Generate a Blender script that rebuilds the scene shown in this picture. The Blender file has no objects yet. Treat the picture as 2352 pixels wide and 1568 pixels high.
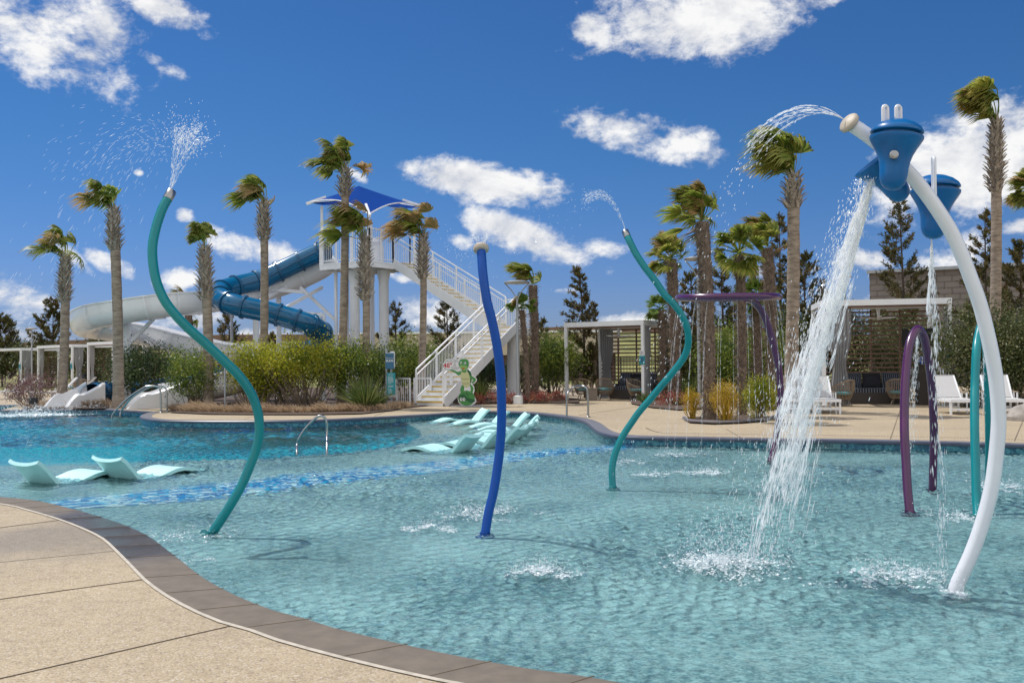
import bpy, math, random
import numpy as np
from mathutils import Vector, Matrix, Euler
from mathutils.geometry import tessellate_polygon
R = math.radians
random.seed(7)
RNG = np.random.default_rng(11)
SC = bpy.context.scene
COL = SC.collection

# ------------------------------------------------------------------ camera, sky, sun, exposure
FPX, HPX = 2250.0, 1.5                      # focal length in units of a 2352 wide picture, eye height
cam_d = bpy.data.cameras.new('camera')
cam_d.sensor_width = 36.0
cam_d.lens = 36.0 * FPX / 2352.0
cam_d.clip_start = 0.1
cam_d.clip_end = 6000.0
cam = bpy.data.objects.new('camera', cam_d)
COL.objects.link(cam)
CAM_M = Matrix.Rotation(R(90 + 1.171), 3, 'X') @ Matrix.Rotation(R(-0.6), 3, 'Z')
cam.matrix_world = Matrix.Translation((0, 0, HPX)) @ CAM_M.to_4x4()
SC.camera = cam

def ray(u, v):
    return (CAM_M @ Vector(((u - 1176) / FPX, -(v - 784) / FPX, -1.0))).normalized()
def G(u, v, z=0.0):
    d = ray(u, v); t = (z - HPX) / d.z
    return Vector((d.x * t, d.y * t, z))
def at(u, v, Y):
    d = ray(u, v); t = Y / d.y
    return Vector((d.x * t, Y, HPX + d.z * t))
def ppm(Y):
    return FPX / Y

SUN_EL, SUN_AZ = 60.0, math.degrees(math.atan2(0.80, 1.04))   # azimuth seen from above, left of the view axis and ahead
sun_vec = Vector((-1.04, 0.80, 0)).normalized() * math.cos(R(SUN_EL)) + Vector((0, 0, math.sin(R(SUN_EL))))
sl = bpy.data.lights.new('sun', 'SUN')
sl.energy = 3.75
sl.angle = R(0.5)
sl.color = (1.0, 0.965, 0.915)
sun = bpy.data.objects.new('sun', sl)
COL.objects.link(sun)
sun.rotation_euler = (-sun_vec).to_track_quat('-Z', 'Y').to_euler()

world = bpy.data.worlds.new('World')
SC.world = world
world.use_nodes = True

def build_sky():
    nt = world.node_tree
    N, L = nt.nodes, nt.links
    for n in list(N): N.remove(n)
    def nd(t, **kw):
        n = N.new(t)
        for k, v in kw.items(): setattr(n, k, v)
        return n
    def math_(op, a, b=None, c=None, clamp=False):
        n = nd('ShaderNodeMath', operation=op, use_clamp=clamp)
        for i, x in enumerate((a, b, c)):
            if x is None: continue
            if isinstance(x, (int, float)): n.inputs[i].default_value = x
            else: L.new(x, n.inputs[i])
        return n.outputs[0]
    sky = nd('ShaderNodeTexSky', sky_type='NISHITA')
    sky.sun_disc = False
    sky.sun_elevation = R(SUN_EL)
    sky.sun_rotation = math.atan2(sun_vec.x, sun_vec.y)
    sky.altitude = 0
    sky.air_density = 1.0
    sky.dust_density = 0.3
    sky.ozone_density = 3.0
    hs = nd('ShaderNodeHueSaturation')
    hs.inputs['Hue'].default_value = 0.50
    hs.inputs['Saturation'].default_value = 1.12
    hs.inputs['Value'].default_value = 0.95
    L.new(sky.outputs[0], hs.inputs['Color'])
    tint = nd('ShaderNodeMixRGB'); tint.blend_type = 'MULTIPLY'; tint.inputs[0].default_value = 1
    L.new(hs.outputs[0], tint.inputs[1])
    tc = nd('ShaderNodeTexCoord')
    D = tc.outputs['Generated']
    sepz = nd('ShaderNodeSeparateXYZ'); L.new(D, sepz.inputs[0])
    lowr = nd('ShaderNodeMapRange', interpolation_type='SMOOTHSTEP'); L.new(sepz.outputs['Z'], lowr.inputs[0])
    lowr.inputs['From Min'].default_value = 0.0; lowr.inputs['From Max'].default_value = 0.24
    tcol = nd('ShaderNodeMixRGB'); L.new(lowr.outputs[0], tcol.inputs[0])
    tcol.inputs[1].default_value = (.40, .50, .92, 1); tcol.inputs[2].default_value = (.305, .56, .84, 1)   # polarised, deep blue air
    L.new(tcol.outputs[0], tint.inputs[2])
    def dot(v, vec):
        n = nd('ShaderNodeVectorMath', operation='DOT_PRODUCT')
        L.new(v, n.inputs[0]); n.inputs[1].default_value = vec
        return n.outputs['Value']
    # each cloud: direction, half width, half height, tilt
    clouds = [(95, 60, 215, 105, -22, 1.0), (205, 150, 85, 60, -38, 1.0), (385, 22, 85, 38, -22, .9), (352, 140, 75, 22, -24, .62), (1625, 45, 245, 92, 6, 1.0),
              (1370, 72, 55, 40, -20, .75), (1890, 0, 70, 26, 10, .8), (1490, 312, 160, 48, -13, 1.08), (1130, 422, 195, 44, -8, 1.05), (990, 398, 80, 26, -12, .8),
              (1215, 548, 165, 44, -20, 1.05), (1385, 570, 70, 26, 0, .8), (590, 572, 120, 36, -14, .95), (250, 605, 62, 20, -22, .85), (415, 640, 60, 28, 10, .9),
              (45, 690, 105, 48, -20, .95), (425, 497, 22, 19, 0, .8), (165, 588, 48, 22, -40, .65), (2210, 380, 190, 105, 20, 1.05), (2330, 270, 60, 50, 0, .75),
              (1975, 600, 75, 26, -10, .8), (2200, 585, 90, 45, 20, .9), (990, 715, 90, 48, -12, .85), (1745, 625, 70, 18, 0, .8), (820, 402, 40, 14, -35, .55),
              (60, 760, 130, 26, -12, .7), (2340, 520, 45, 18, 10, .7), (450, 735, 110, 28, 8, .7), (600, 770, 160, 22, 0, .5), (1300, 668, 40, 12, 0, .6),
              (930, 640, 42, 14, -20, .6), (318, 397, 12, 9, 0, .7), (1500, 740, 160, 26, 0, .6), (2050, 700, 120, 40, 0, .6), (1060, 555, 40, 20, -20, .6)]
    mx = None
    for (u, v, hw, hh, rot, st) in clouds:
        c = ray(u, v)
        right = Vector((0, 0, 1)).cross(c).normalized() * -1
        up = right.cross(c).normalized()
        if up.z < 0: up = -up
        a = R(rot)
        e1 = right * math.cos(a) + up * math.sin(a)
        e2 = -right * math.sin(a) + up * math.cos(a)
        x = dot(D, e1 * (FPX / hw)); y = dot(D, e2 * (FPX / hh))
        r2 = math_('MULTIPLY_ADD', y, y, math_('MULTIPLY', x, x))
        f = math_('MULTIPLY_ADD', r2, -0.62 , st * 0.72)
        mx = f if mx is None else math_('MAXIMUM', mx, f)
    sep = nd('ShaderNodeSeparateXYZ'); L.new(D, sep.inputs[0])
    front = math_('GREATER_THAN', sep.outputs['Y'], 0.05)
    mx = math_('MULTIPLY_ADD', math_('SUBTRACT', front, 1.0), 3.0, math_('MAXIMUM', mx, -1.0))
    def noise(vec, scale, detail, rough, dist=0.0):
        n = nd('ShaderNodeTexNoise')
        n.inputs['Scale'].default_value = scale; n.inputs['Detail'].default_value = detail
        n.inputs['Roughness'].default_value = rough; n.inputs['Distortion'].default_value = dist
        L.new(vec, n.inputs['Vector']); return n.outputs[0]
    # added near-overcast cloud behind the view, unseen, as white fill on camera-facing sides
    back = math_('MULTIPLY', math_('SUBTRACT', 1.0, front), math_('MULTIPLY_ADD', noise(D, 2.2, 2, .5), 3.2, -.75))
    mx = math_('MAXIMUM', mx, math_('ADD', back, math_('MULTIPLY', front, -1.0)))
    mp = nd('ShaderNodeMapping'); L.new(D, mp.inputs[0]); mp.inputs['Scale'].default_value = (1, 1, 1.5)
    DV = mp.outputs[0]
    n1 = noise(DV, 11, 12, .63, .35)
    n2 = noise(DV, 42, 8, .62, .2)
    nn = math_('ADD', math_('MULTIPLY_ADD', n1, 2.5, -1.25), math_('ADD', math_('MULTIPLY_ADD', n2, 1.5, -0.75), math_('MULTIPLY_ADD', noise(DV, 130, 5, .6, .2), .45, -.225)))
    dens = math_('ADD', mx, nn)
    mr = nd('ShaderNodeMapRange', interpolation_type='SMOOTHSTEP'); L.new(dens, mr.inputs[0])
    mr.inputs['From Min'].default_value = -0.04; mr.inputs['From Max'].default_value = 0.78
    # self shading: density a little towards the sun against density here
    ad = nd('ShaderNodeVectorMath', operation='ADD'); L.new(DV, ad.inputs[0]); ad.inputs[1].default_value = (-0.010, 0, 0.030)
    n3 = noise(ad.outputs[0], 11, 6, .58, .35)
    sh = math_('MULTIPLY_ADD', math_('SUBTRACT', n1, n3), 2.2, 0.80)
    thick = math_('MULTIPLY', math_('SUBTRACT', mx, 0.40), -0.25)
    n4 = noise(DV, 6, 3, .5)
    sh = math_('ADD', sh, math_('ADD', math_('MINIMUM', thick, 0.0), math_('MULTIPLY_ADD', n4, 0.5, -0.2)))
    cl = nd('ShaderNodeMapRange'); L.new(sh, cl.inputs[0])
    cl.inputs['From Min'].default_value = 0.45; cl.inputs['From Max'].default_value = 0.95
    ccol = nd('ShaderNodeMixRGB'); L.new(cl.outputs[0], ccol.inputs[0])
    K = CLOUD_K
    ccol.inputs[1].default_value = (0.66 * K, 0.69 * K, 0.76 * K, 1); ccol.inputs[2].default_value = (1.0 * K, 1.0 * K, 1.0 * K, 1)
    kb = math_('MULTIPLY_ADD', math_('SUBTRACT', 1.0, front), .25, 1.0)      # added gain on the unseen rear cloud, strengthens the fill
    vs = nd('ShaderNodeVectorMath', operation='SCALE'); L.new(ccol.outputs[0], vs.inputs[0]); L.new(kb, vs.inputs['Scale'])
    mix = nd('ShaderNodeMixRGB')
    L.new(mr.outputs[0], mix.inputs[0]); L.new(tint.outputs[0], mix.inputs[1]); L.new(vs.outputs[0], mix.inputs[2])
    bg = nd('ShaderNodeBackground'); bg.inputs['Strength'].default_value = SKY_S
    L.new(mix.outputs[0], bg.inputs['Color'])
    out = nd('ShaderNodeOutputWorld'); L.new(bg.outputs[0], out.inputs['Surface'])
SKY_S = 0.10
CLOUD_K = 0.95 / SKY_S
build_sky()
SC.view_settings.view_transform = 'Standard'
SC.view_settings.look = 'None'
SC.view_settings.exposure = 0.0
SC.view_settings.gamma = 1.0
try:
    SC.cycles.max_bounces = 10; SC.cycles.transparent_max_bounces = 24
    SC.cycles.caustics_reflective = False; SC.cycles.caustics_refractive = True
    SC.cycles.sample_clamp_indirect = 4.0
    SC.cycles.use_denoising = True
except Exception: pass

# ------------------------------------------------------------------ objects, parts, labels
def tag(o, label=None, cat=None, group=None, kind=None):
    if label: o['label'] = label
    if cat: o['category'] = cat
    if group: o['group'] = group
    if kind: o['kind'] = kind
    return o
def thing(name, label, cat, loc=(0, 0, 0), rz=0.0, group=None):
    o = bpy.data.objects.new(name, None)
    o.empty_display_size = 0.2
    COL.objects.link(o); o.location = loc; o.rotation_euler = (0, 0, rz)
    return tag(o, label, cat, group)
def wloc(o):
    v = Vector((0, 0, 0))
    while o is not None:
        v += o.location; o = o.parent
    return v
def kids(o):
    return list(o.children)
def copy_tree(o, parent=None):
    c = o.copy(); COL.objects.link(c)
    if parent is not None: c.parent = parent
    for ch in kids(o): copy_tree(ch, c)
    return c

class MB:
    """collects faces of ONE mesh"""
    def __init__(s): s.v = []; s.f = []
    def add(s, vs, fs):
        b = len(s.v); s.v += [tuple(p) for p in vs]; s.f += [tuple(i + b for i in f) for f in fs]; return s
    def box(s, c, d, M=None):
        x, y, z = d[0] / 2, d[1] / 2, d[2] / 2
        vs = [Vector((a * x, b * y, e * z)) for a in (-1, 1) for b in (-1, 1) for e in (-1, 1)]
        if M is not None: vs = [M @ p for p in vs]
        c = Vector(c)
        return s.add([p + c for p in vs], [(0, 1, 3, 2), (4, 6, 7, 5), (0, 4, 5, 1), (2, 3, 7, 6), (0, 2, 6, 4), (1, 5, 7, 3)])
    def bar(s, p0, p1, w, h, up=(0, 0, 1)):
        p0, p1 = Vector(p0), Vector(p1); d = p1 - p0; L = d.length
        if L < 1e-6: return s
        d /= L; upv = Vector(up)
        if abs(d.dot(upv)) > 0.98: upv = Vector((0, 1, 0))
        a = d.cross(upv).normalized(); b = a.cross(d)
        M = Matrix((a, d, b)).transposed()
        return s.box((p0 + p1) / 2, (w, L, h), M)
    def tube(s, pts, r, n=10, cap=True, closed=False):
        pts = [Vector(p) for p in pts]; m = len(pts)
        rs = r if isinstance(r, (list, tuple)) else [r] * m
        T = []
        for i in range(m):
            if closed: t = pts[(i + 1) % m] - pts[i - 1]
            else: t = pts[min(i + 1, m - 1)] - pts[max(i - 1, 0)]
            T.append(t.normalized())
        ref = Vector((0, 0, 1)) if abs(T[0].z) < 0.9 else Vector((0, 1, 0))
        a = T[0].cross(ref).normalized(); vs = []
        for i in range(m):
            a = (a - T[i] * a.dot(T[i])).normalized(); b = T[i].cross(a)
            for k in range(n):
                q = 2 * math.pi * k / n
                vs.append(pts[i] + (a * math.cos(q) + b * math.sin(q)) * rs[i])
        fs = []
        for i in range(m if closed else m - 1):
            j = (i + 1) % m
            for k in range(n):
                k2 = (k + 1) % n
                fs.append((i * n + k, i * n + k2, j * n + k2, j * n + k))
        if cap and not closed:
            fs.append(tuple(range(n - 1, -1, -1))); fs.append(tuple((m - 1) * n + k for k in range(n)))
        return s.add(vs, fs)
    def lathe(s, prof, c, n=24, axis=(0, 0, 1), cap=True):
        ax = Vector(axis).normalized(); ref = Vector((1, 0, 0)) if abs(ax.x) < 0.9 else Vector((0, 1, 0))
        a = ax.cross(ref).normalized(); b = ax.cross(a); c = Vector(c); vs = []; fs = []
        for (r, h) in prof:
            for k in range(n):
                q = 2 * math.pi * k / n
                vs.append(c + ax * h + (a * math.cos(q) + b * math.sin(q)) * r)
        for i in range(len(prof) - 1):
            for k in range(n):
                k2 = (k + 1) % n
                fs.append((i * n + k, i * n + k2, (i + 1) * n + k2, (i + 1) * n + k))
        if cap:
            fs.append(tuple(range(n - 1, -1, -1))); fs.append(tuple((len(prof) - 1) * n + k for k in range(n)))
        return s.add(vs, fs)
    def grid(s, rows, closed=False):
        m, n = len(rows), len(rows[0]); vs = [p for r in rows for p in r]; fs = []
        for i in range(m - 1):
            for k in range(n if closed else n - 1):
                k2 = (k + 1) % n
                fs.append((i * n + k, i * n + k2, (i + 1) * n + k2, (i + 1) * n + k))
        return s.add(vs, fs)
    def prism(s, poly, M, t):
        """flat outline (x,y) given thickness t along local z, placed by M"""
        n = len(poly)
        vs = [M @ Vector((x, y, 0)) for x, y in poly] + [M @ Vector((x, y, t)) for x, y in poly]
        tri = tessellate_polygon([[Vector((x, y, 0)) for x, y in poly]])
        fs = [tuple(reversed(q)) for q in tri] + [tuple(i + n for i in q) for q in tri]
        fs += [(i, (i + 1) % n, n + (i + 1) % n, n + i) for i in range(n)]
        return s.add(vs, fs)
    def build(s, name, m, parent=None, smooth=False, label=None):
        me = bpy.data.meshes.new(name)
        off = wloc(parent) if parent is not None else Vector((0, 0, 0))
        me.from_pydata([(p[0] - off.x, p[1] - off.y, p[2] - off.z) for p in s.v], [], s.f)
        return link_mesh(name, me, m, parent, smooth, label)
def link_mesh(name, me, m, parent=None, smooth=False, label=None):
    if m is not None: me.materials.append(m)
    if smooth:
        me.polygons.foreach_set('use_smooth', [True] * len(me.polygons))
        try: me.set_sharp_from_angle(angle=R(40))
        except Exception: pass
    me.update()
    o = bpy.data.objects.new(name, me); COL.objects.link(o)
    if parent is not None: o.parent = parent
    if label: o['label'] = label
    return o
def npmesh(name, V, F, m, parent=None, smooth=False, off=None, tip=None):
    """V (n,3) and F (k,c) numpy arrays"""
    V = np.asarray(V, dtype=np.float32).reshape(-1, 3)
    if off is None and parent is not None: off = np.array(wloc(parent), dtype=np.float32)
    if off is not None: V = V - np.asarray(off, dtype=np.float32)
    F = np.asarray(F, dtype=np.int32); k, c = F.shape
    me = bpy.data.meshes.new(name)
    me.vertices.add(len(V)); me.vertices.foreach_set('co', V.ravel())
    me.loops.add(k * c); me.loops.foreach_set('vertex_index', F.ravel())
    me.polygons.add(k); me.polygons.foreach_set('loop_start', np.arange(0, k * c, c, dtype=np.int32))
    try: me.polygons.foreach_set('loop_total', np.full(k, c, dtype=np.int32))
    except Exception: pass
    if tip is not None:
        at_ = me.attributes.new('tip', 'FLOAT', 'POINT'); at_.data.foreach_set('value', np.asarray(tip, dtype=np.float32))
    me.update(calc_edges=True)
    me.validate()
    return link_mesh(name, me, m, parent, smooth)
def catmull(pts, n=8):
    P = [Vector(p) for p in pts]; out = []
    for i in range(len(P) - 1):
        p0 = P[i - 1] if i else P[0] * 2 - P[1]
        p1, p2 = P[i], P[i + 1]
        p3 = P[i + 2] if i + 2 < len(P) else P[-1] * 2 - P[-2]
        for k in range(n):
            t = k / n
            out.append(0.5 * ((2 * p1) + (p2 - p0) * t + (2 * p0 - 5 * p1 + 4 * p2 - p3) * t * t + (3 * p1 - p0 - 3 * p2 + p3) * t ** 3))
    out.append(P[-1]); return out
def text_mesh(txt, size, M, m, parent, name='lettering', depth=0.002, align='CENTER', bold=0.0):
    cu = bpy.data.curves.new('lettering', 'FONT'); cu.body = txt; cu.size = size; cu.extrude = depth; cu.offset = bold
    cu.align_x = align; cu.align_y = 'CENTER'; cu.space_line = 0.9
    o = bpy.data.objects.new('lettering', cu); COL.objects.link(o)
    dg = bpy.context.evaluated_depsgraph_get()
    me = bpy.data.meshes.new_from_object(o.evaluated_get(dg))
    bpy.data.objects.remove(o); bpy.data.curves.remove(cu)
    me.transform(M)
    off = wloc(parent) if parent is not None else Vector((0, 0, 0))
    me.transform(Matrix.Translation(-off))
    me.materials.clear()
    return link_mesh(name, me, m, parent)

# ------------------------------------------------------------------ materials
def mat(name, col, rough=0.5, spec=0.5, metal=0.0, var=0.0, vscale=3.0, bump=0.0, bscale=40.0, coat=0.0, detail=6, stretch=None, trans=0.0, island=0.0, col2=None):
    m = bpy.data.materials.new(name); m.use_nodes = True
    nt = m.node_tree; N, L = nt.nodes, nt.links
    b = N['Principled BSDF']
    b.inputs['Base Color'].default_value = (*col, 1); b.inputs['Roughness'].default_value = rough
    b.inputs['Metallic'].default_value = metal; b.inputs['Specular IOR Level'].default_value = spec
    b.inputs['Coat Weight'].default_value = coat; b.inputs['Coat Roughness'].default_value = 0.08
    tc = N.new('ShaderNodeTexCoord'); vec = tc.outputs['Object']
    if stretch:
        mp = N.new('ShaderNodeMapping'); mp.inputs['Scale'].default_value = stretch; L.new(vec, mp.inputs[0]); vec = mp.outputs[0]
    cout = None
    if var > 0 or col2:
        n = N.new('ShaderNodeTexNoise'); n.inputs['Scale'].default_value = vscale; n.inputs['Detail'].default_value = detail
        n.inputs['Roughness'].default_value = 0.62; L.new(vec, n.inputs['Vector'])
        r = N.new('ShaderNodeValToRGB'); L.new(n.outputs[0], r.inputs[0])
        r.color_ramp.elements[0].position = 0.32; r.color_ramp.elements[1].position = 0.68
        lo = [c * (1 - var) for c in col]; hi = [min(1, c * (1 + var)) for c in (col2 or col)]
        r.color_ramp.elements[0].color = (*lo, 1); r.color_ramp.elements[1].color = (*hi, 1)
        cout = r.outputs[0]
    if island > 0:
        g = N.new('ShaderNodeNewGeometry'); h = N.new('ShaderNodeMapRange'); L.new(g.outputs['Random Per Island'], h.inputs[0])
        h.inputs['To Min'].default_value = 1 - island; h.inputs['To Max'].default_value = 1 + island
        mu = N.new('ShaderNodeMixRGB'); mu.blend_type = 'MULTIPLY'; mu.inputs[0].default_value = 1
        if cout is not None: L.new(cout, mu.inputs[1])
        else: mu.inputs[1].default_value = (*col, 1)
        L.new(h.outputs[0], mu.inputs[2]); cout = mu.outputs[0]
    if cout is not None: L.new(cout, b.inputs['Base Color'])
    if bump > 0:
        n2 = N.new('ShaderNodeTexNoise'); n2.inputs['Scale'].default_value = bscale; n2.inputs['Detail'].default_value = 5; L.new(vec, n2.inputs['Vector'])
        bp = N.new('ShaderNodeBump'); bp.inputs['Strength'].default_value = bump; bp.inputs['Distance'].default_value = 0.02
        L.new(n2.outputs[0], bp.inputs['Height']); L.new(bp.outputs[0], b.inputs['Normal'])
    if trans > 0:
        tr = N.new('ShaderNodeBsdfTranslucent'); mx = N.new('ShaderNodeMixShader'); mx.inputs[0].default_value = trans
        if cout is not None: L.new(cout, tr.inputs['Color'])
        else: tr.inputs['Color'].default_value = (*col, 1)
        L.new(b.outputs[0], mx.inputs[1]); L.new(tr.outputs[0], mx.inputs[2]); L.new(mx.outputs[0], N['Material Output'].inputs['Surface'])
    return m
def leaf_mat(name, cols, trans=0.3, rough=0.45, tipcol=None, clump=1.2):
    """leaf colours spread per leaf (island) and per clump; optional wind-burnt tips from the 'tip' attribute"""
    m = bpy.data.materials.new(name); m.use_nodes = True
    nt = m.node_tree; N, L = nt.nodes, nt.links
    b = N['Principled BSDF']; b.inputs['Roughness'].default_value = rough; b.inputs['Specular IOR Level'].default_value = 0.35
    g = N.new('ShaderNodeNewGeometry'); tc = N.new('ShaderNodeTexCoord')
    n = N.new('ShaderNodeTexNoise'); n.inputs['Scale'].default_value = clump; n.inputs['Detail'].default_value = 3; L.new(tc.outputs['Object'], n.inputs['Vector'])
    a = N.new('ShaderNodeMath'); a.operation = 'MULTIPLY_ADD'; a.inputs[1].default_value = 2.0; a.inputs[2].default_value = -1.0; L.new(n.outputs[0], a.inputs[0])
    ad = N.new('ShaderNodeMath'); ad.operation = 'ADD'; L.new(a.outputs[0], ad.inputs[0]); L.new(g.outputs['Random Per Island'], ad.inputs[1])
    r = N.new('ShaderNodeValToRGB'); L.new(ad.outputs[0], r.inputs[0])
    e = r.color_ramp.elements
    while len(e) < len(cols): e.new(0.5)
    for i, c in enumerate(cols):
        e[i].position = i / max(1, len(cols) - 1); e[i].color = (*c, 1)
    c = r.outputs[0]
    if tipcol:
        t = N.new('ShaderNodeAttribute'); t.attribute_name = 'tip'
        mx = N.new('ShaderNodeMixRGB'); L.new(t.outputs['Fac'], mx.inputs[0]); L.new(c, mx.inputs[1]); mx.inputs[2].default_value = (*tipcol, 1); c = mx.outputs[0]
    L.new(c, b.inputs['Base Color'])
    tr = N.new('ShaderNodeBsdfTranslucent'); L.new(c, tr.inputs['Color'])
    ms = N.new('ShaderNodeMixShader'); ms.inputs[0].default_value = trans
    L.new(b.outputs[0], ms.inputs[1]); L.new(tr.outputs[0], ms.inputs[2]); L.new(ms.outputs[0], N['Material Output'].inputs['Surface'])
    return m
M = {}
M['white'] = mat('white_powder_coat', (.82, .83, .85), .38, var=.05, vscale=2)
M['white_slide'] = mat('white_gelcoat', (.82, .82, .83), .25, coat=.35, var=.035, vscale=1.2)
M['white_pole'] = mat('white_paint', (.74, .75, .79), .3, coat=.3, var=.04, vscale=3)
M['teal'] = mat('teal_gelcoat', (.001, .215, .235), .32, spec=.35, coat=.18, var=.10, vscale=4, stretch=(1, 1, .3))
M['blue_pole'] = mat('blue_gelcoat', (.001, .07, .36), .35, spec=.3, coat=.12, var=.12, vscale=4, stretch=(1, 1, .3))
M['bucket'] = mat('bucket_blue', (.002, .115, .34), .34, spec=.35, coat=.15, var=.12, vscale=5)
M['blue_slide'] = mat('blue_slide_gelcoat', (.002, .115, .25), .2, spec=.4, coat=.3, var=.10, vscale=1.0)
M['blue_slide_dark'] = mat('blue_slide_flange', (.003, .085, .19), .35, var=.1)
M['purple'] = mat('purple_gelcoat', (.075, .010, .068), .25, coat=.4, var=.12, vscale=5)
M['beige'] = mat('beige_plastic', (.46, .40, .32), .55, var=.08, vscale=12)
M['steel'] = mat('brushed_steel', (.36, .355, .345), .3, metal=1.0, var=.1, vscale=30)
M['galv'] = mat('grey_metal', (.36, .38, .40), .45, metal=.6, var=.08)
M['canopy'] = mat('blue_shade_cloth', (.003, .052, .29), .9, spec=.08, trans=.2, var=.06, vscale=3)
M['yellow'] = mat('yellow_nosing', (.62, .42, .06), .6, var=.15, vscale=9)
M['curtain'] = mat('grey_curtain', (.40, .40, .41), .9, trans=.2, var=.06, vscale=6)
M['slat'] = mat('brown_slat', (.21, .125, .088), .6, var=.2, vscale=6)
M['dark_wicker'] = mat('dark_wicker', (.055, .047, .043), .7, var=.3, vscale=60, bump=.4, bscale=90)
M['tan_wicker'] = mat('tan_wicker', (.30, .22, .15), .65, var=.25, vscale=40)
M['taupe'] = mat('taupe_resin', (.25, .20, .16), .7, var=.12, vscale=10)
M['aqua_cushion'] = mat('aqua_cushion', (.10, .42, .48), .85, var=.05)
M['sling'] = mat('white_sling', (.62, .61, .60), .8, var=.05, vscale=30, trans=.15)
M['lounger'] = mat('aqua_resin', (.48, .80, .79), .45, var=.04, vscale=2)
M['black_metal'] = mat('black_metal', (.012, .012, .013), .5)
M['sign_blue'] = mat('sign_blue', (.035, .14, .25), .5, var=.05)
M['sign_teal'] = mat('sign_teal', (.01, .27, .31), .5, var=.05)
M['sign_white'] = mat('sign_white', (.72, .72, .72), .5)
M['letter_white'] = mat('white_lettering', (.78, .78, .78), .6)
M['letter_dark'] = mat('dark_lettering', (.02, .03, .05), .6)
M['letter_red'] = mat('red_lettering', (.50, .03, .03), .6)
M['bulb'] = mat('lamp_diffuser', (.55, .54, .5), .5)
# ------------------------------------------------------------------ the setting: pool outline, deck, coping, water, hills
WZ = -0.17                                   # water level; deck top is z = 0
near_px = [(0, 1142), (89, 1151.5), (140, 1163), (208, 1181), (267, 1200.5), (327, 1225.7), (371, 1257), (415.7, 1292.5), (451, 1320.7), (516.7, 1359), (611.7, 1399.4), (673.7, 1414), (748, 1439), (937.5, 1485), (1167.7, 1530.8), (1408.7, 1566.3)]
inner_px = [(0, 1159.8), (68, 1172), (148.5, 1196), (193, 1212), (237.5, 1234.6), (261, 1260), (282, 1286.6), (306, 1310), (341.5, 1337), (401, 1378.6), (504.8, 1426), (594, 1457), (639.6, 1469.8), (834, 1522), (1035.7, 1568)]
near = [G(u, v) for u, v in near_px]
inner = [G(u, v) for u, v in inner_px]
ext_l = [Vector((-30, 34, 0)), Vector((-26, 25, 0)), Vector((-16, 17.5, 0)), Vector((-10, 13.4, 0))]
ext_r = [Vector((1.1, 4.15, 0)), Vector((2.2, 3.75, 0)), Vector((4, 3.0, 0)), Vector((7, 2.4, 0)), Vector((12, 2.6, 0)), Vector((16, 5, 0)), Vector((18.5, 10, 0)), Vector((17, 15, 0))]
near_line = catmull(ext_l + near + ext_r, 6)
far_px = [(2352, 1021.7), (2200, 1016.5), (2021, 1012.5), (1923, 1010.5), (1797, 1009), (1680, 1007), (1592, 1005.5), (1500, 1004), (1440, 1002), (1400, 998), (1375, 991), (1362, 982), (1350, 972), (1330, 963.5), (1304, 958), (1248, 950.5), (1199, 946.5), (1131, 944.5), (1053, 947.5), (955, 953.5), (857, 958.5), (780, 962.5), (700, 965), (600, 966.5), (497, 966.6), (420, 966), (366, 964.6), (335, 961.5), (323, 957.5), (328, 952), (345, 947)]
far = [G(u, v) for u, v in far_px]
far_line = catmull(far, 5)
far_left = [G(318, 944.5), G(245, 940), G(165, 940), G(93, 939.6), G(2.6, 942), G(0, 938) + Vector((-1, 3.5, 0)), Vector((-30, 39, 0))]
pool = near_line + far_line + far_left
pool = [p for i, p in enumerate(pool) if (p - pool[i - 1]).length > 1e-3]

def sheet(name, outer, holes, z, m, kind='structure', label=None, cat=None):
    loops = [[Vector((p.x, p.y, z)) for p in outer]] + [[Vector((p.x, p.y, z)) for p in h] for h in holes]
    tri = tessellate_polygon(loops)
    vs = [v for l in loops for v in l]
    fs = []
    for t in tri:
        a, b, c = (vs[i] for i in t)
        fs.append(t if (b - a).cross(c - a).z > 0 else (t[0], t[2], t[1]))
    mb = MB(); mb.add(vs, fs)
    o = mb.build(name, m); tag(o, label, cat, kind=kind); return o
def rect(x0, y0, x1, y1):
    return [Vector((x0, y0, 0)), Vector((x1, y0, 0)), Vector((x1, y1, 0)), Vector((x0, y1, 0))]

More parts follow.
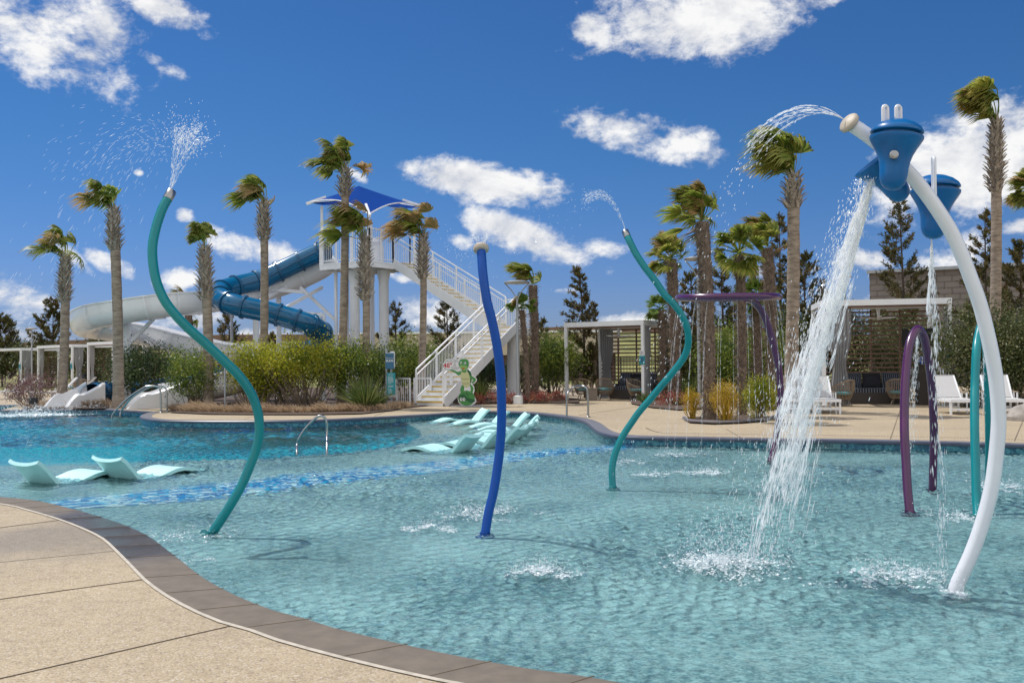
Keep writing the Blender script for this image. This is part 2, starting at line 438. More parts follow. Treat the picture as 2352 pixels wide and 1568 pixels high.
def deck_material():
    m = bpy.data.materials.new('exposed_aggregate'); m.use_nodes = True
    nt = m.node_tree; N, L = nt.nodes, nt.links; b = N['Principled BSDF']
    tc = N.new('ShaderNodeTexCoord'); P = tc.outputs['Object']
    vo = N.new('ShaderNodeTexVoronoi'); vo.inputs['Scale'].default_value = 100; L.new(P, vo.inputs['Vector'])
    sp = N.new('ShaderNodeSeparateColor'); L.new(vo.outputs['Color'], sp.inputs[0])
    r = N.new('ShaderNodeValToRGB'); L.new(sp.outputs[0], r.inputs[0]); e = r.color_ramp.elements
    stops = [(0, (.25, .20, .15)), (.10, (.36, .29, .205)), (.40, (.425, .345, .228)), (.75, (.46, .378, .25)), (.93, (.51, .43, .335)), (1, (.56, .51, .43))]
    while len(e) < len(stops): e.new(.5)
    for i, (p, c) in enumerate(stops): e[i].position = p; e[i].color = (*c, 1)
    n = N.new('ShaderNodeTexNoise'); n.inputs['Scale'].default_value = 0.55; n.inputs['Detail'].default_value = 8; n.inputs['Roughness'].default_value = .6; L.new(P, n.inputs['Vector'])
    r2 = N.new('ShaderNodeValToRGB'); L.new(n.outputs[0], r2.inputs[0]); r2.color_ramp.elements[0].position = .3; r2.color_ramp.elements[1].position = .72
    r2.color_ramp.elements[0].color = (.84, .82, .82, 1); r2.color_ramp.elements[1].color = (1.06, 1.04, 1.0, 1)
    mu = N.new('ShaderNodeMixRGB'); mu.blend_type = 'MULTIPLY'; mu.inputs[0].default_value = 1; L.new(r.outputs[0], mu.inputs[1]); L.new(r2.outputs[0], mu.inputs[2])
    n3 = N.new('ShaderNodeTexNoise'); n3.inputs['Scale'].default_value = 9; n3.inputs['Detail'].default_value = 4; L.new(P, n3.inputs['Vector'])
    r3 = N.new('ShaderNodeValToRGB'); L.new(n3.outputs[0], r3.inputs[0]); r3.color_ramp.elements[0].position = .28; r3.color_ramp.elements[1].position = .5
    r3.color_ramp.elements[0].color = (.86, .85, .84, 1); r3.color_ramp.elements[1].color = (1, 1, 1, 1)
    mu2 = N.new('ShaderNodeMixRGB'); mu2.blend_type = 'MULTIPLY'; mu2.inputs[0].default_value = 1; L.new(mu.outputs[0], mu2.inputs[1]); L.new(r3.outputs[0], mu2.inputs[2])
    L.new(mu2.outputs[0], b.inputs['Base Color'])
    b.inputs['Specular IOR Level'].default_value = .3
    c = G(120, 1235); ds = N.new('ShaderNodeVectorMath'); ds.operation = 'DISTANCE'; L.new(P, ds.inputs[0]); ds.inputs[1].default_value = (c.x, c.y, 0)
    ad = N.new('ShaderNodeMath'); ad.operation = 'MULTIPLY_ADD'; L.new(n.outputs[0], ad.inputs[0]); ad.inputs[1].default_value = 2.2; L.new(ds.outputs['Value'], ad.inputs[2])
    wt = N.new('ShaderNodeMapRange'); L.new(ad.outputs[0], wt.inputs[0]); wt.inputs['From Min'].default_value = 1.5; wt.inputs['From Max'].default_value = 2.7
    ro = N.new('ShaderNodeMapRange'); L.new(wt.outputs[0], ro.inputs[0]); ro.inputs['To Min'].default_value = .38; ro.inputs['To Max'].default_value = .75; L.new(ro.outputs[0], b.inputs['Roughness'])
    dk = N.new('ShaderNodeMapRange'); L.new(wt.outputs[0], dk.inputs[0]); dk.inputs['To Min'].default_value = .78; dk.inputs['To Max'].default_value = 1.0
    mu3 = N.new('ShaderNodeMixRGB'); mu3.blend_type = 'MULTIPLY'; mu3.inputs[0].default_value = 1; L.new(mu2.outputs[0], mu3.inputs[1]); L.new(dk.outputs[0], mu3.inputs[2]); L.new(mu3.outputs[0], b.inputs['Base Color'])
    bp = N.new('ShaderNodeBump'); bp.inputs['Strength'].default_value = .55; bp.inputs['Distance'].default_value = .004
    L.new(vo.outputs['Distance'], bp.inputs['Height']); bp.invert = True; L.new(bp.outputs[0], b.inputs['Normal'])
    return m
M['deck'] = deck_material()
M['joint'] = mat('deck_joint', (.15, .115, .08), .9)
M['sealant'] = mat('pale_sealant', (.46, .41, .335), .8, var=.18, vscale=14)
def paver_material():
    m = mat('grey_paver', (.165, .135, .104), .34, var=.16, vscale=7, bump=.25, bscale=160)
    N, L = m.node_tree.nodes, m.node_tree.links; b = N['Principled BSDF']
    # damp patches: glossier where splashed
    tc = N.new('ShaderNodeTexCoord'); n = N.new('ShaderNodeTexNoise'); n.inputs['Scale'].default_value = 0.9; n.inputs['Detail'].default_value = 5
    L.new(tc.outputs['Object'], n.inputs['Vector'])
    # splashed wet where the left pole's spray lands: darker and glossy, with an uneven edge
    c = G(250, 1225); ds = N.new('ShaderNodeVectorMath'); ds.operation = 'DISTANCE'; L.new(tc.outputs['Object'], ds.inputs[0]); ds.inputs[1].default_value = (c.x, c.y, 0)
    ad = N.new('ShaderNodeMath'); ad.operation = 'MULTIPLY_ADD'; L.new(n.outputs[0], ad.inputs[0]); ad.inputs[1].default_value = 1.6; L.new(ds.outputs['Value'], ad.inputs[2])
    r = N.new('ShaderNodeMapRange'); L.new(ad.outputs[0], r.inputs[0]); r.inputs['From Min'].default_value = 2.0; r.inputs['From Max'].default_value = 2.7
    ro = N.new('ShaderNodeMapRange'); L.new(r.outputs[0], ro.inputs[0]); ro.inputs['To Min'].default_value = .10; ro.inputs['To Max'].default_value = .85
    L.new(ro.outputs[0], b.inputs['Roughness'])
    mu = N.new('ShaderNodeMixRGB'); mu.blend_type = 'MULTIPLY'; mu.inputs[0].default_value = 1; src = b.inputs['Base Color'].links[0].from_socket
    wr = N.new('ShaderNodeMapRange'); L.new(r.outputs[0], wr.inputs[0]); wr.inputs['To Min'].default_value = .55
    L.new(src, mu.inputs[1]); L.new(wr.outputs[0], mu.inputs[2]); L.new(mu.outputs[0], b.inputs['Base Color'])
    return m
M['paver'] = paver_material()
M['coping'] = mat('grey_blue_coping', (.17, .165, .18), .4, var=.12, vscale=5)
M['coping_dark'] = mat('coping_nosing', (.055, .065, .10), .35, var=.2, vscale=5)
M['tile'] = None
def tile_material():
    m = bpy.data.materials.new('waterline_mosaic'); m.use_nodes = True
    nt = m.node_tree; N, L = nt.nodes, nt.links; b = N['Principled BSDF']
    tc = N.new('ShaderNodeTexCoord'); vo = N.new('ShaderNodeTexVoronoi'); vo.inputs['Scale'].default_value = 22; L.new(tc.outputs['Object'], vo.inputs['Vector'])
    sp = N.new('ShaderNodeSeparateColor'); L.new(vo.outputs['Color'], sp.inputs[0])
    r = N.new('ShaderNodeValToRGB'); L.new(sp.outputs[0], r.inputs[0]); e = r.color_ramp.elements
    e[0].color = (.012, .06, .12, 1); e[1].color = (.08, .26, .30, 1); x = e.new(.5); x.color = (.03, .13, .19, 1)
    L.new(r.outputs[0], b.inputs['Base Color']); b.inputs['Roughness'].default_value = .15
    return m
M['tile'] = tile_material()

deck_rect = rect(-95, -14, 95, 62)
deck = sheet('pool_deck', deck_rect, [pool], 0.0, M['deck'])
M['grass'] = mat('rough_grass', (.13, .155, .035), .9, var=.4, vscale=.35, bump=.5, bscale=8, col2=(.21, .20, .06))
sheet('ground', rect(-2500, -800, 2500, 3000), [rect(-94, -13, 94, 61)], -0.03, M['grass'])

# pool walls and floors
mb = MB()
n = len(pool)
for i in range(n):
    a, b = pool[i], pool[(i + 1) % n]
    mb.add([(a.x, a.y, -.05), (b.x, b.y, -.05), (b.x, b.y, -1.6), (a.x, a.y, -1.6)], [(0, 1, 2, 3)])
tag(mb.build('pool_wall', M['tile']), kind='structure')

def floor_material(name, c0, c1, mosaic=False, spk=60):
    m = bpy.data.materials.new(name); m.use_nodes = True
    nt = m.node_tree; N, L = nt.nodes, nt.links; b = N['Principled BSDF']; b.inputs['Roughness'].default_value = .7
    tc = N.new('ShaderNodeTexCoord'); P = tc.outputs['Object']
    if mosaic:
        n = N.new('ShaderNodeTexVoronoi'); n.inputs['Scale'].default_value = 9.5; n.inputs['Randomness'].default_value = 1; L.new(P, n.inputs['Vector'])
        sp = N.new('ShaderNodeSeparateColor'); L.new(n.outputs['Color'], sp.inputs[0]); fac = sp.outputs[0]
        r = N.new('ShaderNodeValToRGB'); r.color_ramp.interpolation = 'CONSTANT'; L.new(fac, r.inputs[0]); e = r.color_ramp.elements
        e[0].color = (.001, .17, .47, 1); e[1].position = .66; e[1].color = (.80, .90, .90, 1); x = e.new(.30); x.color = (.003, .30, .62, 1); y = e.new(.50); y.color = (.05, .50, .74, 1)  # white cells imitate the bright flecks of rippled water over blue tile
        L.new(r.outputs[0], b.inputs['Base Color'])
    else:
        n = N.new('ShaderNodeTexNoise'); n.inputs['Scale'].default_value = 15.0; n.inputs['Detail'].default_value = 4; n.inputs['Roughness'].default_value = .55; L.new(P, n.inputs['Vector'])  # mottling painted to read as ripple light and dark under the water
        v = N.new('ShaderNodeTexVoronoi'); v.inputs['Scale'].default_value = spk; L.new(P, v.inputs['Vector'])
        sp = N.new('ShaderNodeSeparateColor'); L.new(v.outputs['Color'], sp.inputs[0])
        a = N.new('ShaderNodeMath'); a.operation = 'MULTIPLY_ADD'; a.inputs[1].default_value = .35; L.new(sp.outputs[0], a.inputs[0]); L.new(n.outputs[0], a.inputs[2])
        nb = N.new('ShaderNodeTexNoise'); nb.inputs['Scale'].default_value = .75; nb.inputs['Detail'].default_value = 3; L.new(P, nb.inputs['Vector'])  # broad light and dark water patches, put into the floor colour
        a2 = N.new('ShaderNodeMath'); a2.operation = 'MULTIPLY_ADD'; a2.inputs[1].default_value = .7; a2.inputs[2].default_value = -.35; L.new(nb.outputs[0], a2.inputs[0])
        a3 = N.new('ShaderNodeMath'); a3.operation = 'ADD'; L.new(a.outputs[0], a3.inputs[0]); L.new(a2.outputs[0], a3.inputs[1]); a = a3
        r = N.new('ShaderNodeValToRGB'); L.new(a.outputs[0], r.inputs[0]); e = r.color_ramp.elements
        e[0].position = .42; e[1].position = .80; e[0].color = (*c0, 1); e[1].color = (*c1, 1)
        L.new(r.outputs[0], b.inputs['Base Color'])
    return m
M['floor_shallow'] = floor_material('pebble_plaster_ripple_light', (.105, .215, .235), (.46, .60, .585))
M['floor_deep'] = floor_material('turquoise_plaster', (.006, .30, .42), (.03, .50, .58), spk=20)
M['floor_band'] = floor_material('blue_mosaic', None, None, True)
FZ = -0.222
deep_px = [(-900, 1075), (0, 1062), (300, 1060), (612, 1052), (800, 1038), (870, 1030), (935, 1018), (969, 998), (965, 985), (932, 968), (900, 950), (700, 940), (100, 925)]
deep = [G(u, v, WZ) for u, v in deep_px] + [Vector((-40, 44, 0)), Vector((-40, 26, 0))]
sheet('splash_pool_floor', rect(-32, 1.5, 20, 36), [deep[:11] + [Vector((-3.9, 35, 0)), Vector((-31, 35, 0)), Vector((-31, 22, 0))]], FZ, M['floor_shallow'])
sheet('deep_pool_floor', rect(-45, 8, 5, 46), [], -1.25, M['floor_deep'])
mb = MB()
for i in range(0, 10):
    a, b = deep[i], deep[i + 1]
    mb.add([(a.x, a.y, FZ), (b.x, b.y, FZ), (b.x, b.y, -1.25), (a.x, a.y, -1.25)], [(0, 1, 2, 3)])
tag(mb.build('ledge_wall', M['floor_deep']), kind='structure')
# blue mosaic strip across the shallow floor
b_hi = [(-60, 1158), (40, 1150), (300, 1124), (600, 1094), (850, 1068), (1050, 1048), (1200, 1034), (1330, 1024), (1500, 1014)]
b_lo = [(-60, 1184), (90, 1164), (300, 1152), (560, 1132), (850, 1097), (1050, 1072), (1200, 1052), (1330, 1038), (1500, 1021)]
lowp = lambda u, v: G(u, v, WZ) + Vector((0, 0, FZ + .006 - WZ))
mb = MB(); mb.grid([catmull([lowp(*q) for q in b_lo], 4), catmull([lowp(*q) for q in b_hi], 4)])
tag(mb.build('mosaic_strip', M['floor_band']), kind='structure')

# coping: wide grey pavers on the near side, a narrow bullnose on the far side
def band(name, la, lb, z0, m, kind='structure'):
    mb = MB(); mb.grid([[Vector((p.x, p.y, z0)) for p in la], [Vector((p.x, p.y, z0)) for p in lb]])
    o = mb.build(name, m); tag(o, kind=kind); return o
def resample(pts, n):
    d = [0]
    for i in range(1, len(pts)): d.append(d[-1] + (pts[i] - pts[i - 1]).length)
    out = []; j = 0
    for k in range(n):
        t = d[-1] * k / (n - 1)
        while j < len(pts) - 2 and d[j + 1] < t: j += 1
        f = (t - d[j]) / max(1e-9, d[j + 1] - d[j]); out.append(pts[j].lerp(pts[j + 1], f))
    return out
def normals(pts, outward):
    ns = []
    for i in range(len(pts)):
        t = pts[min(i + 1, len(pts) - 1)] - pts[max(i - 1, 0)]
        q = Vector((t.y, -t.x, 0)).normalized()
        ns.append(q * outward)
    return ns
CW = 0.335
nl = resample(near_line, 260)
nn_ = normals(nl, 1)
for _ in range(12):
    nn_ = [(nn_[max(0, i - 1)] + nn_[i] + nn_[min(len(nn_) - 1, i + 1)]).normalized() for i in range(len(nn_))]
in_l = [p + q * CW for p, q in zip(nl, nn_)]
in_2 = [p + q * (CW + .022) for p, q in zip(nl, nn_)]
ov = [p - q * .02 for p, q in zip(nl, nn_)]
mb = MB()
mb.grid([[Vector((p.x, p.y, .008)) for p in in_l], [Vector((p.x, p.y, .008)) for p in nl], [Vector((p.x, p.y, .000)) for p in ov], [Vector((p.x, p.y, -.05)) for p in ov], [Vector((p.x, p.y, -.05)) for p in nl]])
tag(mb.build('paver_coping', M['paver'], smooth=True), kind='structure')
mb = MB(); mb.grid([[Vector((p.x, p.y, .006)) for p in in_2], [Vector((p.x, p.y, .011)) for p in in_l]])
tag(mb.build('sealant_line', M['sealant']), kind='structure')
# paver joints and deck control joints
mb = MB()
acc = 0.0; last = -1
for i in range(1, len(nl)):
    acc += (nl[i] - nl[i - 1]).length
    if int(acc / .62) != last:
        last = int(acc / .62)
        a, b = ov[i], in_l[i]; sk = (nl[i] - nl[i - 1]).normalized() * .06
        mb.bar((a.x + sk.x, a.y + sk.y, .0085), (b.x - sk.x, b.y - sk.y, .0085), .006, .004)
tag(mb.build('paver_joints', M['joint']), kind='structure')
mb = MB()
for (p, q) in (((0, 1211), (127.7, 1195)), ((0, 1375), (320.7, 1331)), ((0, 1557), (525.6, 1437))):
    a, b = G(*p, z=.003), G(*q, z=.003); mb.bar(b + (b - a).normalized() * .03, a - (b - a).normalized() * 9, .008, .003)
for (p, q) in (((2045, 1008), (2068, 940)), ((1700, 1003), (1668, 985)), ((1330, 953), (1500, 928)), ((2330, 1012), (2352, 960)), ((860, 955), (905, 938)), ((560, 962), (640, 942))):
    a, b = G(*p, z=.003), G(*q, z=.003); mb.bar(a, b, .016, .003)
tag(mb.build('deck_joints', M['joint']), kind='structure')
mb = MB(); a, b = G(0, 1290, z=.003), G(264, 1264, z=.003); mb.bar(b, a - (b - a).normalized() * 9, .008, .004)
tag(mb.build('pale_joint_line', M['sealant']), kind='structure')

fl = resample(far_line + far_left[:5], 300)
fn = normals(fl, 1)
c0 = [p - q * .03 for p, q in zip(fl, fn)]
c1 = [p + q * .05 for p, q in zip(fl, fn)]
c2 = [p + q * .30 for p, q in zip(fl, fn)]
mb = MB(); mb.grid([[Vector((p.x, p.y, .008)) for p in c2], [Vector((p.x, p.y, .010)) for p in c1], [Vector((p.x, p.y, .008)) for p in fl]])
tag(mb.build('far_coping', M['coping']), kind='structure')
mb = MB(); mb.grid([[Vector((p.x, p.y, .006)) for p in fl], [Vector((p.x, p.y, -.012)) for p in c0], [Vector((p.x, p.y, -.05)) for p in c0], [Vector((p.x, p.y, -.06)) for p in fl]])
tag(mb.build('coping_nosing', M['coping_dark'], smooth=True), kind='structure')
# slotted deck drain along the right side
dl = [p + q * 1.15 for p, q in zip(fl, fn)][:70]
mb = MB()
dd = resample(dl, 160)
for i in range(0, 159): mb.bar(dd[i] + Vector((0, 0, .004)), dd[i].lerp(dd[i + 1], .55) + Vector((0, 0, .004)), .03, .003)
tag(mb.build('deck_drain', M['joint']), kind='structure')

# water
def water_material():
    m = bpy.data.materials.new('pool_water'); m.use_nodes = True
    nt = m.node_tree; N, L = nt.nodes, nt.links
    for q in list(N): N.remove(q)
    tc = N.new('ShaderNodeTexCoord'); P = tc.outputs['Object']
    def noise(scale, detail, rough, dist, st=(1, 1, 1), rot=0):
        mp = N.new('ShaderNodeMapping'); mp.inputs['Scale'].default_value = st; mp.inputs['Rotation'].default_value = (0, 0, rot); L.new(P, mp.inputs[0])
        n = N.new('ShaderNodeTexNoise'); n.inputs['Scale'].default_value = scale; n.inputs['Detail'].default_value = detail; n.inputs['Roughness'].default_value = rough
        n.inputs['Distortion'].default_value = dist; L.new(mp.outputs[0], n.inputs['Vector']); return n.outputs[0]
    n1 = noise(13, 3, .6, .6, (1, 1.25, 1), .4)
    n2 = noise(30, 3, .6, .8, (1, 1.1, 1), -.5)
    n3 = noise(1.3, 2, .5, .2)
    ridge = N.new('ShaderNodeMath'); ridge.operation = 'PINGPONG'; ridge.inputs[1].default_value = .5; L.new(n2, ridge.inputs[0])
    calm = N.new('ShaderNodeMapRange'); L.new(noise(.33, 2, .5, 0), calm.inputs[0]); calm.inputs['From Min'].default_value = .38; calm.inputs['From Max'].default_value = .6
    calm.inputs['To Min'].default_value = .35; calm.inputs['To Max'].default_value = 1.0
    s1 = N.new('ShaderNodeMath'); s1.operation = 'MULTIPLY_ADD'; L.new(ridge.outputs[0], s1.inputs[0]); s1.inputs[1].default_value = .75; L.new(n1, s1.inputs[2])
    s2 = N.new('ShaderNodeMath'); s2.operation = 'MULTIPLY'; L.new(s1.outputs[0], s2.inputs[0]); L.new(calm.outputs[0], s2.inputs[1])
    s3 = N.new('ShaderNodeMath'); s3.operation = 'MULTIPLY_ADD'; L.new(n3, s3.inputs[0]); s3.inputs[1].default_value = 1.2; L.new(s2.outputs[0], s3.inputs[2])
    bp = N.new('ShaderNodeBump'); bp.inputs['Strength'].default_value = 1.0; bp.inputs['Distance'].default_value = .022; L.new(s3.outputs[0], bp.inputs['Height'])
    fr = N.new('ShaderNodeFresnel'); fr.inputs['IOR'].default_value = 1.33; L.new(bp.outputs[0], fr.inputs['Normal'])
    tr = N.new('ShaderNodeBsdfTransparent'); tr.inputs['Color'].default_value = (.80, .95, .97, 1)
    rf = N.new('ShaderNodeBsdfRefraction'); rf.inputs['IOR'].default_value = 1.33; rf.inputs['Roughness'].default_value = 0.0; rf.inputs['Color'].default_value = (.82, .96, .98, 1); L.new(bp.outputs[0], rf.inputs['Normal'])
    m1 = N.new('ShaderNodeMixShader'); m1.inputs[0].default_value = .20; L.new(tr.outputs[0], m1.inputs[1]); L.new(rf.outputs[0], m1.inputs[2])
    gl = N.new('ShaderNodeBsdfGlossy'); gl.inputs['Roughness'].default_value = .03; L.new(bp.outputs[0], gl.inputs['Normal'])
    m2 = N.new('ShaderNodeMixShader'); L.new(fr.outputs[0], m2.inputs[0]); L.new(m1.outputs[0], m2.inputs[1]); L.new(gl.outputs[0], m2.inputs[2])
    o = N.new('ShaderNodeOutputMaterial'); L.new(m2.outputs[0], o.inputs['Surface'])
    return m
M['water'] = water_material()
RINGS = [(p.x, p.y, a) for p, a in ((G(484, 1229, WZ), .020), (G(1114, 1229, WZ), .012), (G(1105, 1177, WZ), .022), (G(1248, 1315, WZ), .022), (G(985, 1212, WZ), .018), (G(1665, 1300, WZ), .034), (G(2040, 1322, WZ), .028), (G(2192, 1366, WZ), .022), (G(430, 1290, WZ), .014), (G(2180, 1230, WZ), .016), (G(1560, 1400, WZ), .010), (G(1850, 1430, WZ), .010))]
def water_mesh():
    """choppy little waves: random crests of 9 to 60 cm, finer mesh close to the eye"""
    r_ = np.random.default_rng(5); W_ = []
    for i in range(70):
        lam = .055 * (4.2 ** r_.uniform()); a = r_.uniform(0, 2 * math.pi); W_.append((2 * math.pi / lam * math.cos(a), 2 * math.pi / lam * math.sin(a), r_.uniform(0, 6.28), lam))
    def h(x, y):
        z = np.zeros_like(x); 
        xx = x + .05 * np.sin(3.1 * y + 1.3 * x) ; yy = y + .05 * np.sin(2.7 * x - 1.1 * y)
        for kx, ky, ph, lam in W_: z += np.sin(kx * xx + ky * yy + ph) * lam ** 1.05
        z *= .0205
        for (cx_, cy_, A) in RINGS:
            rr = np.sqrt((x - cx_) ** 2 + (y - cy_) ** 2); z += A * np.exp(-rr / .42) * np.sin(rr * 2 * math.pi / .105) * (rr > .05)
        amp = .58 + .42 * np.sin(.9 * x + .5 * np.sin(1.1 * y)) * np.sin(.8 * y + 1.0)
        return np.where(z > 0, z * 1.25, z * .8) * amp
    V = []; F = []; base = 0
    for (x0, x1, y0, y1, s) in ((-7.5, 6.5, 2.6, 12.0, .019), (-14, 10.5, 12.0, 20.0, .034), (-32, 20, 20.0, 42.0, .085), (-32, -14, 8, 20.0, .2), (10.5, 20, 8, 20.0, .2), (6.5, 20, 1.5, 8.0, .2), (6.5, 10.5, 8, 12, .06), (-14, -7.5, 8, 12, .06)):
        nx, ny = int((x1 - x0) / s) + 1, int((y1 - y0) / s) + 1
        X_, Y_ = np.meshgrid(np.linspace(x0, x1, nx), np.linspace(y0, y1, ny)); Z_ = WZ + h(X_, Y_)
        V.append(np.stack([X_, Y_, Z_], -1).reshape(-1, 3)); i = np.arange(nx - 1)[None] + np.arange(ny - 1)[:, None] * nx; i = i.reshape(-1, 1) + base
        F.append(np.concatenate([i, i + 1, i + 1 + nx, i + nx], 1)); base += nx * ny
    o = npmesh('pool_water', np.concatenate(V), np.concatenate(F), M['water'], None, True); tag(o, kind='structure')
water_mesh()

# green hill with a dark fence, far buildings
def hill_z(x, y):
    t = min(1, max(0, (y - 78) / 50.0)); s = t * t * (3 - 2 * t)
    return 4.4 * s + .5 * s * math.sin(x * .035 + 1.0) + .25 * s * math.sin(x * .11)
mb = MB()
xs = [-170 + 5 * i for i in range(69)]; ys = [70 + 4 * j for j in range(46)]
mb.grid([[Vector((x, y, hill_z(x, y) - .02)) for x in xs] for y in ys])
tag(mb.build('grass_hill', M['grass'], smooth=True), kind='structure')
mb = MB()
for i in range(-40, 12):
    x0, x1 = i * 3.0, i * 3.0 + 3.0
    mb.bar((x0, 131, hill_z(x0, 131) + .55), (x1, 131, hill_z(x1, 131) + .55), .06, .95)
    mb.bar((x0, 130.9, hill_z(x0, 131) - .1), (x0, 130.9, hill_z(x0, 131) + 1.25), .14, .14)
tag(mb.build('ridge_fence', M['slat']), 'long dark timber fence along the crest of the green hill', 'fence')
M['stucco'] = mat('tan_stucco', (.52, .44, .34), .85, var=.08, vscale=.4)
M['brown_wall'] = mat('brown_wall', (.11, .07, .055), .85, var=.15, vscale=.6)
M['block'] = mat('grey_block', (.20, .178, .165), .85, var=.10, vscale=.8, bump=.2, bscale=30)
t = thing('long_building', 'long low tan building with brown lower wall far behind the white stairs', 'building', (4, 76, 0))
a, b = at(790, 760, 76), at(1420, 776, 74)
zt = 4.0
mb = MB(); mb.box(((a.x + b.x) / 2, 78, 1.0), (b.x - a.x, 4, 2.0)); mb.build('wall', M['brown_wall'], t)
mb = MB(); mb.box(((a.x + b.x) / 2, 77.9, 2.85), (b.x - a.x + .6, 4.4, 1.7)); mb.build('fascia', M['stucco'], t)
mb = MB(); mb.box(((a.x + b.x) / 2, 77.9, 3.78), (b.x - a.x + .9, 4.8, .16)); mb.build('roof', M['white'], t)
t = thing('block_building', 'grey concrete block building behind the right cabana', 'building', (24, 50, 0))
a = at(1997, 628, 52); b = at(2500, 603, 47)
mb = MB(); d = Vector((b.x - a.x, b.y - a.y, 0)); e = Vector((b.x, b.y, 0)) + d * .6
p0, p1 = Vector((a.x, a.y, 0)), e
nrm = Vector((-d.y, d.x, 0)).normalized() * 8
zt = a.z
mb.add([p0, p1, p1 + nrm, p0 + nrm] + [q + Vector((0, 0, zt)) for q in (p0, p1, p1 + nrm, p0 + nrm)], [(0, 1, 5, 4), (1, 2, 6, 5), (2, 3, 7, 6), (3, 0, 4, 7), (4, 5, 6, 7)])
mb.build('wall', M['block'], t)
mb = MB()
for k in range(1, 18): mb.bar(p0 - nrm * .002 + Vector((0, 0, zt - k * .31)), p1 - nrm * .002 + Vector((0, 0, zt - k * .31)), .03, .014)
for k in range(0, 18):
    for j in range(22):
        q = p0.lerp(p1, (j + (k % 2) * .5) / 22.0) - nrm * .002
        mb.bar(q + Vector((0, 0, zt - k * .31)), q + Vector((0, 0, zt - k * .31 - .31)), .014, .03)
mb.build('block_joints', mat('mortar', (.165, .147, .135), .9), t)
mb = MB(); mb.bar(p0 - nrm * .01 + Vector((-.1, 0, zt + .06)), p1 - nrm * .01 + Vector((0, 0, zt + .06)), .4, .16); mb.build('roof', M['galv'], t)
# ------------------------------------------------------------------ slide tower, stairs, slides
def frame_sweep(path, prof, closed_prof):
    rows = []
    m = len(path)
    for i, p in enumerate(path):
        t = (path[min(i + 1, m - 1)] - path[max(i - 1, 0)]).normalized()
        side = t.cross(Vector((0, 0, 1))).normalized(); up = side.cross(t).normalized()
        rows.append([p + side * a + up * b for a, b in prof])
    return rows
def railing(mb, p0, p1, h=1.1, pick=.12, post=1.3, rail=.045, bottom=.10, mid=False, ends=True):
    p0, p1 = Vector(p0), Vector(p1); d = p1 - p0; L = d.length; U = Vector((0, 0, 1))
    mb.bar(p0 + U * h, p1 + U * h, rail, rail); mb.bar(p0 + U * bottom, p1 + U * bottom, .035, .04)
    if mid: mb.bar(p0 + U * (h - .2), p1 + U * (h - .2), .035, .035)
    k = max(1, int(L / pick))
    for i in range(1, k):
        q = p0.lerp(p1, i / k); mb.bar(q + U * bottom, q + U * (h - (.2 if mid else 0)), .017, .017)
    k = max(1, round(L / post))
    for i in range(0 if ends else 1, k + 1 if ends else k):
        q = p0.lerp(p1, i / k); mb.bar(q - U * .15, q + U * h, .065, .065)

E1 = Vector((-.85, .53, 0)).normalized(); E2 = Vector((.53, .85, 0)).normalized(); U3 = Vector((0, 0, 1))
C0 = Vector((-5.68, 39.2, 0)); PZ = 5.62
def PL(a, b, z): return C0 + E1 * a + E2 * b + U3 * z
tower = thing('slide_tower', 'tall white slide tower with railed platform under a blue fabric canopy', 'slide tower', PL(1.3, 1.3, 0))
rot = Matrix((E1, E2, U3)).transposed()
mb = MB(); mb.box(PL(1.3, 1.3, PZ - .03), (2.7, 2.7, .06), rot); mb.build('platform', M['white'], tower)
mb = MB()
for a, b in ((PL(0, 0, PZ - .14), PL(2.65, 0, PZ - .14)), (PL(0, 0, PZ - .14), PL(0, 2.65, PZ - .14)), (PL(2.65, 0, PZ - .14), PL(2.65, 2.65, PZ - .14)), (PL(0, 2.65, PZ - .14), PL(2.65, 2.65, PZ - .14))): mb.bar(a, b, .07, .24)
for k in (.9, 1.8): mb.bar(PL(k, 0, PZ - .2), PL(k, 2.65, PZ - .2), .12, .18)
mb.build('platform_beam', M['white'], tower)
for (u, v0, Y, r, cap) in ((814, 606, 40.6, .205, .30), (881, 612, 40.9, .205, .27), (854, 612, 42.3, .10, .12), (771, 604, 41.0, .07, .08), (796, 612, 42.4, .09, .1)):
    p = at(u, v0, Y); mb = MB()
    mb.lathe([(r * 1.25, 0), (r * 1.25, .06), (r, .07), (r, PZ - .75), (cap, PZ - .42), (cap, PZ - .25)], (p.x, p.y, 0), 20)
    mb.build('column', M['white'], tower, True)
def vx(p0, p1, w=.07): return (p0, p1, w)
for (p0, p1) in ((PL(0, 0, PZ), PL(2.65, 0, PZ)), (PL(0, 0, PZ), PL(0, 1.5, PZ)), (PL(2.65, 1.9, PZ), PL(2.65, 2.65, PZ)), (PL(0, 2.65, PZ), PL(2.65, 2.65, PZ))):
    mb = MB(); railing(mb, p0, p1, 1.3, .11, .9); mb.build('railing', M['white'], tower)
cn = at(848, 492, 38.4); clf = at(713, 465, 40.4); crt = at(971.5, 475, 41.0); cbk = at(846, 448, 42.8); pk = at(824, 427, 40.8)
corners = [clf, cn, crt, cbk]
mb = MB(); edge = MB()
cen = sum(corners, Vector()) / 4
for i in range(4):
    A, B = corners[i], corners[(i + 1) % 4]; rows = []
    for j in range(9):
        t = j / 8; row = []
        for k in range(13):
            s = k / 12; e = A.lerp(B, s); sag = 4 * s * (1 - s)
            e = e + (Vector((cen.x, cen.y, e.z)) - e) * (.08 if i < 2 else .2) * sag + U3 * (.30 if i < 2 else -.05) * sag
            q = pk.lerp(e, t) - U3 * (.03 if i < 2 else .4) * math.sin(math.pi * t)
            row.append(q)
        rows.append(row)
    mb.grid(rows); edge.tube(rows[-1], .028, 6)
mb.build('canopy', M['canopy'], tower, True)
edge.build('canopy_cable', M['white'], tower, True)
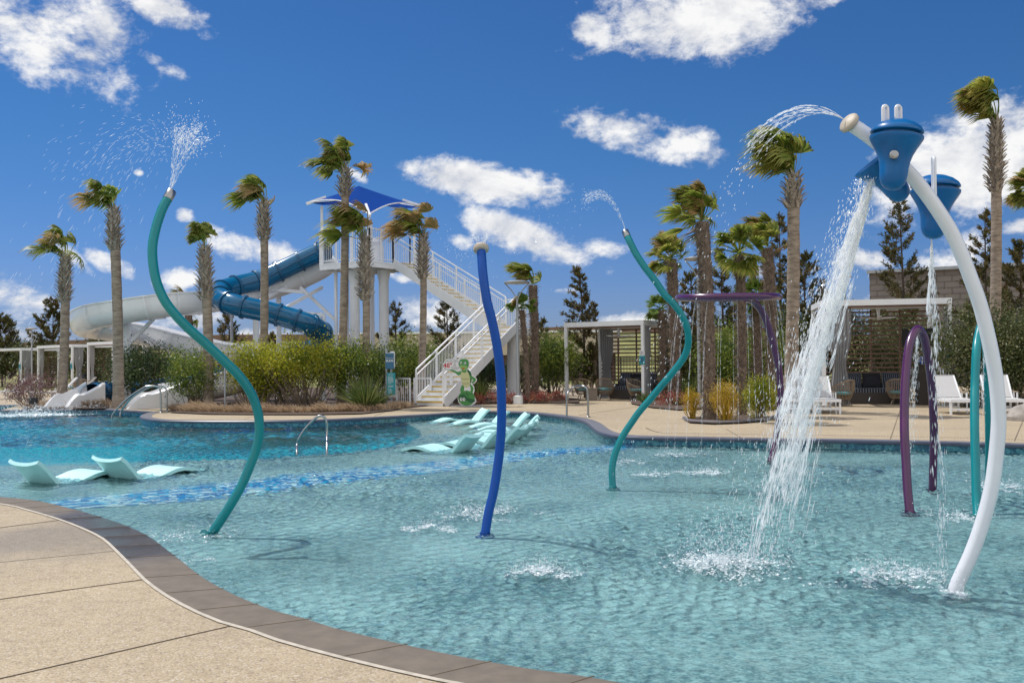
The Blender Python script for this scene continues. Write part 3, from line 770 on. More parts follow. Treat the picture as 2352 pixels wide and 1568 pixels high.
for (c, u, v, Y) in ((clf, 740, 604, 40.6), (cn, 853, 598, 39.6), (crt, 952, 600, 40.7), (cbk, 847, 600, 42.4)):
    b = at(u, v, Y); top = Vector((b.x, b.y, c.z - .12)); mb = MB()
    mb.bar((b.x, b.y, PZ - .1), top, .10, .10); mb.build('canopy_post', M['white'], tower)
    mb = MB(); mb.bar(c + (c - pk).normalized() * .18, c.lerp(pk, .32), .09, .12); mb.build('canopy_arm', M['white'], tower)
mb = MB()
p = PL(1.6, 2.0, PZ); mb.lathe([(.55, 0), (.55, .7), (.5, .95), (.35, 1.12), (.05, 1.2)], p, 20); mb.build('slide_hood', M['white_slide'], tower, True)

stair = thing('staircase', 'white steel staircase with yellow step nosings turning at a landing up to the slide tower', 'stairs', (-2.9, 33.6, 0))
NS, RUN = 17, .28; RIS = PZ / (2 * NS); W = 1.15; LZ = RIS * NS
def flight(o, d, s, z0, back):
    """o: inner bottom corner, d: climbing direction, s: across"""
    Mx = Matrix((s, d, U3)).transposed()
    for i in range(NS):
        c = o + s * W / 2 + d * (i + .5) * RUN + U3 * (z0 + (i + 1) * RIS)
        mb = MB(); mb.box(c - U3 * .02, (W - .03, RUN + .03, .04), Mx)
        mb.box(c - d * (RUN / 2 - .006) - U3 * (RIS / 2 + .02), (W - .04, .012, RIS - .04), Mx)
        tr = mb.build('tread', M['white'], stair)
        mb = MB(); mb.box(c - d * (RUN / 2 + .012) - U3 * .012, (W - .06, .035, .05), Mx); mb.build('nosing', M['yellow'], tr)
    for k in (0, W):
        a = o + s * k + U3 * z0; b = o + s * k + d * NS * RUN + U3 * (z0 + NS * RIS)
        mb = MB(); dn = (b - a).normalized()
        mb.bar(a + dn * .05 + U3 * .05, b + U3 * .0, .06, .34); mb.build('stringer', M['white'], stair)
        mb = MB(); a2, b2 = a + U3 * (.18 + RIS * .5), b + U3 * .16
        railing(mb, a2, b2, 1.0, .105, 1.35, .045, .02, True); mb.build('railing', M['white'], stair)
land0 = PL(-NS * RUN, 1.5, 0)                      # near corner where both flights meet the landing
flight(PL(0, 1.5, 0) - E1 * NS * RUN, E1, E2, LZ, False)
lo = land0 - E1 * (W + .05) - E2 * NS * RUN
flight(lo, E2, E1, 0, True)
mb = MB(); cL = land0 - E1 * .62 + E2 * .6
mb.box(cL + U3 * (LZ - .04), (1.3, 1.3, .08), rot)
for a, b in ((-.66, -.62), (.66, .62)):
    mb.bar(cL + E1 * a - E2 * .62 + U3 * (LZ - .18), cL + E1 * a + E2 * .62 + U3 * (LZ - .18), .07, .28)
mb.bar(cL + E2 * .64 - E1 * .62 + U3 * (LZ - .18), cL + E2 * .64 + E1 * .62 + U3 * (LZ - .18), .07, .28)
mb.build('landing', M['white'], stair)
mb = MB(); railing(mb, cL - E1 * .63 - E2 * .63 + U3 * LZ, cL - E1 * .63 + E2 * .63 + U3 * LZ, 1.15, .11, .6)
railing(mb, cL - E1 * .63 + E2 * .63 + U3 * LZ, cL + E1 * .63 + E2 * .63 + U3 * LZ, 1.15, .11, .6); mb.build('railing', M['white'], stair)
p = cL - E1 * .25 - E2 * .3
mb = MB(); mb.lathe([(.34, 0), (.34, .28), (.26, .29), (.24, LZ - .6), (.42, LZ - .22)], p, 18); mb.build('column', M['white'], stair, True)
# bottom newel and the fixed railing panel with the gate
a, b = G(1023, 930), G(1032, 931)
mb = MB(); mb.box((a.x, a.y - .1, .62), (.12, .12, 1.24)); mb.box((a.x + .22, a.y - .12, .55), (.12, .06, 1.1)); mb.build('newel_post', M['white'], stair)
def gate(name, label, u0, u1, vb, h):
    a, b = G(u0, vb), G(u1, vb + .3); t = thing(name, label, 'gate', a)
    mb = MB()
    for p in (a, b): mb.bar(p + U3 * .03, p + U3 * h, .06, .06)
    mb.bar(a + U3 * h, b + U3 * h, .06, .06); mb.bar(a + U3 * .08, b + U3 * .08, .06, .06); mb.build('gate_frame', M['white'], t)
    mb = MB(); n = 6
    for i in range(1, n): q = a.lerp(b, i / n); mb.bar(q + U3 * .08, q + U3 * h, .02, .02)
    mb.build('picket', M['white'], t)
gate('picket_gate', 'small white picket gate beside the teal rules sign', 912, 942, 930, .94)
gate('picket_gate', 'short white picket panel between the small gate and the stair foot', 952, 990, 929.5, .94)

# blue tube slide ---------------------------------------------------------
TR = .41
bl = thing('tube_slide', 'glossy blue tube slide zigzagging down from the tower to the pool', 'water slide', (-12, 38, 0))
bp = [at(752, 574, 41.3), at(735, 580, 41.4), at(690, 600, 41.4), at(640, 624, 41.2), at(590, 645, 40.8), at(540, 657, 40.2), at(508, 668, 39.4), at(504, 682, 38.3), at(525, 695, 37.6), at(560, 705, 37.4), at(600, 713, 37.5), at(640, 723, 37.6), at(683, 736, 37.6), at(715, 747, 37.7), at(738, 764, 38.3), at(742, 784, 39.2), at(722, 800, 40.0), at(680, 815, 40.4), at(600, 840, 40.4), at(500, 866, 40.2), at(400, 888, 39.8), at(300, 899, 39.3), at(245, 902, 38.6), at(222, 904, 37.6), at(211, 906, 36.6)]
bpath = catmull(bp, 6)
prof = [(TR * math.cos(q), TR * math.sin(q)) for q in [2 * math.pi * k / 28 for k in range(28)]]
mb = MB(); mb.grid(frame_sweep(bpath, prof, True), closed=True); mb.build('tube', M['blue_slide'], bl, True)
fl_i = [6 * k for k in (1, 2, 3, 4, 5, 6, 7, 8, 9, 11, 12, 13, 14, 15, 16, 18, 20, 22, 23)]
for i in fl_i:
    p = bpath[i]; t = (bpath[i + 1] - bpath[i - 1]).normalized(); mb = MB()
    mb.lathe([(TR - .01, -.045), (TR + .055, -.045), (TR + .055, .045), (TR - .01, .045)], p, 28, t, cap=False); mb.build('flange', M['blue_slide_dark'], bl, True)
seam = []
mb = MB(); mb.grid(frame_sweep(bpath, [(TR + .012, -.03), (TR + .03, 0), (TR + .012, .03)], False)); mb.grid(frame_sweep(bpath, [(-TR - .012, .03), (-TR - .03, 0), (-TR - .012, -.03)], False)); mb.build('seam', M['blue_slide_dark'], bl)

# white open slide ---------------------------------------------------------
ws = thing('trough_slide', 'white open trough slide looping left beneath the blue tube and down to the pool', 'water slide', (-15, 38, 0))
def trough(r, hh, th=.05, lip=.05):
    outer = []; inner = []
    for k in range(15):
        q = math.pi + math.pi * k / 14
        outer.append(((r + th) * math.cos(q), (r + th) * math.sin(q))); inner.append((r * math.cos(q), r * math.sin(q)))
    o = [(-(r + th) - lip, hh), (-(r + th) - lip, hh - .05), (-(r + th), hh - .05)] + outer + [(r + th, hh - .05), (r + th + lip, hh - .05), (r + th + lip, hh)]
    i = [(r, hh)] + [(a, b) for a, b in reversed(inner)] + [(-r, hh)]
    return o + i
wp = [at(765, 590, 42.4), at(735, 612, 42.4), at(690, 634, 42.3), at(640, 652, 42.0), at(580, 668, 41.4), at(520, 681, 40.4), at(460, 690, 39.2), at(400, 694, 38.3), at(340, 702, 38.0), at(280, 712, 38.0), at(228, 722, 38.4), at(197, 735, 39.6), at(196, 746, 41.0), at(230, 750, 41.8), at(290, 757, 41.7), at(350, 768, 41.3), at(410, 783, 41.0), at(480, 800, 40.6), at(550, 813, 40.2), at(620, 826, 39.5), at(648, 838, 38.6), at(630, 848, 37.4), at(580, 860, 36.7), at(520, 876, 36.3), at(460, 888, 35.9), at(405, 898, 35.7), at(368, 905, 35.5)]
wpath = catmull(wp, 5)
mb = MB(); rows = frame_sweep(wpath, trough(.50, .36), True); mb.grid(rows, closed=True)
mb.f.append(tuple(range(len(rows[0])))); mb.build('trough', M['white_slide'], ws, True)
for k in (2, 4, 6, 7, 8, 9, 10, 12, 13, 14, 16, 17, 18, 20, 22, 24):
    i = k * 5; p = wpath[i]; t = (wpath[i + 1] - wpath[i - 1]).normalized(); side = t.cross(U3).normalized(); up = side.cross(t)
    mb = MB(); rows = []
    for s in (-.035, .035): rows.append([p + t * s + side * a * 1.10 + up * b * 1.06 for a, b in trough(.51, .34)[1:-17]])
    mb.grid(rows); mb.build('flange', M['white'], ws)
def exit_piece(parent, p_back, p_front, w, hb, hm, name='runout'):
    d = (p_front - p_back); L = d.length; d2 = Vector((d.x, d.y, 0)).normalized(); s = Vector((d2.y, -d2.x, 0)); rows = []
    for k in range(15):
        t = k / 14; c = p_back.lerp(p_front, t); c = c + U3 * (-.22 * math.sin(math.pi * t) * .5)
        if t < .5: hw = hb + (hm - hb) * (t / .5)
        elif t < .62: hw = hm
        else: hw = hm * math.cos((t - .62) / .38 * math.pi / 2) + .06
        hw2 = hw; fw = w / 2 * (1 + .10 * t); fl = .02 + .03 * t
        lipw = .10 + .06 * t
        row = [c + s * (-fw - lipw) + U3 * (-.7), c + s * (-fw - lipw) + U3 * (hw * .9), c + s * (-fw - lipw * .4) + U3 * hw]
        for q in range(9):
            a = math.pi * q / 8
            row.append(c + s * (-fw * math.cos(a)) + U3 * (hw * (1 - math.sin(a)) ** 1.6 + .0))
        row += [c + s * (fw + lipw * .4) + U3 * hw, c + s * (fw + lipw) + U3 * (hw * .9), c + s * (fw + lipw) + U3 * (-.7)]
        rows.append(row)
    mb = MB(); mb.grid(rows); n = len(rows[0])
    mb.f.append(tuple((len(rows) - 1) * n + k for k in range(n)))
    return mb.build(name, M['white_slide'], parent, True)
pf = G(121, 947, -.15)
exit_piece(bl, Vector((pf.x + .85, pf.y + 1.55, .30)), pf, .95, .60, .55)
pf = G(279, 948, -.15)
exit_piece(ws, Vector((pf.x + 1.85, pf.y + 1.05, .38)), pf, .95, .62, .56)
# supports
def post_arm(parent, u, v, Y, r, arms):
    b = at(u, v, Y); mb = MB(); mb.lathe([(r * 1.5, 0), (r * 1.5, .05), (r, .06), (r, b.z)], (b.x, b.y, 0), 18); mb.build('support_post', M['white'], parent, True)
    for (u0, v0, Y0, u1, v1, Y1, w) in arms:
        mb = MB(); mb.bar(at(u0, v0, Y0), at(u1, v1, Y1), w, w * 1.3); mb.build('support_arm', M['white'], parent)
post_arm(ws, 289, 728, 38.9, .19, [(289, 735, 38.9, 380, 727, 38.9, .12), (289, 797, 38.9, 354, 731, 38.8, .10), (238, 758, 39.0, 262, 738, 38.6, .10), (289, 747, 39.0, 410, 818, 41.5, .11), (236, 757, 40.2, 289, 762, 39.2, .12), (300, 764, 39, 360, 800, 41.0, .09)])
post_arm(bl, 588, 690, 39.4, .13, [(588, 700, 39.4, 560, 690, 38.9, .10), (588, 696, 39.4, 640, 668, 41.6, .10), (640, 668, 41.4, 690, 640, 42.2, .10), (588, 705, 39.4, 690, 735, 38.2, .10), (685, 745, 38.0, 740, 722, 38.4, .10), (590, 662, 41.3, 700, 671, 41.6, .11), (690, 660, 41.6, 770, 735, 41.2, .10), (650, 710, 40, 740, 660, 41.8, .10)])
post_arm(bl, 742, 722, 39.2, .10, [(700, 721, 38.2, 742, 724, 39.2, .14)])
post_arm(bl, 640, 668, 42.2, .11, [])
# ------------------------------------------------------------------ spray poles, arches, ring and the bucket pole
def pxpath(pts, Y):
    out = []
    for p in pts:
        y = p[2] if len(p) > 2 else Y
        out.append(at(p[0], p[1], y))
    return out
def below(p, q):
    """a short buried piece so the pole runs to the pool floor"""
    d = (p - q).normalized(); return p + d * .2
def baseY(u, v): return G(u, v, FZ + .02).y
pole1_px = [(484, 1229), (528.6, 1161), (556, 1112), (574, 1070), (587, 1036), (595.5, 997), (593.5, 952), (579, 907.5), (552, 866), (513, 826.6), (471, 787.5), (434, 755), (405.7, 726), (379.5, 692), (362.5, 655.5), (353, 616), (350.2, 569), (358, 524.6), (372, 482), (387, 453)]
Y1 = baseY(484, 1229)
def helix(pts, Y, amp):
    n = len(pts); return [(p[0], p[1], Y + amp * math.sin(2.2 * math.pi * i / (n - 1)) * (i / (n - 1)) ** .3) for i, p in enumerate(pts)]
def base_plate(p, r, m, t):
    mb = MB(); mb.lathe([(r * 2.1, 0), (r * 2.1, .014), (r * 1.25, .016), (r * 1.12, .05), (r * 1.0, .055)], (p.x, p.y, FZ + .002), 24); fl_ = mb.build('base_flange', m, t, True)
    mb = MB()
    for k in range(6):
        q = math.pi / 3 * k + .3; mb.lathe([(.011, .014), (.011, .026), (.004, .03)], (p.x + math.cos(q) * r * 1.7, p.y + math.sin(q) * r * 1.7, FZ + .002), 6)
    mb.build('flange_bolt', M['steel'], fl_)
def spray_pole(name, label, px, Y, r, m, amp, group, tipm, tip):
    pts = pxpath(helix(px, Y, amp), Y); t = thing(name, label, 'spray pole', (pts[0].x, pts[0].y, WZ), group=group)
    pts = [below(pts[0], pts[1])] + pts
    c = catmull(pts, 7)
    mb = MB(); mb.tube(c, r, 18); mb.build('pole', m, t, True)
    d = (c[-1] - c[-3]).normalized()
    if tip == 'collar':
        mb = MB(); mb.lathe([(r * 1.04, -.03), (r * 1.06, -.028), (r * 1.06, .075), (r * .98, .08), (r * .9, .08), (r * .88, .055), (0.001, .052)], c[-1], 22, d, cap=False); nz = mb.build('nozzle_collar', tipm, t, True)
        mb = MB()
        a = d.cross(U3).normalized(); b = d.cross(a)
        for rr, k in ((.55, 8), (.25, 4)):
            for i in range(k):
                q = 2 * math.pi * i / k; mb.lathe([(.006, .05), (.006, .062)], c[-1] + (a * math.cos(q) + b * math.sin(q)) * r * rr, 6, d)
        mb.build('jet_hole', M['black_metal'], nz)
    else:
        mb = MB(); R_ = r * 1.72; prof = [(0.001, -.02), (R_ * .72, -.024), (R_ * .93, -.014), (R_, .006), (R_ * .98, .026), (R_ * .8, .046), (R_ * .5, .055), (.001, .058)]
        mb.lathe(prof, c[-1], 26, d, cap=False); mb.build('mushroom_cap', tipm, t, True)
    base_plate(pts[1], r, m, t)
    return t, c
sp1, c1_ = spray_pole('spray_pole', 'tall teal S shaped spray pole at the left with steel collar tip', pole1_px, Y1, .047, M['teal'], .22, 'curving spray poles in the splash pool', M['steel'], 'collar')
pole2_px = [(1114, 1229), (1122, 1178), (1134, 1127), (1144, 1064), (1149.5, 1013), (1152, 967), (1151.8, 908), (1148.7, 849.5), (1141, 791), (1129, 732), (1120.5, 700), (1113.5, 662), (1108.6, 622.7), (1106.5, 593), (1105, 573)]
Y2 = baseY(1114, 1229)
sp2, c2_ = spray_pole('spray_pole', 'dark blue wavy spray pole with a beige mushroom cap', pole2_px, Y2, .046, M['blue_pole'], .10, 'curving spray poles in the splash pool', M['beige'], 'cap')
pole3_px = [(1408, 1122), (1406, 1098), (1406.5, 1072), (1414, 1038), (1430, 1002), (1453, 966.7), (1468.5, 945), (1492, 918), (1515, 890.5), (1537, 865), (1556, 841.7), (1572, 818), (1580, 795), (1581, 771.4), (1576, 746), (1564, 720.6), (1546.6, 697), (1527, 677), (1505, 645), (1482, 615), (1462, 585), (1447, 556), (1440, 541)]
Y3 = baseY(1408, 1122)
sp3, c3_ = spray_pole('spray_pole', 'slender teal S shaped spray pole in front of the middle cabana', pole3_px, Y3, .046, M['teal'], .2, 'curving spray poles in the splash pool', M['steel'], 'collar')

# purple ring shower
Yr = baseY(1770, 1063)
ring = thing('ring_shower', 'purple ring shower on a bent purple pole behind the waterfall', 'water shower', G(1770, 1063, WZ))
rc = at(1672, 683, Yr - .1); RRING = .80; tl = R(2.6)
mb = MB(); ringpts = []
for k in range(64):
    q = 2 * math.pi * k / 64; ringpts.append(rc + Vector((math.cos(q) * RRING, math.sin(q) * RRING * math.cos(tl), math.sin(q) * RRING * math.sin(tl))))
mb.tube(ringpts, .056, 14, closed=True); mb.build('ring', M['purple'], ring, True)
pp = pxpath([(1770, 1063), (1780, 1018), (1789, 963), (1793, 919), (1792, 874), (1787.7, 838), (1774, 783.7), (1760, 737), (1744, 707), (1727.5, 690), (1712, 684)], Yr)
for i, p in enumerate(pp): p.y -= .8 * (i / (len(pp) - 1)) ** 2.2
pp = [at(*(q[:2] + (Yr - .75 * (i / 10) ** 2.2,))) for i, q in enumerate([(1770, 1063), (1780, 1018), (1789, 963), (1793, 919), (1792, 874), (1787.7, 838), (1774, 783.7), (1760, 737), (1744, 707), (1727.5, 691), (1712, 685)])]
mb = MB(); mb.tube(catmull([below(pp[0], pp[1])] + pp, 6), .056, 14); mb.build('pole', M['purple'], ring, True)

# arches
def arch(name, label, m, px, Ya, Yb, r):
    n = len(px); pts = [at(u, v, Ya + (Yb - Ya) * (i / (n - 1))) for i, (u, v) in enumerate(px)]
    t = thing(name, label, 'spray arch', (pts[0].x, pts[0].y, WZ), group='tall spray arches')
    pts = [below(pts[0], pts[1])] + pts + [below(pts[-1], pts[-2])]
    mb = MB(); mb.tube(catmull(pts, 6), r, 16); mb.build('arch_tube', m, t, True)
    for p in (pts[1], pts[-2]):
        base_plate(p, r, m, t)
    return pts
arch('spray_arch', 'narrow purple spray arch standing in front of the right cabana', M['purple'], [(2090, 1179.6), (2084, 1117), (2081, 1062), (2077.5, 1000), (2077, 960), (2078, 900), (2081, 854), (2086, 807), (2094, 775), (2108, 756), (2121, 772), (2128, 802), (2134.5, 842), (2139, 877), (2142, 913), (2144.5, 971), (2145, 1010), (2143.5, 1070), (2142, 1130)], baseY(2090, 1179.6), baseY(2142, 1130), .049)
arch('spray_arch', 'turquoise spray arch half hidden behind the white bucket pole', M['teal'], [(2246, 1188), (2242.6, 1144), (2240.5, 1062), (2238.5, 980), (2238.5, 925), (2239.5, 877), (2242.5, 807), (2247, 772), (2255, 745), (2262, 765), (2266, 807), (2269, 877), (2272, 994), (2272, 1060), (2270, 1132)], baseY(2246, 1188), baseY(2270, 1132), .047)

# white pole with dumping buckets
YB = baseY(2192, 1366)
bk = thing('bucket_pole', 'big white curved water pole at the right carrying three blue dumping buckets', 'water feature', G(2192, 1366, WZ))
wpx = [(2191, 1367), (2201.4, 1335), (2226.8, 1280.7), (2248, 1226), (2265, 1171), (2278, 1116.7), (2286, 1062), (2292, 1000), (2293.6, 948), (2288.5, 877.5), (2276.8, 807), (2261, 737), (2248, 690), (2231, 643), (2211, 590), (2185.7, 534), (2152.7, 481), (2119.7, 435), (2091.7, 402), (2051, 360), (2008, 323), (1975, 299), (1951, 283)]
wp_ = pxpath(wpx, YB)
wc = catmull([below(wp_[0], wp_[1])] + wp_, 6)
mb = MB(); mb.tube(wc, .051, 20); mb.build('pole', M['white_pole'], bk, True)
mb = MB(); mb.lathe([(.09, 0), (.09, .014), (.055, .022)], (wp_[0].x, wp_[0].y, FZ + .002), 20); mb.build('base_flange', M['white_pole'], bk, True)
d = (wc[-1] - wc[-4]).normalized(); d = (d + Vector((0, -.35, 0))).normalized()
mb = MB(); R_ = .079; mb.lathe([(.001, -.02), (R_ * .8, -.022), (R_ * .96, -.012), (R_, .002), (R_ * .97, .014), (R_ * .8, .026), (.001, .032)], wc[-1], 26, d, cap=False); mb.build('spray_cap', M['beige'], bk, True)
def bucket(c, w, h, axis, lid=True, bolt=True, loops=1, faceang=0):
    """bell shaped bucket: c = rim centre, axis points from rim to foot"""
    ax = Vector(axis).normalized()
    # squarish bell: lathe with superellipse-like taper
    k = w / 2
    prof = [(k * 1.0, -.006), (k * 1.0, .008), (k * .97, h * .05), (k * .90, h * .11), (k * .78, h * .21), (k * .655, h * .33), (k * .57, h * .46), (k * .535, h * .58), (k * .52, h * .70), (k * .49, h * .80), (k * .42, h * .89), (k * .30, h * .96), (k * .15, h * .99), (.001, h)]
    inner = [(k * .97, -.004), (k * .86, h * .1), (k * .60, h * .33), (k * .50, h * .58), (k * .40, h * .85), (.001, h * .93)]
    mb = MB(); mb.lathe(prof, c, 30, ax, cap=False); mb.lathe(list(reversed(inner)), c, 30, ax, cap=False); mb.lathe([(k * 1.0, -.004), (k * .97, -.004)], c, 30, ax, cap=False)
    b = mb.build('bucket', M['bucket'], bk, True)
    if lid:
        mb = MB(); L = [(k * .93, -.028), (k * .985, -.036), (k * .985, -.044), (k * .90, -.070), (k * .70, -.098), (k * .42, -.119), (.001, -.126)]
        mb.lathe(L, c, 30, ax, cap=True); mb.build('bucket_lid', M['bucket'], b, True)
        mb = MB(); mb.lathe([(k * .80, -.006), (k * .80, -.034)], c, 30, ax, cap=True); mb.build('lid_neck', M['bucket'], b, True)
    if bolt:
        q = c + ax * h * .42 + Vector((-.055, -k * .70, .01))
        mb = MB(); mb.lathe([(.030, -.02), (.030, .012), (.024, .016), (.018, .016), (.018, .022), (.001, .022)], q, 18, (-.15, -1, .05), cap=False); mb.build('bolt', M['steel'], b, True)
    return b
def loop(parent, p, w, h, ang):
    s = Vector((math.cos(ang), math.sin(ang), 0)); pts = []
    for i in range(11):
        q = math.pi * i / 10; pts.append(p + s * (-math.cos(q) * w / 2) + U3 * (h + math.sin(q) * w / 2))
    pts = [p - s * w / 2] + pts + [p + s * w / 2]
    mb = MB(); mb.tube(pts, .0135, 12); mb.build('handle_loop', M['white_pole'], parent, True)
bY = YB - .22
c = at(2059, 317, bY); b1 = bucket(c, 119 / ppm(bY), 122 / ppm(bY), (-.10, 0, -1))
loop(b1, at(2034, 288, bY), .040, .115, R(25)); loop(b1, at(2064, 288, bY), .040, .115, R(25))
bY2 = YB + .16
c = at(2008, 372, bY2); b2 = bucket(c, 104 / ppm(bY2), 112 / ppm(bY2), (.62, 0, -.78), lid=False, bolt=False)
bY3 = YB + .50
c = at(2148, 440, bY3); b3 = bucket(c, 110 / ppm(bY3), 110 / ppm(bY3), (-.06, 0, -1), bolt=False)
loop(b3, at(2146, 460, bY3 - .22), .075, .285, R(75))
mb = MB(); mb.bar(wc[int(len(wc) * .80)], at(2148, 470, bY3), .06, .06); mb.bar(at(2060, 360, bY2), at(2060, 360, bY), .05, .05); mb.build('pivot_bar', M['white_pole'], bk)
# ------------------------------------------------------------------ plants
WIND = np.array([-1.0, -.12, -.02])
def nrm_(a): return a / np.maximum(1e-9, np.linalg.norm(a, axis=-1, keepdims=True))
M['palm_leaf'] = leaf_mat('palm_fronds', [(.09, .135, .02), (.19, .26, .04), (.31, .38, .06), (.44, .42, .10)], .55, .42, (.42, .25, .12), 1.5)
M['palm_dry'] = leaf_mat('wind_burnt_fronds', [(.22, .21, .055), (.38, .27, .11), (.52, .34, .16)], .5, .6, (.48, .31, .17), 1.5)
M['palm_bright'] = leaf_mat('bright_fronds', [(.07, .14, .02), (.13, .22, .035), (.20, .28, .05)], .35, .4, (.22, .22, .07), 1.5)
M['trunk_sabal'] = mat('palm_trunk', (.23, .175, .13), .9, var=.30, vscale=3.2, bump=.8, bscale=9, stretch=(1.2, 1.2, 5), col2=(.31, .25, .195))
M['boots'] = mat('palm_boots', (.25, .205, .165), .85, var=.3, vscale=9, island=.35, col2=(.34, .29, .24))
M['trunk_hairy'] = mat('hairy_palm_trunk', (.105, .075, .055), .95, var=.45, vscale=16, bump=1, bscale=30, stretch=(1, 1, .5), col2=(.17, .125, .095))
M['fiber'] = mat('palm_fibre', (.17, .125, .095), .95, island=.5)
M['bark'] = mat('bark', (.09, .065, .05), .9, var=.3, vscale=12, bump=.6)
M['twig'] = mat('bare_twig', (.19, .145, .105), .9, island=.4)

def fan_crown(rng, c, size, nf, el=(-10, 88), bend=1.0, ml=26, up_bias=.6, dry=.25, w=.034, gravity=.35):
    """fan fronds blown to one side: returns (V,F,tip) of green and of dry fronds"""
    out = {0: [[], [], [], 0], 1: [[], [], [], 0]}
    for i in range(nf):
        az = rng.uniform(0, 2 * math.pi); e = R(el[0] + (el[1] - el[0]) * rng.uniform() ** up_bias)
        d = np.array([math.cos(az) * math.cos(e), math.sin(az) * math.cos(e), math.sin(e)])
        flag = bend > .7 and rng.uniform() < .72          # most fronds of a wind blown head stand up and stream away
        if flag: d = nrm_(np.array([rng.normal() * .24, rng.normal() * .24, 1.0]))
        d = nrm_(d + WIND * .22 * bend * rng.uniform(.4, 1.3))
        Lp = size * (rng.uniform(.12, .68) if flag else rng.uniform(.32, .52)); Ll = size * (rng.uniform(.30, .43) if flag else rng.uniform(.38, .52))
        p1 = c + d * Lp * .55; d2 = nrm_(d + WIND * .20 * bend); p2 = p1 + d2 * Lp * .45
        d3 = nrm_(d2 + WIND * (.22 if flag else .3) * bend)
        s = np.cross(d3, np.array([0, 0, 1.0])); s = nrm_(s if np.linalg.norm(s) > .1 else np.array([1.0, 0, 0]))
        tw = rng.uniform(-.9, .9); n0 = np.cross(s, d3); s = s * math.cos(tw) + n0 * math.sin(tw)
        isdry = 1 if rng.uniform() < dry * .65 else 0
        V, F, T, base = out[isdry]
        # petiole
        pw = .016
        q = np.cross(d, s); q = nrm_(q) * pw
        V += [c - q, c + q, p1 - q, p1 + q, p2 - q, p2 + q]; T += [0] * 6
        b = len(V) - 6; F += [(b, b + 1, b + 3, b + 2), (b + 2, b + 3, b + 5, b + 4)]
        burnt = rng.uniform(.0, .62)
        for k in range(ml):
            a = R(-82 + 164 * k / (ml - 1)) ; ld = nrm_(d3 * math.cos(a) + s * math.sin(a) * .95 + np.cross(s, d3) * rng.uniform(-.10, .10) + WIND * .38 * bend)
            L_ = Ll * (1 - .28 * abs(a) / 1.45) * rng.uniform(.85, 1.1)
            wb = rng.uniform(.5, 1.0) * bend
            pm1 = p2 + ld * L_ * .42; pm2 = p2 + ld * L_ * .76 + WIND * L_ * .15 * wb + np.array([0, 0, -.05]) * L_ * gravity
            pe = p2 + ld * L_ * .96 + WIND * L_ * .40 * wb + np.array([0, 0, -.30]) * L_ * gravity
            wv = nrm_(np.cross(ld, np.cross(s, d3) + 1e-6)) * w
            V += [p2 - wv * .35, p2 + wv * .35, pm1 - wv, pm1 + wv, pm2 - wv * .75, pm2 + wv * .75, pe - wv * .08, pe + wv * .08]
            T += [0, 0, 0, 0, burnt * .35, burnt * .35, burnt, burnt]
            b = len(V) - 8; F += [(b, b + 1, b + 3, b + 2), (b + 2, b + 3, b + 5, b + 4), (b + 4, b + 5, b + 7, b + 6)]
    return out
def trunk_tube(rng, base, top, r0, r1, rough=.06, n=14, m=40, ring=.0):
    rows = []
    d = top - base
    for i in range(m):
        t = i / (m - 1); p = base + d * t; bow = math.sin(math.pi * t) * .05
        r = (r0 + (r1 - r0) * t) * (1 + (.28 * math.exp(-t * 14) if i < m // 3 else 0))
        r *= 1 + ring * (1 if i % 2 else -1)
        rows.append([Vector((p.x + bow + math.cos(2 * math.pi * k / n) * r * (1 + rng.uniform(-rough, rough)), p.y + math.sin(2 * math.pi * k / n) * r * (1 + rng.uniform(-rough, rough)), p.z)) for k in range(n)])
    mb = MB(); mb.grid(rows, closed=True); mb.f.append(tuple((m - 1) * n + k for k in range(n))); return mb
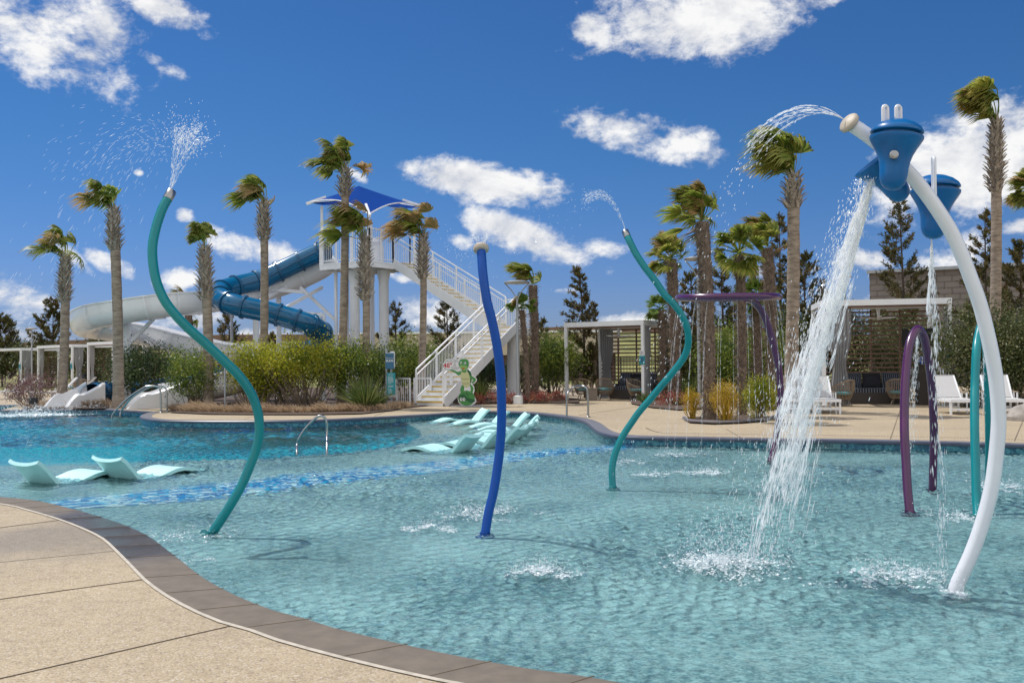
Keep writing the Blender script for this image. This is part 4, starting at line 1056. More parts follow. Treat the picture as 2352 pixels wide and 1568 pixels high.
def sabal(label, ub, ut, vt, Y, vboot, size, nf=22, seed=1, r=.15, bend=1.0, lean_px=0, dry=.3, el=(5, 88), sz=None):
    """cabbage palm: base under ub, trunk top at (ut, vt), boots from vboot up to vt"""
    rng = np.random.default_rng(seed)
    top = at(ut, vt, Y); bx = at(ub, 900, Y); base = Vector((bx.x, Y, -.1))
    t = thing('cabbage_palm', label, 'palm tree', (base.x, base.y, 0), group='tall palms around the pool')
    trunk_tube(rng, base, top, r * 1.06, r * .92, .05, 14, 46, .02).build('trunk', M['trunk_sabal'], t, True)
    zb = at(ut, vboot, Y).z; mb = MB(); H = top.z + .12 - zb; rows = max(5, int(H / .115)); per = 8
    ax = (top - base).normalized()
    for i in range(rows):
        f = i / (rows - 1); z = zb + H * f
        c = base + (top - base) * ((z - base.z) / (top.z - base.z))
        rr = r * (.98 - .25 * max(0, f - .7) / .3)
        for k in range(per):
            q = 2 * math.pi * (k + .5 * (i % 2)) / per + rng.uniform(-.15, .15)
            o = Vector((math.cos(q), math.sin(q), 0)); tn = Vector((-math.sin(q), math.cos(q), 0))
            ln = rng.uniform(.26, .40) * (1 - .25 * f); out = rng.uniform(.45, .95) * (1.2 - .5 * f); cr = (1 if i % 2 else -1) * .42 + rng.uniform(-.2, .2)
            p0 = c + o * rr * .9; p1 = p0 + (U3 * 1.0 + o * out * .6 + tn * cr).normalized() * ln * .6; p2 = p1 + (U3 * .8 + o * out * 1.2 + tn * cr).normalized() * ln * .5
            w0, w1, w2 = .062, .036, .016
            a = [p0 - tn * w0, p0 + tn * w0, p1 - tn * w1, p1 + tn * w1, p2 - tn * w2, p2 + tn * w2]; g = [x + o * .022 for x in a]
            mb.add(a + g, [(6, 7, 9, 8), (8, 9, 11, 10), (1, 0, 2, 3), (3, 2, 4, 5), (0, 6, 8, 2), (7, 1, 3, 9), (2, 8, 10, 4), (9, 3, 5, 11), (4, 10, 11, 5)])
    mb.build('leaf_boots', M['boots'], t)
    c = np.array(top + U3 * .1)
    cr = fan_crown(rng, c, size, nf, el, bend, 26, .75, dry, .034, 1.15)
    a = cr[0]; o = npmesh('crown', a[0], a[1], M['palm_leaf'], t, tip=a[2])
    a = cr[1]
    if len(a[0]): npmesh('dry_fronds', a[0], a[1], M['palm_dry'], t, tip=a[2])
    return t
def windmill(label, ub, vb, ut, vt, Y, size, nf=26, seed=1, r=.16, bend=.8, dry=.18, el=(-45, 85), bright=False, hair=1.0):
    rng = np.random.default_rng(seed)
    top = at(ut, vt, Y); bx = at(ub, vb, Y); base = Vector((bx.x, Y, -.1))
    t = thing('windmill_palm', label, 'palm tree', (base.x, base.y, 0), group='hairy trunked palms')
    trunk_tube(rng, base, top, r * .88, r * 1.0, .14, 16, 60, .04).build('trunk', M['trunk_hairy'], t, True)
    H = top.z - base.z; n = int(1500 * H / 5 * hair)
    tt = rng.uniform(.02, 1, n); q = rng.uniform(0, 2 * math.pi, n)
    P = np.array(base)[None] + (np.array(top) - np.array(base))[None] * tt[:, None]
    o = np.stack([np.cos(q), np.sin(q), 0 * q], 1); tn = np.stack([-np.sin(q), np.cos(q), 0 * q], 1); up = np.array([0, 0, 1.0])
    rr = r * (.86 + .12 * tt)[:, None]
    dirv = nrm_(up * rng.uniform(-.7, 1, (n, 1)) + o * rng.uniform(.1, .55, (n, 1)) + tn * rng.uniform(-.8, .8, (n, 1)))
    L_ = rng.uniform(.07, .20, (n, 1)); w = nrm_(np.cross(dirv, o)) * rng.uniform(.005, .014, (n, 1))
    p0 = P + o * rr * .96; p1 = p0 + dirv * L_
    V = np.stack([p0 - w, p0 + w, p1 + w * .3, p1 - w * .3], 1).reshape(-1, 3); F = np.arange(n * 4).reshape(-1, 4)
    npmesh('trunk_fibre', V, F, M['fiber'], t)
    cr = fan_crown(rng, np.array(top + U3 * .05), size, nf, el, bend, 24, .9, dry, .026, .6)
    a = cr[0]; npmesh('crown', a[0], a[1], M['palm_bright' if bright else 'palm_leaf'], t, tip=a[2])
    a = cr[1]
    if len(a[0]): npmesh('dry_fronds', a[0], a[1], M['palm_dry'], t, tip=a[2])
    return t

def leaf_quads(rng, P, size, up=.3, asp=.5, D=None):
    """diamond leaves at points P"""
    n = len(P)
    d = nrm_(rng.normal(size=(n, 3)) + np.array([0, 0, up])) if D is None else nrm_(D + rng.normal(size=(n, 3)) * .45)
    s = nrm_(np.cross(d, rng.normal(size=(n, 3)))); L_ = (size * rng.uniform(.7, 1.3, (n, 1)))
    V = np.stack([P, P + d * L_ * .5 + s * L_ * asp * .5, P + d * L_, P + d * L_ * .5 - s * L_ * asp * .5], 1).reshape(-1, 3)
    return V, np.arange(n * 4).reshape(-1, 4)
def bush(name, label, cat, u, vb, Y, w, h, m, nleaf=3500, leaf=.07, seed=1, group=None, stems=14, depth=None, z0=.25, ragged=.35, stemm=None, up=.3, asp=.5, twigs=0, dens_low=.3):
    """leafy shrub: clumps spread through an uneven ellipsoid, bare stems below"""
    rng = np.random.default_rng(seed); b = at(u, vb, Y); base = Vector((b.x, Y, 0)); depth = depth or w * .8
    t = thing(name, label, cat, base, group=group)
    nleaf = int(nleaf * 1.9); leaf *= 1.08
    nc = max(10, int(nleaf / 60))
    q = rng.normal(size=(nc, 3)); q = nrm_(q) * (rng.uniform(.12, 1, (nc, 1)) ** .45)
    lump = 1 + ragged * (rng.uniform(size=(nc, 1)) - .5) * 2 * .55
    zc = z0 * h + (h * (1 - z0)) * (.5 + .5 * q[:, 2:3] * lump)
    C = np.concatenate([q[:, 0:1] * w / 2 * lump, q[:, 1:2] * depth / 2 * lump, zc], 1)
    keep = rng.uniform(size=nc) < (dens_low + (1 - dens_low) * np.clip(C[:, 2] / (h * .55), 0, 1)); C = C[keep]
    per = max(8, nleaf // max(1, len(C)))
    rad = .09 * (w + h)
    P = (C[:, None, :] + rng.normal(size=(len(C), per, 3)) * np.array([rad, rad, rad * .85]) * .62).reshape(-1, 3) + np.array(base)
    P[:, 2] = np.maximum(P[:, 2], .03)
    V, F = leaf_quads(rng, P, leaf, up, asp); npmesh('foliage', V, F, m, t)
    mb = MB()
    for i in range(stems):
        c = C[rng.integers(len(C))] if len(C) else np.array([0, 0, h * .6])
        p0 = base + Vector((rng.uniform(-.14, .14) * w, rng.uniform(-.14, .14) * depth, 0)); p3 = base + Vector(c)
        pm = p0.lerp(p3, .5) + Vector((rng.uniform(-.1, .1), rng.uniform(-.1, .1), .15)) * h * .4
        mb.tube([p0, p0.lerp(pm, .5) , pm, p3], [.018, .015, .011, .005], 5)
    for i in range(twigs):
        a = rng.uniform(0, 6.28); p0 = base + Vector((math.cos(a) * w * .3 * rng.uniform(), math.sin(a) * depth * .3 * rng.uniform() - .1, 0)); p1 = p0 + Vector((math.cos(a) * w * .35, math.sin(a) * depth * .3, h * rng.uniform(.35, .8)))
        mb.tube([p0, p0.lerp(p1, .5) + Vector((rng.uniform(-.1, .1), rng.uniform(-.1, .1), .05)), p1], [.012, .009, .004], 4)
    if mb.v: mb.build('stems', stemm or M['twig'], t)
    return t
M['shrub_yellow'] = leaf_mat('yellow_green_leaves', [(.09, .13, .016), (.27, .31, .028), (.46, .46, .04), (.64, .56, .06)], .52, .4, clump=1.6)
M['shrub_green'] = leaf_mat('green_leaves', [(.05, .09, .018), (.115, .18, .03), (.215, .28, .048), (.34, .36, .06)], .45, .4, clump=1.4)
M['shrub_dark'] = leaf_mat('dark_leaves', [(.025, .05, .018), (.05, .09, .028), (.09, .135, .042), (.16, .18, .07)], .28, .35, clump=1.2)
M['laurel'] = leaf_mat('olive_leaves', [(.03, .048, .015), (.065, .088, .026), (.12, .145, .04), (.26, .25, .13)], .28, .4, clump=1.0)
M['conifer'] = leaf_mat('conifer_sprays', [(.045, .052, .018), (.095, .10, .03), (.15, .13, .045), (.21, .14, .07)], .3, .6, clump=1.4)
M['red_leaf'] = leaf_mat('red_leaves', [(.22, .03, .03), (.42, .08, .07), (.55, .20, .15), (.36, .28, .09)], .35, .5, clump=3)
M['plum_leaf'] = leaf_mat('plum_leaves', [(.13, .05, .06), (.22, .10, .11), (.28, .16, .15)], .3, .5, clump=3)
M['gold_leaf'] = leaf_mat('golden_leaves', [(.34, .24, .03), (.58, .42, .04), (.70, .50, .07), (.55, .34, .08)], .5, .5, clump=2)
M['dry_grass'] = leaf_mat('dry_tan_grass', [(.38, .26, .165), (.50, .37, .24), (.60, .46, .32)], .45, .7, clump=1)
M['blade'] = leaf_mat('green_blades', [(.05, .09, .02), (.10, .15, .035), (.18, .21, .06), (.26, .25, .09)], .35, .45, clump=2)

def conifer(label, u, vb, ut, vt, Y, w, seed=1, nb=70, lean=.0, sparse=1.0, m=None, blow=.5, z0=.06):
    rng = np.random.default_rng(seed); top = at(ut, vt, Y); b = at(u, vb, Y); base = Vector((b.x, Y, 0)); H = top.z
    t = thing('conifer_tree', label, 'conifer', base, group='slender wind blown conifers')
    mb = MB(); mb.tube([base, base.lerp(top, .5) + Vector((.05, 0, 0)), top], [.075, .05, .012], 7); mb.build('trunk', M['bark'], t, True)
    mbb = MB(); PP = []; DD = []
    for i in range(nb):
        f = z0 + (1 - z0) * ((i + rng.uniform()) / nb); p0 = base.lerp(top, f)
        a = rng.uniform(0, 2 * math.pi); prof = (1 - f) ** .75 * (.55 + .45 * min(1, f / .25))
        L_ = w / 2 * (prof + .10) * rng.uniform(.65, 1.2)
        d = Vector((math.cos(a), math.sin(a), 0)); wv = Vector((-blow * .5, 0, 0))
        p1 = p0 + (d + wv * .4 + U3 * .25) * L_ * .5; p2 = p1 + (d * .75 + wv + U3 * rng.uniform(.5, .9)) * L_ * .5
        mbb.tube([p0, p1, p2], [.014, .010, .004], 4)
        nt_ = max(4, int(11 * L_ * sparse + 3))
        for k in range(nt_):
            s = .28 + .72 * rng.uniform(); q = (p0.lerp(p1, s * 2) if s < .5 else p1.lerp(p2, s * 2 - 1))
            td = ((p2 - p0).normalized() + Vector((rng.uniform(-.7, .7) - blow * .3, rng.uniform(-.7, .7), rng.uniform(.1, .9)))).normalized(); tl_ = rng.uniform(.10, .26) * (.55 + .5 * L_)
            for j in range(9):
                PP.append(q + td * tl_ * (j / 8)); DD.append(td + Vector((rng.uniform(-.6, .6), rng.uniform(-.6, .6), rng.uniform(-.3, .5))))
    for j in range(60):
        PP.append(top - U3 * rng.uniform(0, .4) + Vector((rng.uniform(-.05, .05), rng.uniform(-.05, .05), 0))); DD.append(Vector((rng.uniform(-.5, .3), rng.uniform(-.4, .4), 1)))
    mbb.build('branches', M['bark'], t)
    P = np.array([tuple(p) for p in PP]); D = np.array([tuple(p) for p in DD]); V, F = leaf_quads(rng, P, .145 * max(1, Y / 50), .2, .27, D)
    npmesh('foliage', V, F, m or M['conifer'], t)
    return t
def blades(name, label, cat, c, n, L_, spread, m, w=.012, seed=1, group=None, lean=-.12, rad=.12, kind=None, stiff=.35):
    """tuft of long narrow leaves"""
    rng = np.random.default_rng(seed)
    c = np.array(c); a = rng.uniform(0, 2 * math.pi, (n, 1)); e = rng.uniform(R(90 - spread), R(88), (n, 1))
    d = np.concatenate([np.cos(a) * np.cos(e), np.sin(a) * np.cos(e), np.sin(e)], 1); d[:, 0] += lean; d = nrm_(d)
    ln = L_ * rng.uniform(.6, 1.1, (n, 1)); p0 = c + np.concatenate([np.cos(a), np.sin(a), 0 * a], 1) * rad * rng.uniform(0, 1, (n, 1))
    p1 = p0 + d * ln * .55; g = np.array([lean * .6, 0, -stiff]); p2 = p1 + nrm_(d + g * (1 - d[:, 2:3] * .6)) * ln * .45
    s = nrm_(np.cross(d, rng.normal(size=(n, 3)))) * w
    V = np.stack([p0 - s, p0 + s, p1 + s * .8, p1 - s * .8, p2 + s * .1, p2 - s * .1], 1).reshape(-1, 3); k = np.arange(n)[:, None] * 6
    F = np.concatenate([k + np.array([[0, 1, 2, 3]]), k + np.array([[3, 2, 4, 5]])], 0)
    o = npmesh(name, V, F, m, None, off=c); o.location = tuple(c); tag(o, label, cat, group, kind); return o

# planting beds: mulch sheets a little above the deck
M['mulch'] = mat('dark_mulch', (.060, .040, .030), .95, var=.5, vscale=20, bump=1, bscale=40, col2=(.11, .075, .055))
def bed(name, px, z=.03):
    return sheet(name, [G(u, v, z) for u, v in px], [], z, M['mulch'])
bed('planting_bed', [(392, 946), (480, 950), (600, 951), (720, 951), (830, 949), (905, 941), (930, 935), (1040, 925), (1330, 924), (1330, 915), (1100, 890), (400, 888)], .035)
bed('planting_bed', [(1450, 926), (1500, 935), (1560, 940), (1610, 938), (1680, 920), (1760, 905), (1560, 895), (1440, 900)], .04)
bed('planting_bed', [(1571, 962), (1584, 968), (1640, 971), (1700, 969), (1760, 964), (1780, 957), (1750, 952), (1690, 953), (1620, 955), (1582, 957)], .045)
bed('planting_bed', [(2210, 930), (2352, 940), (2420, 940), (2420, 900), (2210, 905)], .05)
bed('planting_bed', [(50, 937), (100, 937), (150, 937), (178, 930), (170, 915), (70, 925)], .04)
bed('planting_bed', [(166, 938), (243, 937), (262, 922), (215, 918), (172, 922)], .045)
mb = MB(); rk = catmull([G(u, v) for u, v in [(1571, 962), (1584, 969), (1640, 973), (1700, 971), (1762, 965), (1782, 957)]], 6)
mb.tube([p + U3 * .03 for p in rk], .045, 8); tag(mb.build('bed_edging', M['coping']), kind='structure')

# palms, left to right (trunk foot, trunk top, boots)
sabal('shortest palm at far left before the cabanas, fronds split in two tufts', 141, 150, 600, 37, 695, 1.55, 16, 3, .165, 1.0, dry=.12, el=(0, 75))
sabal('tall lone palm left of the S pole with a narrow drooping brown topped crown', 272, 261, 492, 34.5, 575, 1.55, 15, 7, .175, 1.25, dry=.3)
sabal('small crowned palm rising behind the left white slide exit and green shrub', 478, 470, 582, 33.0, 690, 1.25, 13, 11, .165, .95, dry=.3)
sabal('palm with tan windblown crown in front of the zigzag of the blue tube', 602, 606, 480, 34.0, 552, 1.45, 18, 13, .14, 1.25, dry=.5)
sabal('tallest palm of the island with dense green crown before the tower canopy', 781, 793, 405, 33.6, 452, 1.55, 22, 17, .14, 1.15, dry=.2)
sabal('palm with wide ragged yellowing crown in front of the tower platform', 838, 838, 560, 33.2, 690, 1.85, 18, 19, .125, 1.15, dry=.45, el=(-15, 80))
sabal('palm with orange tipped crown in front of the upper stair flight', 965, 972, 555, 35.0, 640, 1.65, 20, 23, .125, 1.3, dry=.4)
windmill('thin hairy palm with flag like crown beside the street lamp and turtle sign', 1228, 915, 1224, 655, 36.0, 1.35, 16, 29, .15, 1.3, dry=.25, el=(-5, 80))
windmill('young low palm with small spiky crown beside the street lamp', 1213, 915, 1198, 712, 35.0, .75, 16, 31, .10, .4, bright=True, hair=.7)
windmill('short hairy palm left of the thick double one, crown level with the pole tip', 1552, 919, 1541, 595, 33.0, 1.10, 30, 37, .185, .45, dry=.3)
windmill('thickest tall hairy palm with a shaggy windblown head above the purple ring', 1630, 962, 1612, 510, 24.0, 1.18, 38, 41, .165, 1.0, dry=.25)
windmill('hairy palm with round starry crown just above the middle of the purple ring', 1703, 953, 1698, 585, 26.0, .98, 34, 43, .125, .3, dry=.25)
windmill('hairy palm with dead hanging fronds right of the starry crowned one', 1775, 945, 1762, 570, 28.5, 1.15, 28, 47, .165, .9, dry=.3)
windmill('slim palm with vivid green fan showing just above the ring', 1738, 935, 1736, 690, 29.5, .85, 26, 53, .14, .15, dry=.05, bright=True)
windmill('slim palm with small crown tucked behind the middle teal pole', 1520, 918, 1520, 712, 35.5, .78, 20, 59, .13, .3, dry=.1, bright=True)
sabal('big smooth trunked palm with a double tufted crown above the waterfall', 1812, 1822, 418, 27.0, 478, 1.85, 34, 61, .175, 1.2, dry=.15, el=(15, 88))
sabal('tall smooth trunked palm at far right with crown near the top of the photo', 2280, 2288, 292, 31.5, 440, 1.9, 26, 67, .165, 1.2, dry=.15, el=(0, 88))
windmill('palm crown cut off by the right edge of the photo', 2395, 930, 2380, 440, 25, .90, 24, 71, .14, .3)
windmill('distant palm with drooping head behind the white slide at left', 440, 900, 432, 712, 55, 1.6, 20, 73, .2, .9, dry=.4)

# conifers
conifer('dark conifer at the left edge of the photo', 5, 900, 0, 725, 76, 5.2, 81, 90)
conifer('conifer behind the shortest palm at far left', 118, 900, 122, 690, 74, 4.2, 82, 90)
conifer('low conifer tip behind the white slide bend', 218, 900, 226, 768, 70, 3.4, 83, 60)
conifer('conifer between two lamp posts behind the tube slide', 530, 900, 525, 722, 52, 2.4, 84, 70)
conifer('small leaning conifer below the blue tube', 640, 900, 622, 770, 54, 2.2, 85, 50)
conifer('open brown conifer seen between the right tower columns', 908, 900, 907, 702, 44, 2.3, 86, 60, sparse=.7, blow=.1)
conifer('bushy brown conifer under the upper stair flight', 1026, 900, 1026, 690, 46, 2.6, 87, 70, sparse=.8, blow=.1)
conifer('tall narrow conifer rising behind the middle cabana', 1345, 920, 1331, 618, 40, 1.9, 88, 95, blow=.8)
conifer('short conifer tip right of the tall one behind the middle cabana', 1375, 920, 1365, 700, 41, 1.3, 89, 40)
conifer('small bent conifer left of the middle cabana', 1262, 915, 1246, 738, 43, 1.9, 90, 50, blow=.9)
conifer('loose conifer left of the thickest hairy palm', 1592, 915, 1586, 628, 36, 2.3, 91, 75, sparse=.8)
conifer('feathery conifer between the thickest palm and the starry palm', 1660, 915, 1655, 580, 37, 2.5, 92, 85, sparse=.85)
conifer('conifer left of the big smooth palm', 1790, 915, 1790, 500, 37, 2.6, 93, 85, sparse=.8)
conifer('bushy conifer right of the big smooth palm behind the waterfall', 1850, 915, 1846, 590, 36, 3.4, 94, 100)
conifer('tall pointed conifer in front of the grey block building', 2080, 910, 2066, 466, 38, 3.0, 95, 110, sparse=.9, blow=.1)
conifer('conifer partly hidden by the tall right palm', 2260, 910, 2262, 490, 36, 2.3, 96, 90, blow=.3)
conifer('broad conifer at the right edge behind the laurel', 2338, 910, 2345, 560, 35, 3.2, 97, 110, blow=.1)

# shrubs of the island
IS = 'shrubs in the island planting bed'
bush('green_shrub', 'dense dark green shrub between the tall lone palm and the white slide exit', 'shrub', 335, 920, 37.5, 2.6, 2.1, M['shrub_dark'], 4200, .085, 101, IS)
bush('green_shrub', 'airy light green shrub right of the white slide exit', 'shrub', 447, 935, 33.0, 1.75, 1.95, M['shrub_green'], 3600, .07, 102, IS, 18, twigs=14)
bush('yellow_shrub', 'yellow green shrub left of the island middle, next to the teal pole', 'shrub', 586, 938, 32.9, 1.95, 2.1, M['shrub_yellow'], 4800, .075, 103, IS, 20, twigs=40, z0=.32)
bush('yellow_shrub', 'widest yellow green shrub with bare twigs at the island middle', 'shrub', 708, 938, 32.7, 2.6, 2.2, M['shrub_yellow'], 5600, .075, 104, IS, 24, twigs=70, z0=.42)
bush('yellow_shrub', 'green shrub behind the spiky yucca on the island', 'shrub', 812, 932, 33.0, 2.1, 2.1, M['shrub_green'], 4200, .075, 105, IS, 16)
bush('green_shrub', 'dark green shrub behind the slide sign', 'shrub', 866, 925, 34.6, 1.5, 2.0, M['shrub_dark'], 3000, .075, 106, IS)
bush('green_shrub', 'large green shrub behind the white picket gate', 'shrub', 945, 922, 36.5, 2.6, 2.3, M['shrub_green'], 4800, .08, 107, IS)
bush('green_shrub', 'low green shrub behind the white stair rail', 'shrub', 1010, 920, 37.5, 1.6, 1.7, M['shrub_green'], 2400, .08, 108, IS)
bush('green_shrub', 'low round shrub left of the widest yellow green one', 'shrub', 645, 932, 33.5, 1.6, 1.7, M['shrub_yellow'], 2600, .075, 109, IS)
bush('green_shrub', 'tall rounded green shrub left of the middle cabana', 'shrub', 1272, 922, 38.0, 1.9, 2.5, M['shrub_green'], 4600, .08, 110)
bush('green_shrub', 'thin dark shrub under the stair landing', 'shrub', 1105, 922, 39.5, 1.8, 1.6, M['shrub_dark'], 2400, .08, 111)
bush('green_shrub', 'dark shrub behind the fence between lamp and hairy palm', 'shrub', 1195, 920, 40, 2.0, 1.5, M['shrub_dark'], 2200, .08, 112)
bush('green_shrub', 'olive hedge shrub at the left photo edge', 'shrub', -10, 905, 76, 6.0, 3.4, M['laurel'], 3000, .14, 114)
bush('green_shrub', 'olive hedge shrub behind the left cabana row', 'shrub', 115, 905, 72, 6.0, 2.9, M['laurel'], 3200, .14, 115)
bush('green_shrub', 'olive hedge shrub behind the white slide post', 'shrub', 250, 905, 66, 6.0, 2.9, M['laurel'], 3000, .14, 116)
# shrubs on the right
RS = 'shrubs behind the right deck'
bush('green_shrub', 'bright green shrub behind the thickest hairy palm', 'shrub', 1672, 925, 34, 2.0, 2.6, M['shrub_green'], 4200, .08, 121, RS, z0=.08)
bush('green_shrub', 'bright green shrub right of the starry palm', 'shrub', 1745, 925, 33, 1.9, 2.5, M['shrub_green'], 3800, .08, 122, RS, z0=.08)
bush('green_shrub', 'dark green shrub between middle cabana and hairy palms', 'shrub', 1590, 925, 36.5, 2.2, 2.7, M['laurel'], 4200, .085, 123, RS, z0=.05)
bush('green_shrub', 'dark green shrub behind the waterfall', 'shrub', 1835, 925, 35, 2.6, 3.2, M['laurel'], 5000, .085, 124, RS, z0=.05)
bush('green_shrub', 'dark shrub seen through the right cabana slats at left', 'shrub', 1960, 925, 35.0, 2.4, 3.3, M['laurel'], 4800, .085, 125, RS, z0=.05)
bush('green_shrub', 'dark shrub seen through the right cabana slats at right', 'shrub', 2080, 925, 35.2, 2.6, 3.0, M['laurel'], 4800, .085, 126, RS, z0=.05)
bush('laurel_shrub', 'big glossy olive shrub right of the right cabana', 'shrub', 2262, 930, 29.0, 2.5, 3.0, M['laurel'], 8500, .075, 127, RS, z0=.02, ragged=.5)
bush('laurel_shrub', 'big olive shrub at the right photo edge', 'shrub', 2345, 930, 28.5, 2.3, 2.7, M['laurel'], 7000, .075, 128, RS, z0=.02, ragged=.5)
bush('golden_shrub', 'smallest golden feathery shrub left in the paved round bed', 'shrub', 1592, 962, 24.3, .45, .76, M['gold_leaf'], 1500, .036, 131, 'golden shrubs in the round bed', 14, up=1.6, asp=.28, twigs=10, z0=.25, stemm=M['gold_leaf'])
bush('golden_shrub', 'golden feathery shrub between the two hairy trunks', 'shrub', 1668, 962, 23.4, .64, .96, M['gold_leaf'], 2300, .038, 132, 'golden shrubs in the round bed', 20, up=1.6, asp=.28, twigs=16, z0=.2, stemm=M['gold_leaf'])
bush('golden_shrub', 'rounded yellow green shrub right in the round bed', 'shrub', 1747, 960, 24.2, .74, 1.03, M['shrub_yellow'], 3600, .045, 133, 'golden shrubs in the round bed', 14, up=.8, asp=.35, z0=.03)
for i, (u, v, Y, w, s) in enumerate([(1085, 925, 33.6, .75, 'beside the turtle sign foot'), (1120, 924, 33.8, .9, 'left of the blue pole'), (1172, 923, 33.9, .7, 'between blue pole and lamp foot'), (1217, 922, 34.0, .9, 'right of the lamp foot'), (1250, 920, 34.4, .7, 'right of the hairy palm foot'), (1288, 918, 35.2, .6, 'left of the middle cabana post')]):
    bush('red_shrub', 'low red leaved shrub ' + s, 'shrub', u, v, Y + .9, w, .40, M['red_leaf'], 420, .05, 140 + i, 'low red shrubs in a row', 6, z0=.05, up=1, asp=.35)
bush('red_shrub', 'low rusty red ground shrub at the middle cabana bed', 'shrub', 1545, 930, 32, 1.3, .4, M['red_leaf'], 900, .05, 150, None, 5, z0=.05, up=1, asp=.35)
bush('red_shrub', 'low red shrub beside the grey lamp pole behind the round bed', 'shrub', 1642, 925, 31, .7, .45, M['red_leaf'], 600, .05, 151, None, 5, z0=.05, up=1, asp=.35)
bush('plum_shrub', 'plum leaved bare shrub by the black bin left of the slide exit', 'shrub', 74, 930, 37.2, 2.0, 1.25, M['plum_leaf'], 1500, .06, 152, None, 16, z0=.15, twigs=24)
# spiky plants
blades('yucca_plant', 'spiky yellow green yucca clump in front of the island shrubs', 'yucca', G(838, 944) + U3 * .05, 260, 1.15, 62, M['blade'], .016, 161)
blades('yucca_plant', 'spiky green yucca clump left of the slide sign', 'yucca', G(868, 938) + U3 * .05, 140, .75, 60, M['blade'], .014, 162)
blades('yucca_plant', 'dark yucca clump behind the turtle sign', 'yucca', G(1098, 926) + Vector((0, 1.5, .05)), 160, 1.0, 55, M['blade'], .014, 163)
blades('yucca_plant', 'green yucca clump behind the small golden shrub', 'yucca', G(1600, 930) + Vector((0, 1.2, .05)), 160, 1.1, 50, M['blade'], .014, 164)
blades('lily_plant', 'low strappy green plant at the middle cabana corner', 'plant', G(1485, 930) + U3 * .04, 120, .45, 60, M['blade'], .014, 165)
blades('lily_plant', 'low strappy green plant left of the smallest golden shrub', 'plant', G(1562, 932) + U3 * .04, 90, .45, 60, M['blade'], .014, 166)
blades('lily_plant', 'low green plant beside the far right white chair', 'plant', G(2330, 925) + Vector((-.1, .5, .04)), 120, .5, 60, M['blade'], .014, 167)
blades('yucca_plant', 'strappy green plant behind the blue tube exit', 'yucca', G(225, 930) + Vector((.4, 3.2, .05)), 140, 1.2, 50, M['blade'], .016, 168)
# dry ornamental grass along the island edge: a fringe nobody could count
def grass_fringe(name, label, line, n, L_, seed):
    rng = np.random.default_rng(seed); line = [np.array(p) for p in line]
    seg = rng.integers(0, len(line) - 1, n); f = rng.uniform(size=(n, 1)); A = np.array(line)[seg]; B = np.array(line)[seg + 1]
    p0 = A + (B - A) * f + np.stack([rng.normal(size=n) * .12, np.abs(rng.normal(size=n)) * .28, 0 * seg], 1)
    clump = .55 + .45 * np.sin(p0[:, 0:1] * 5.0 + np.sin(p0[:, 0:1] * 2.3) * 2)
    d = nrm_(np.stack([rng.normal(size=n) * .5 - .3, rng.normal(size=n) * .5 - .15, rng.uniform(.6, 1.2, n)], 1)); ln = L_ * rng.uniform(.5, 1.1, (n, 1)) * (.6 + .5 * clump)
    s = nrm_(np.cross(d, rng.normal(size=(n, 3)))) * .009; p1 = p0 + d * ln * .6; p2 = p1 + nrm_(d + np.array([-.5, -.2, -.5])) * ln * .4
    V = np.stack([p0 - s, p0 + s, p1 + s, p1 - s, p2 + s * .3, p2 - s * .3], 1).reshape(-1, 3); k = np.arange(n)[:, None] * 6
    F = np.concatenate([k + np.array([[0, 1, 2, 3]]), k + np.array([[3, 2, 4, 5]])], 0)
    o = npmesh(name, V, F, M['dry_grass']); tag(o, label, 'grass', None, 'stuff')
grass_fringe('dry_grass', 'dry tan ornamental grass along the front of the island shrubs', [G(u, v) for u, v in [(402, 945), (480, 948), (600, 949.5), (720, 949), (830, 947), (900, 941), (928, 935)]], 7000, .42, 171)
grass_fringe('dry_grass', 'dry tan grass tufts between the two slide exits', [G(u, v) for u, v in [(170, 936), (242, 935)]], 900, .40, 172)
grass_fringe('dry_grass', 'dry tan grass beneath the plum shrub', [G(u, v) for u, v in [(62, 934), (100, 934), (150, 934)]], 900, .38, 173)
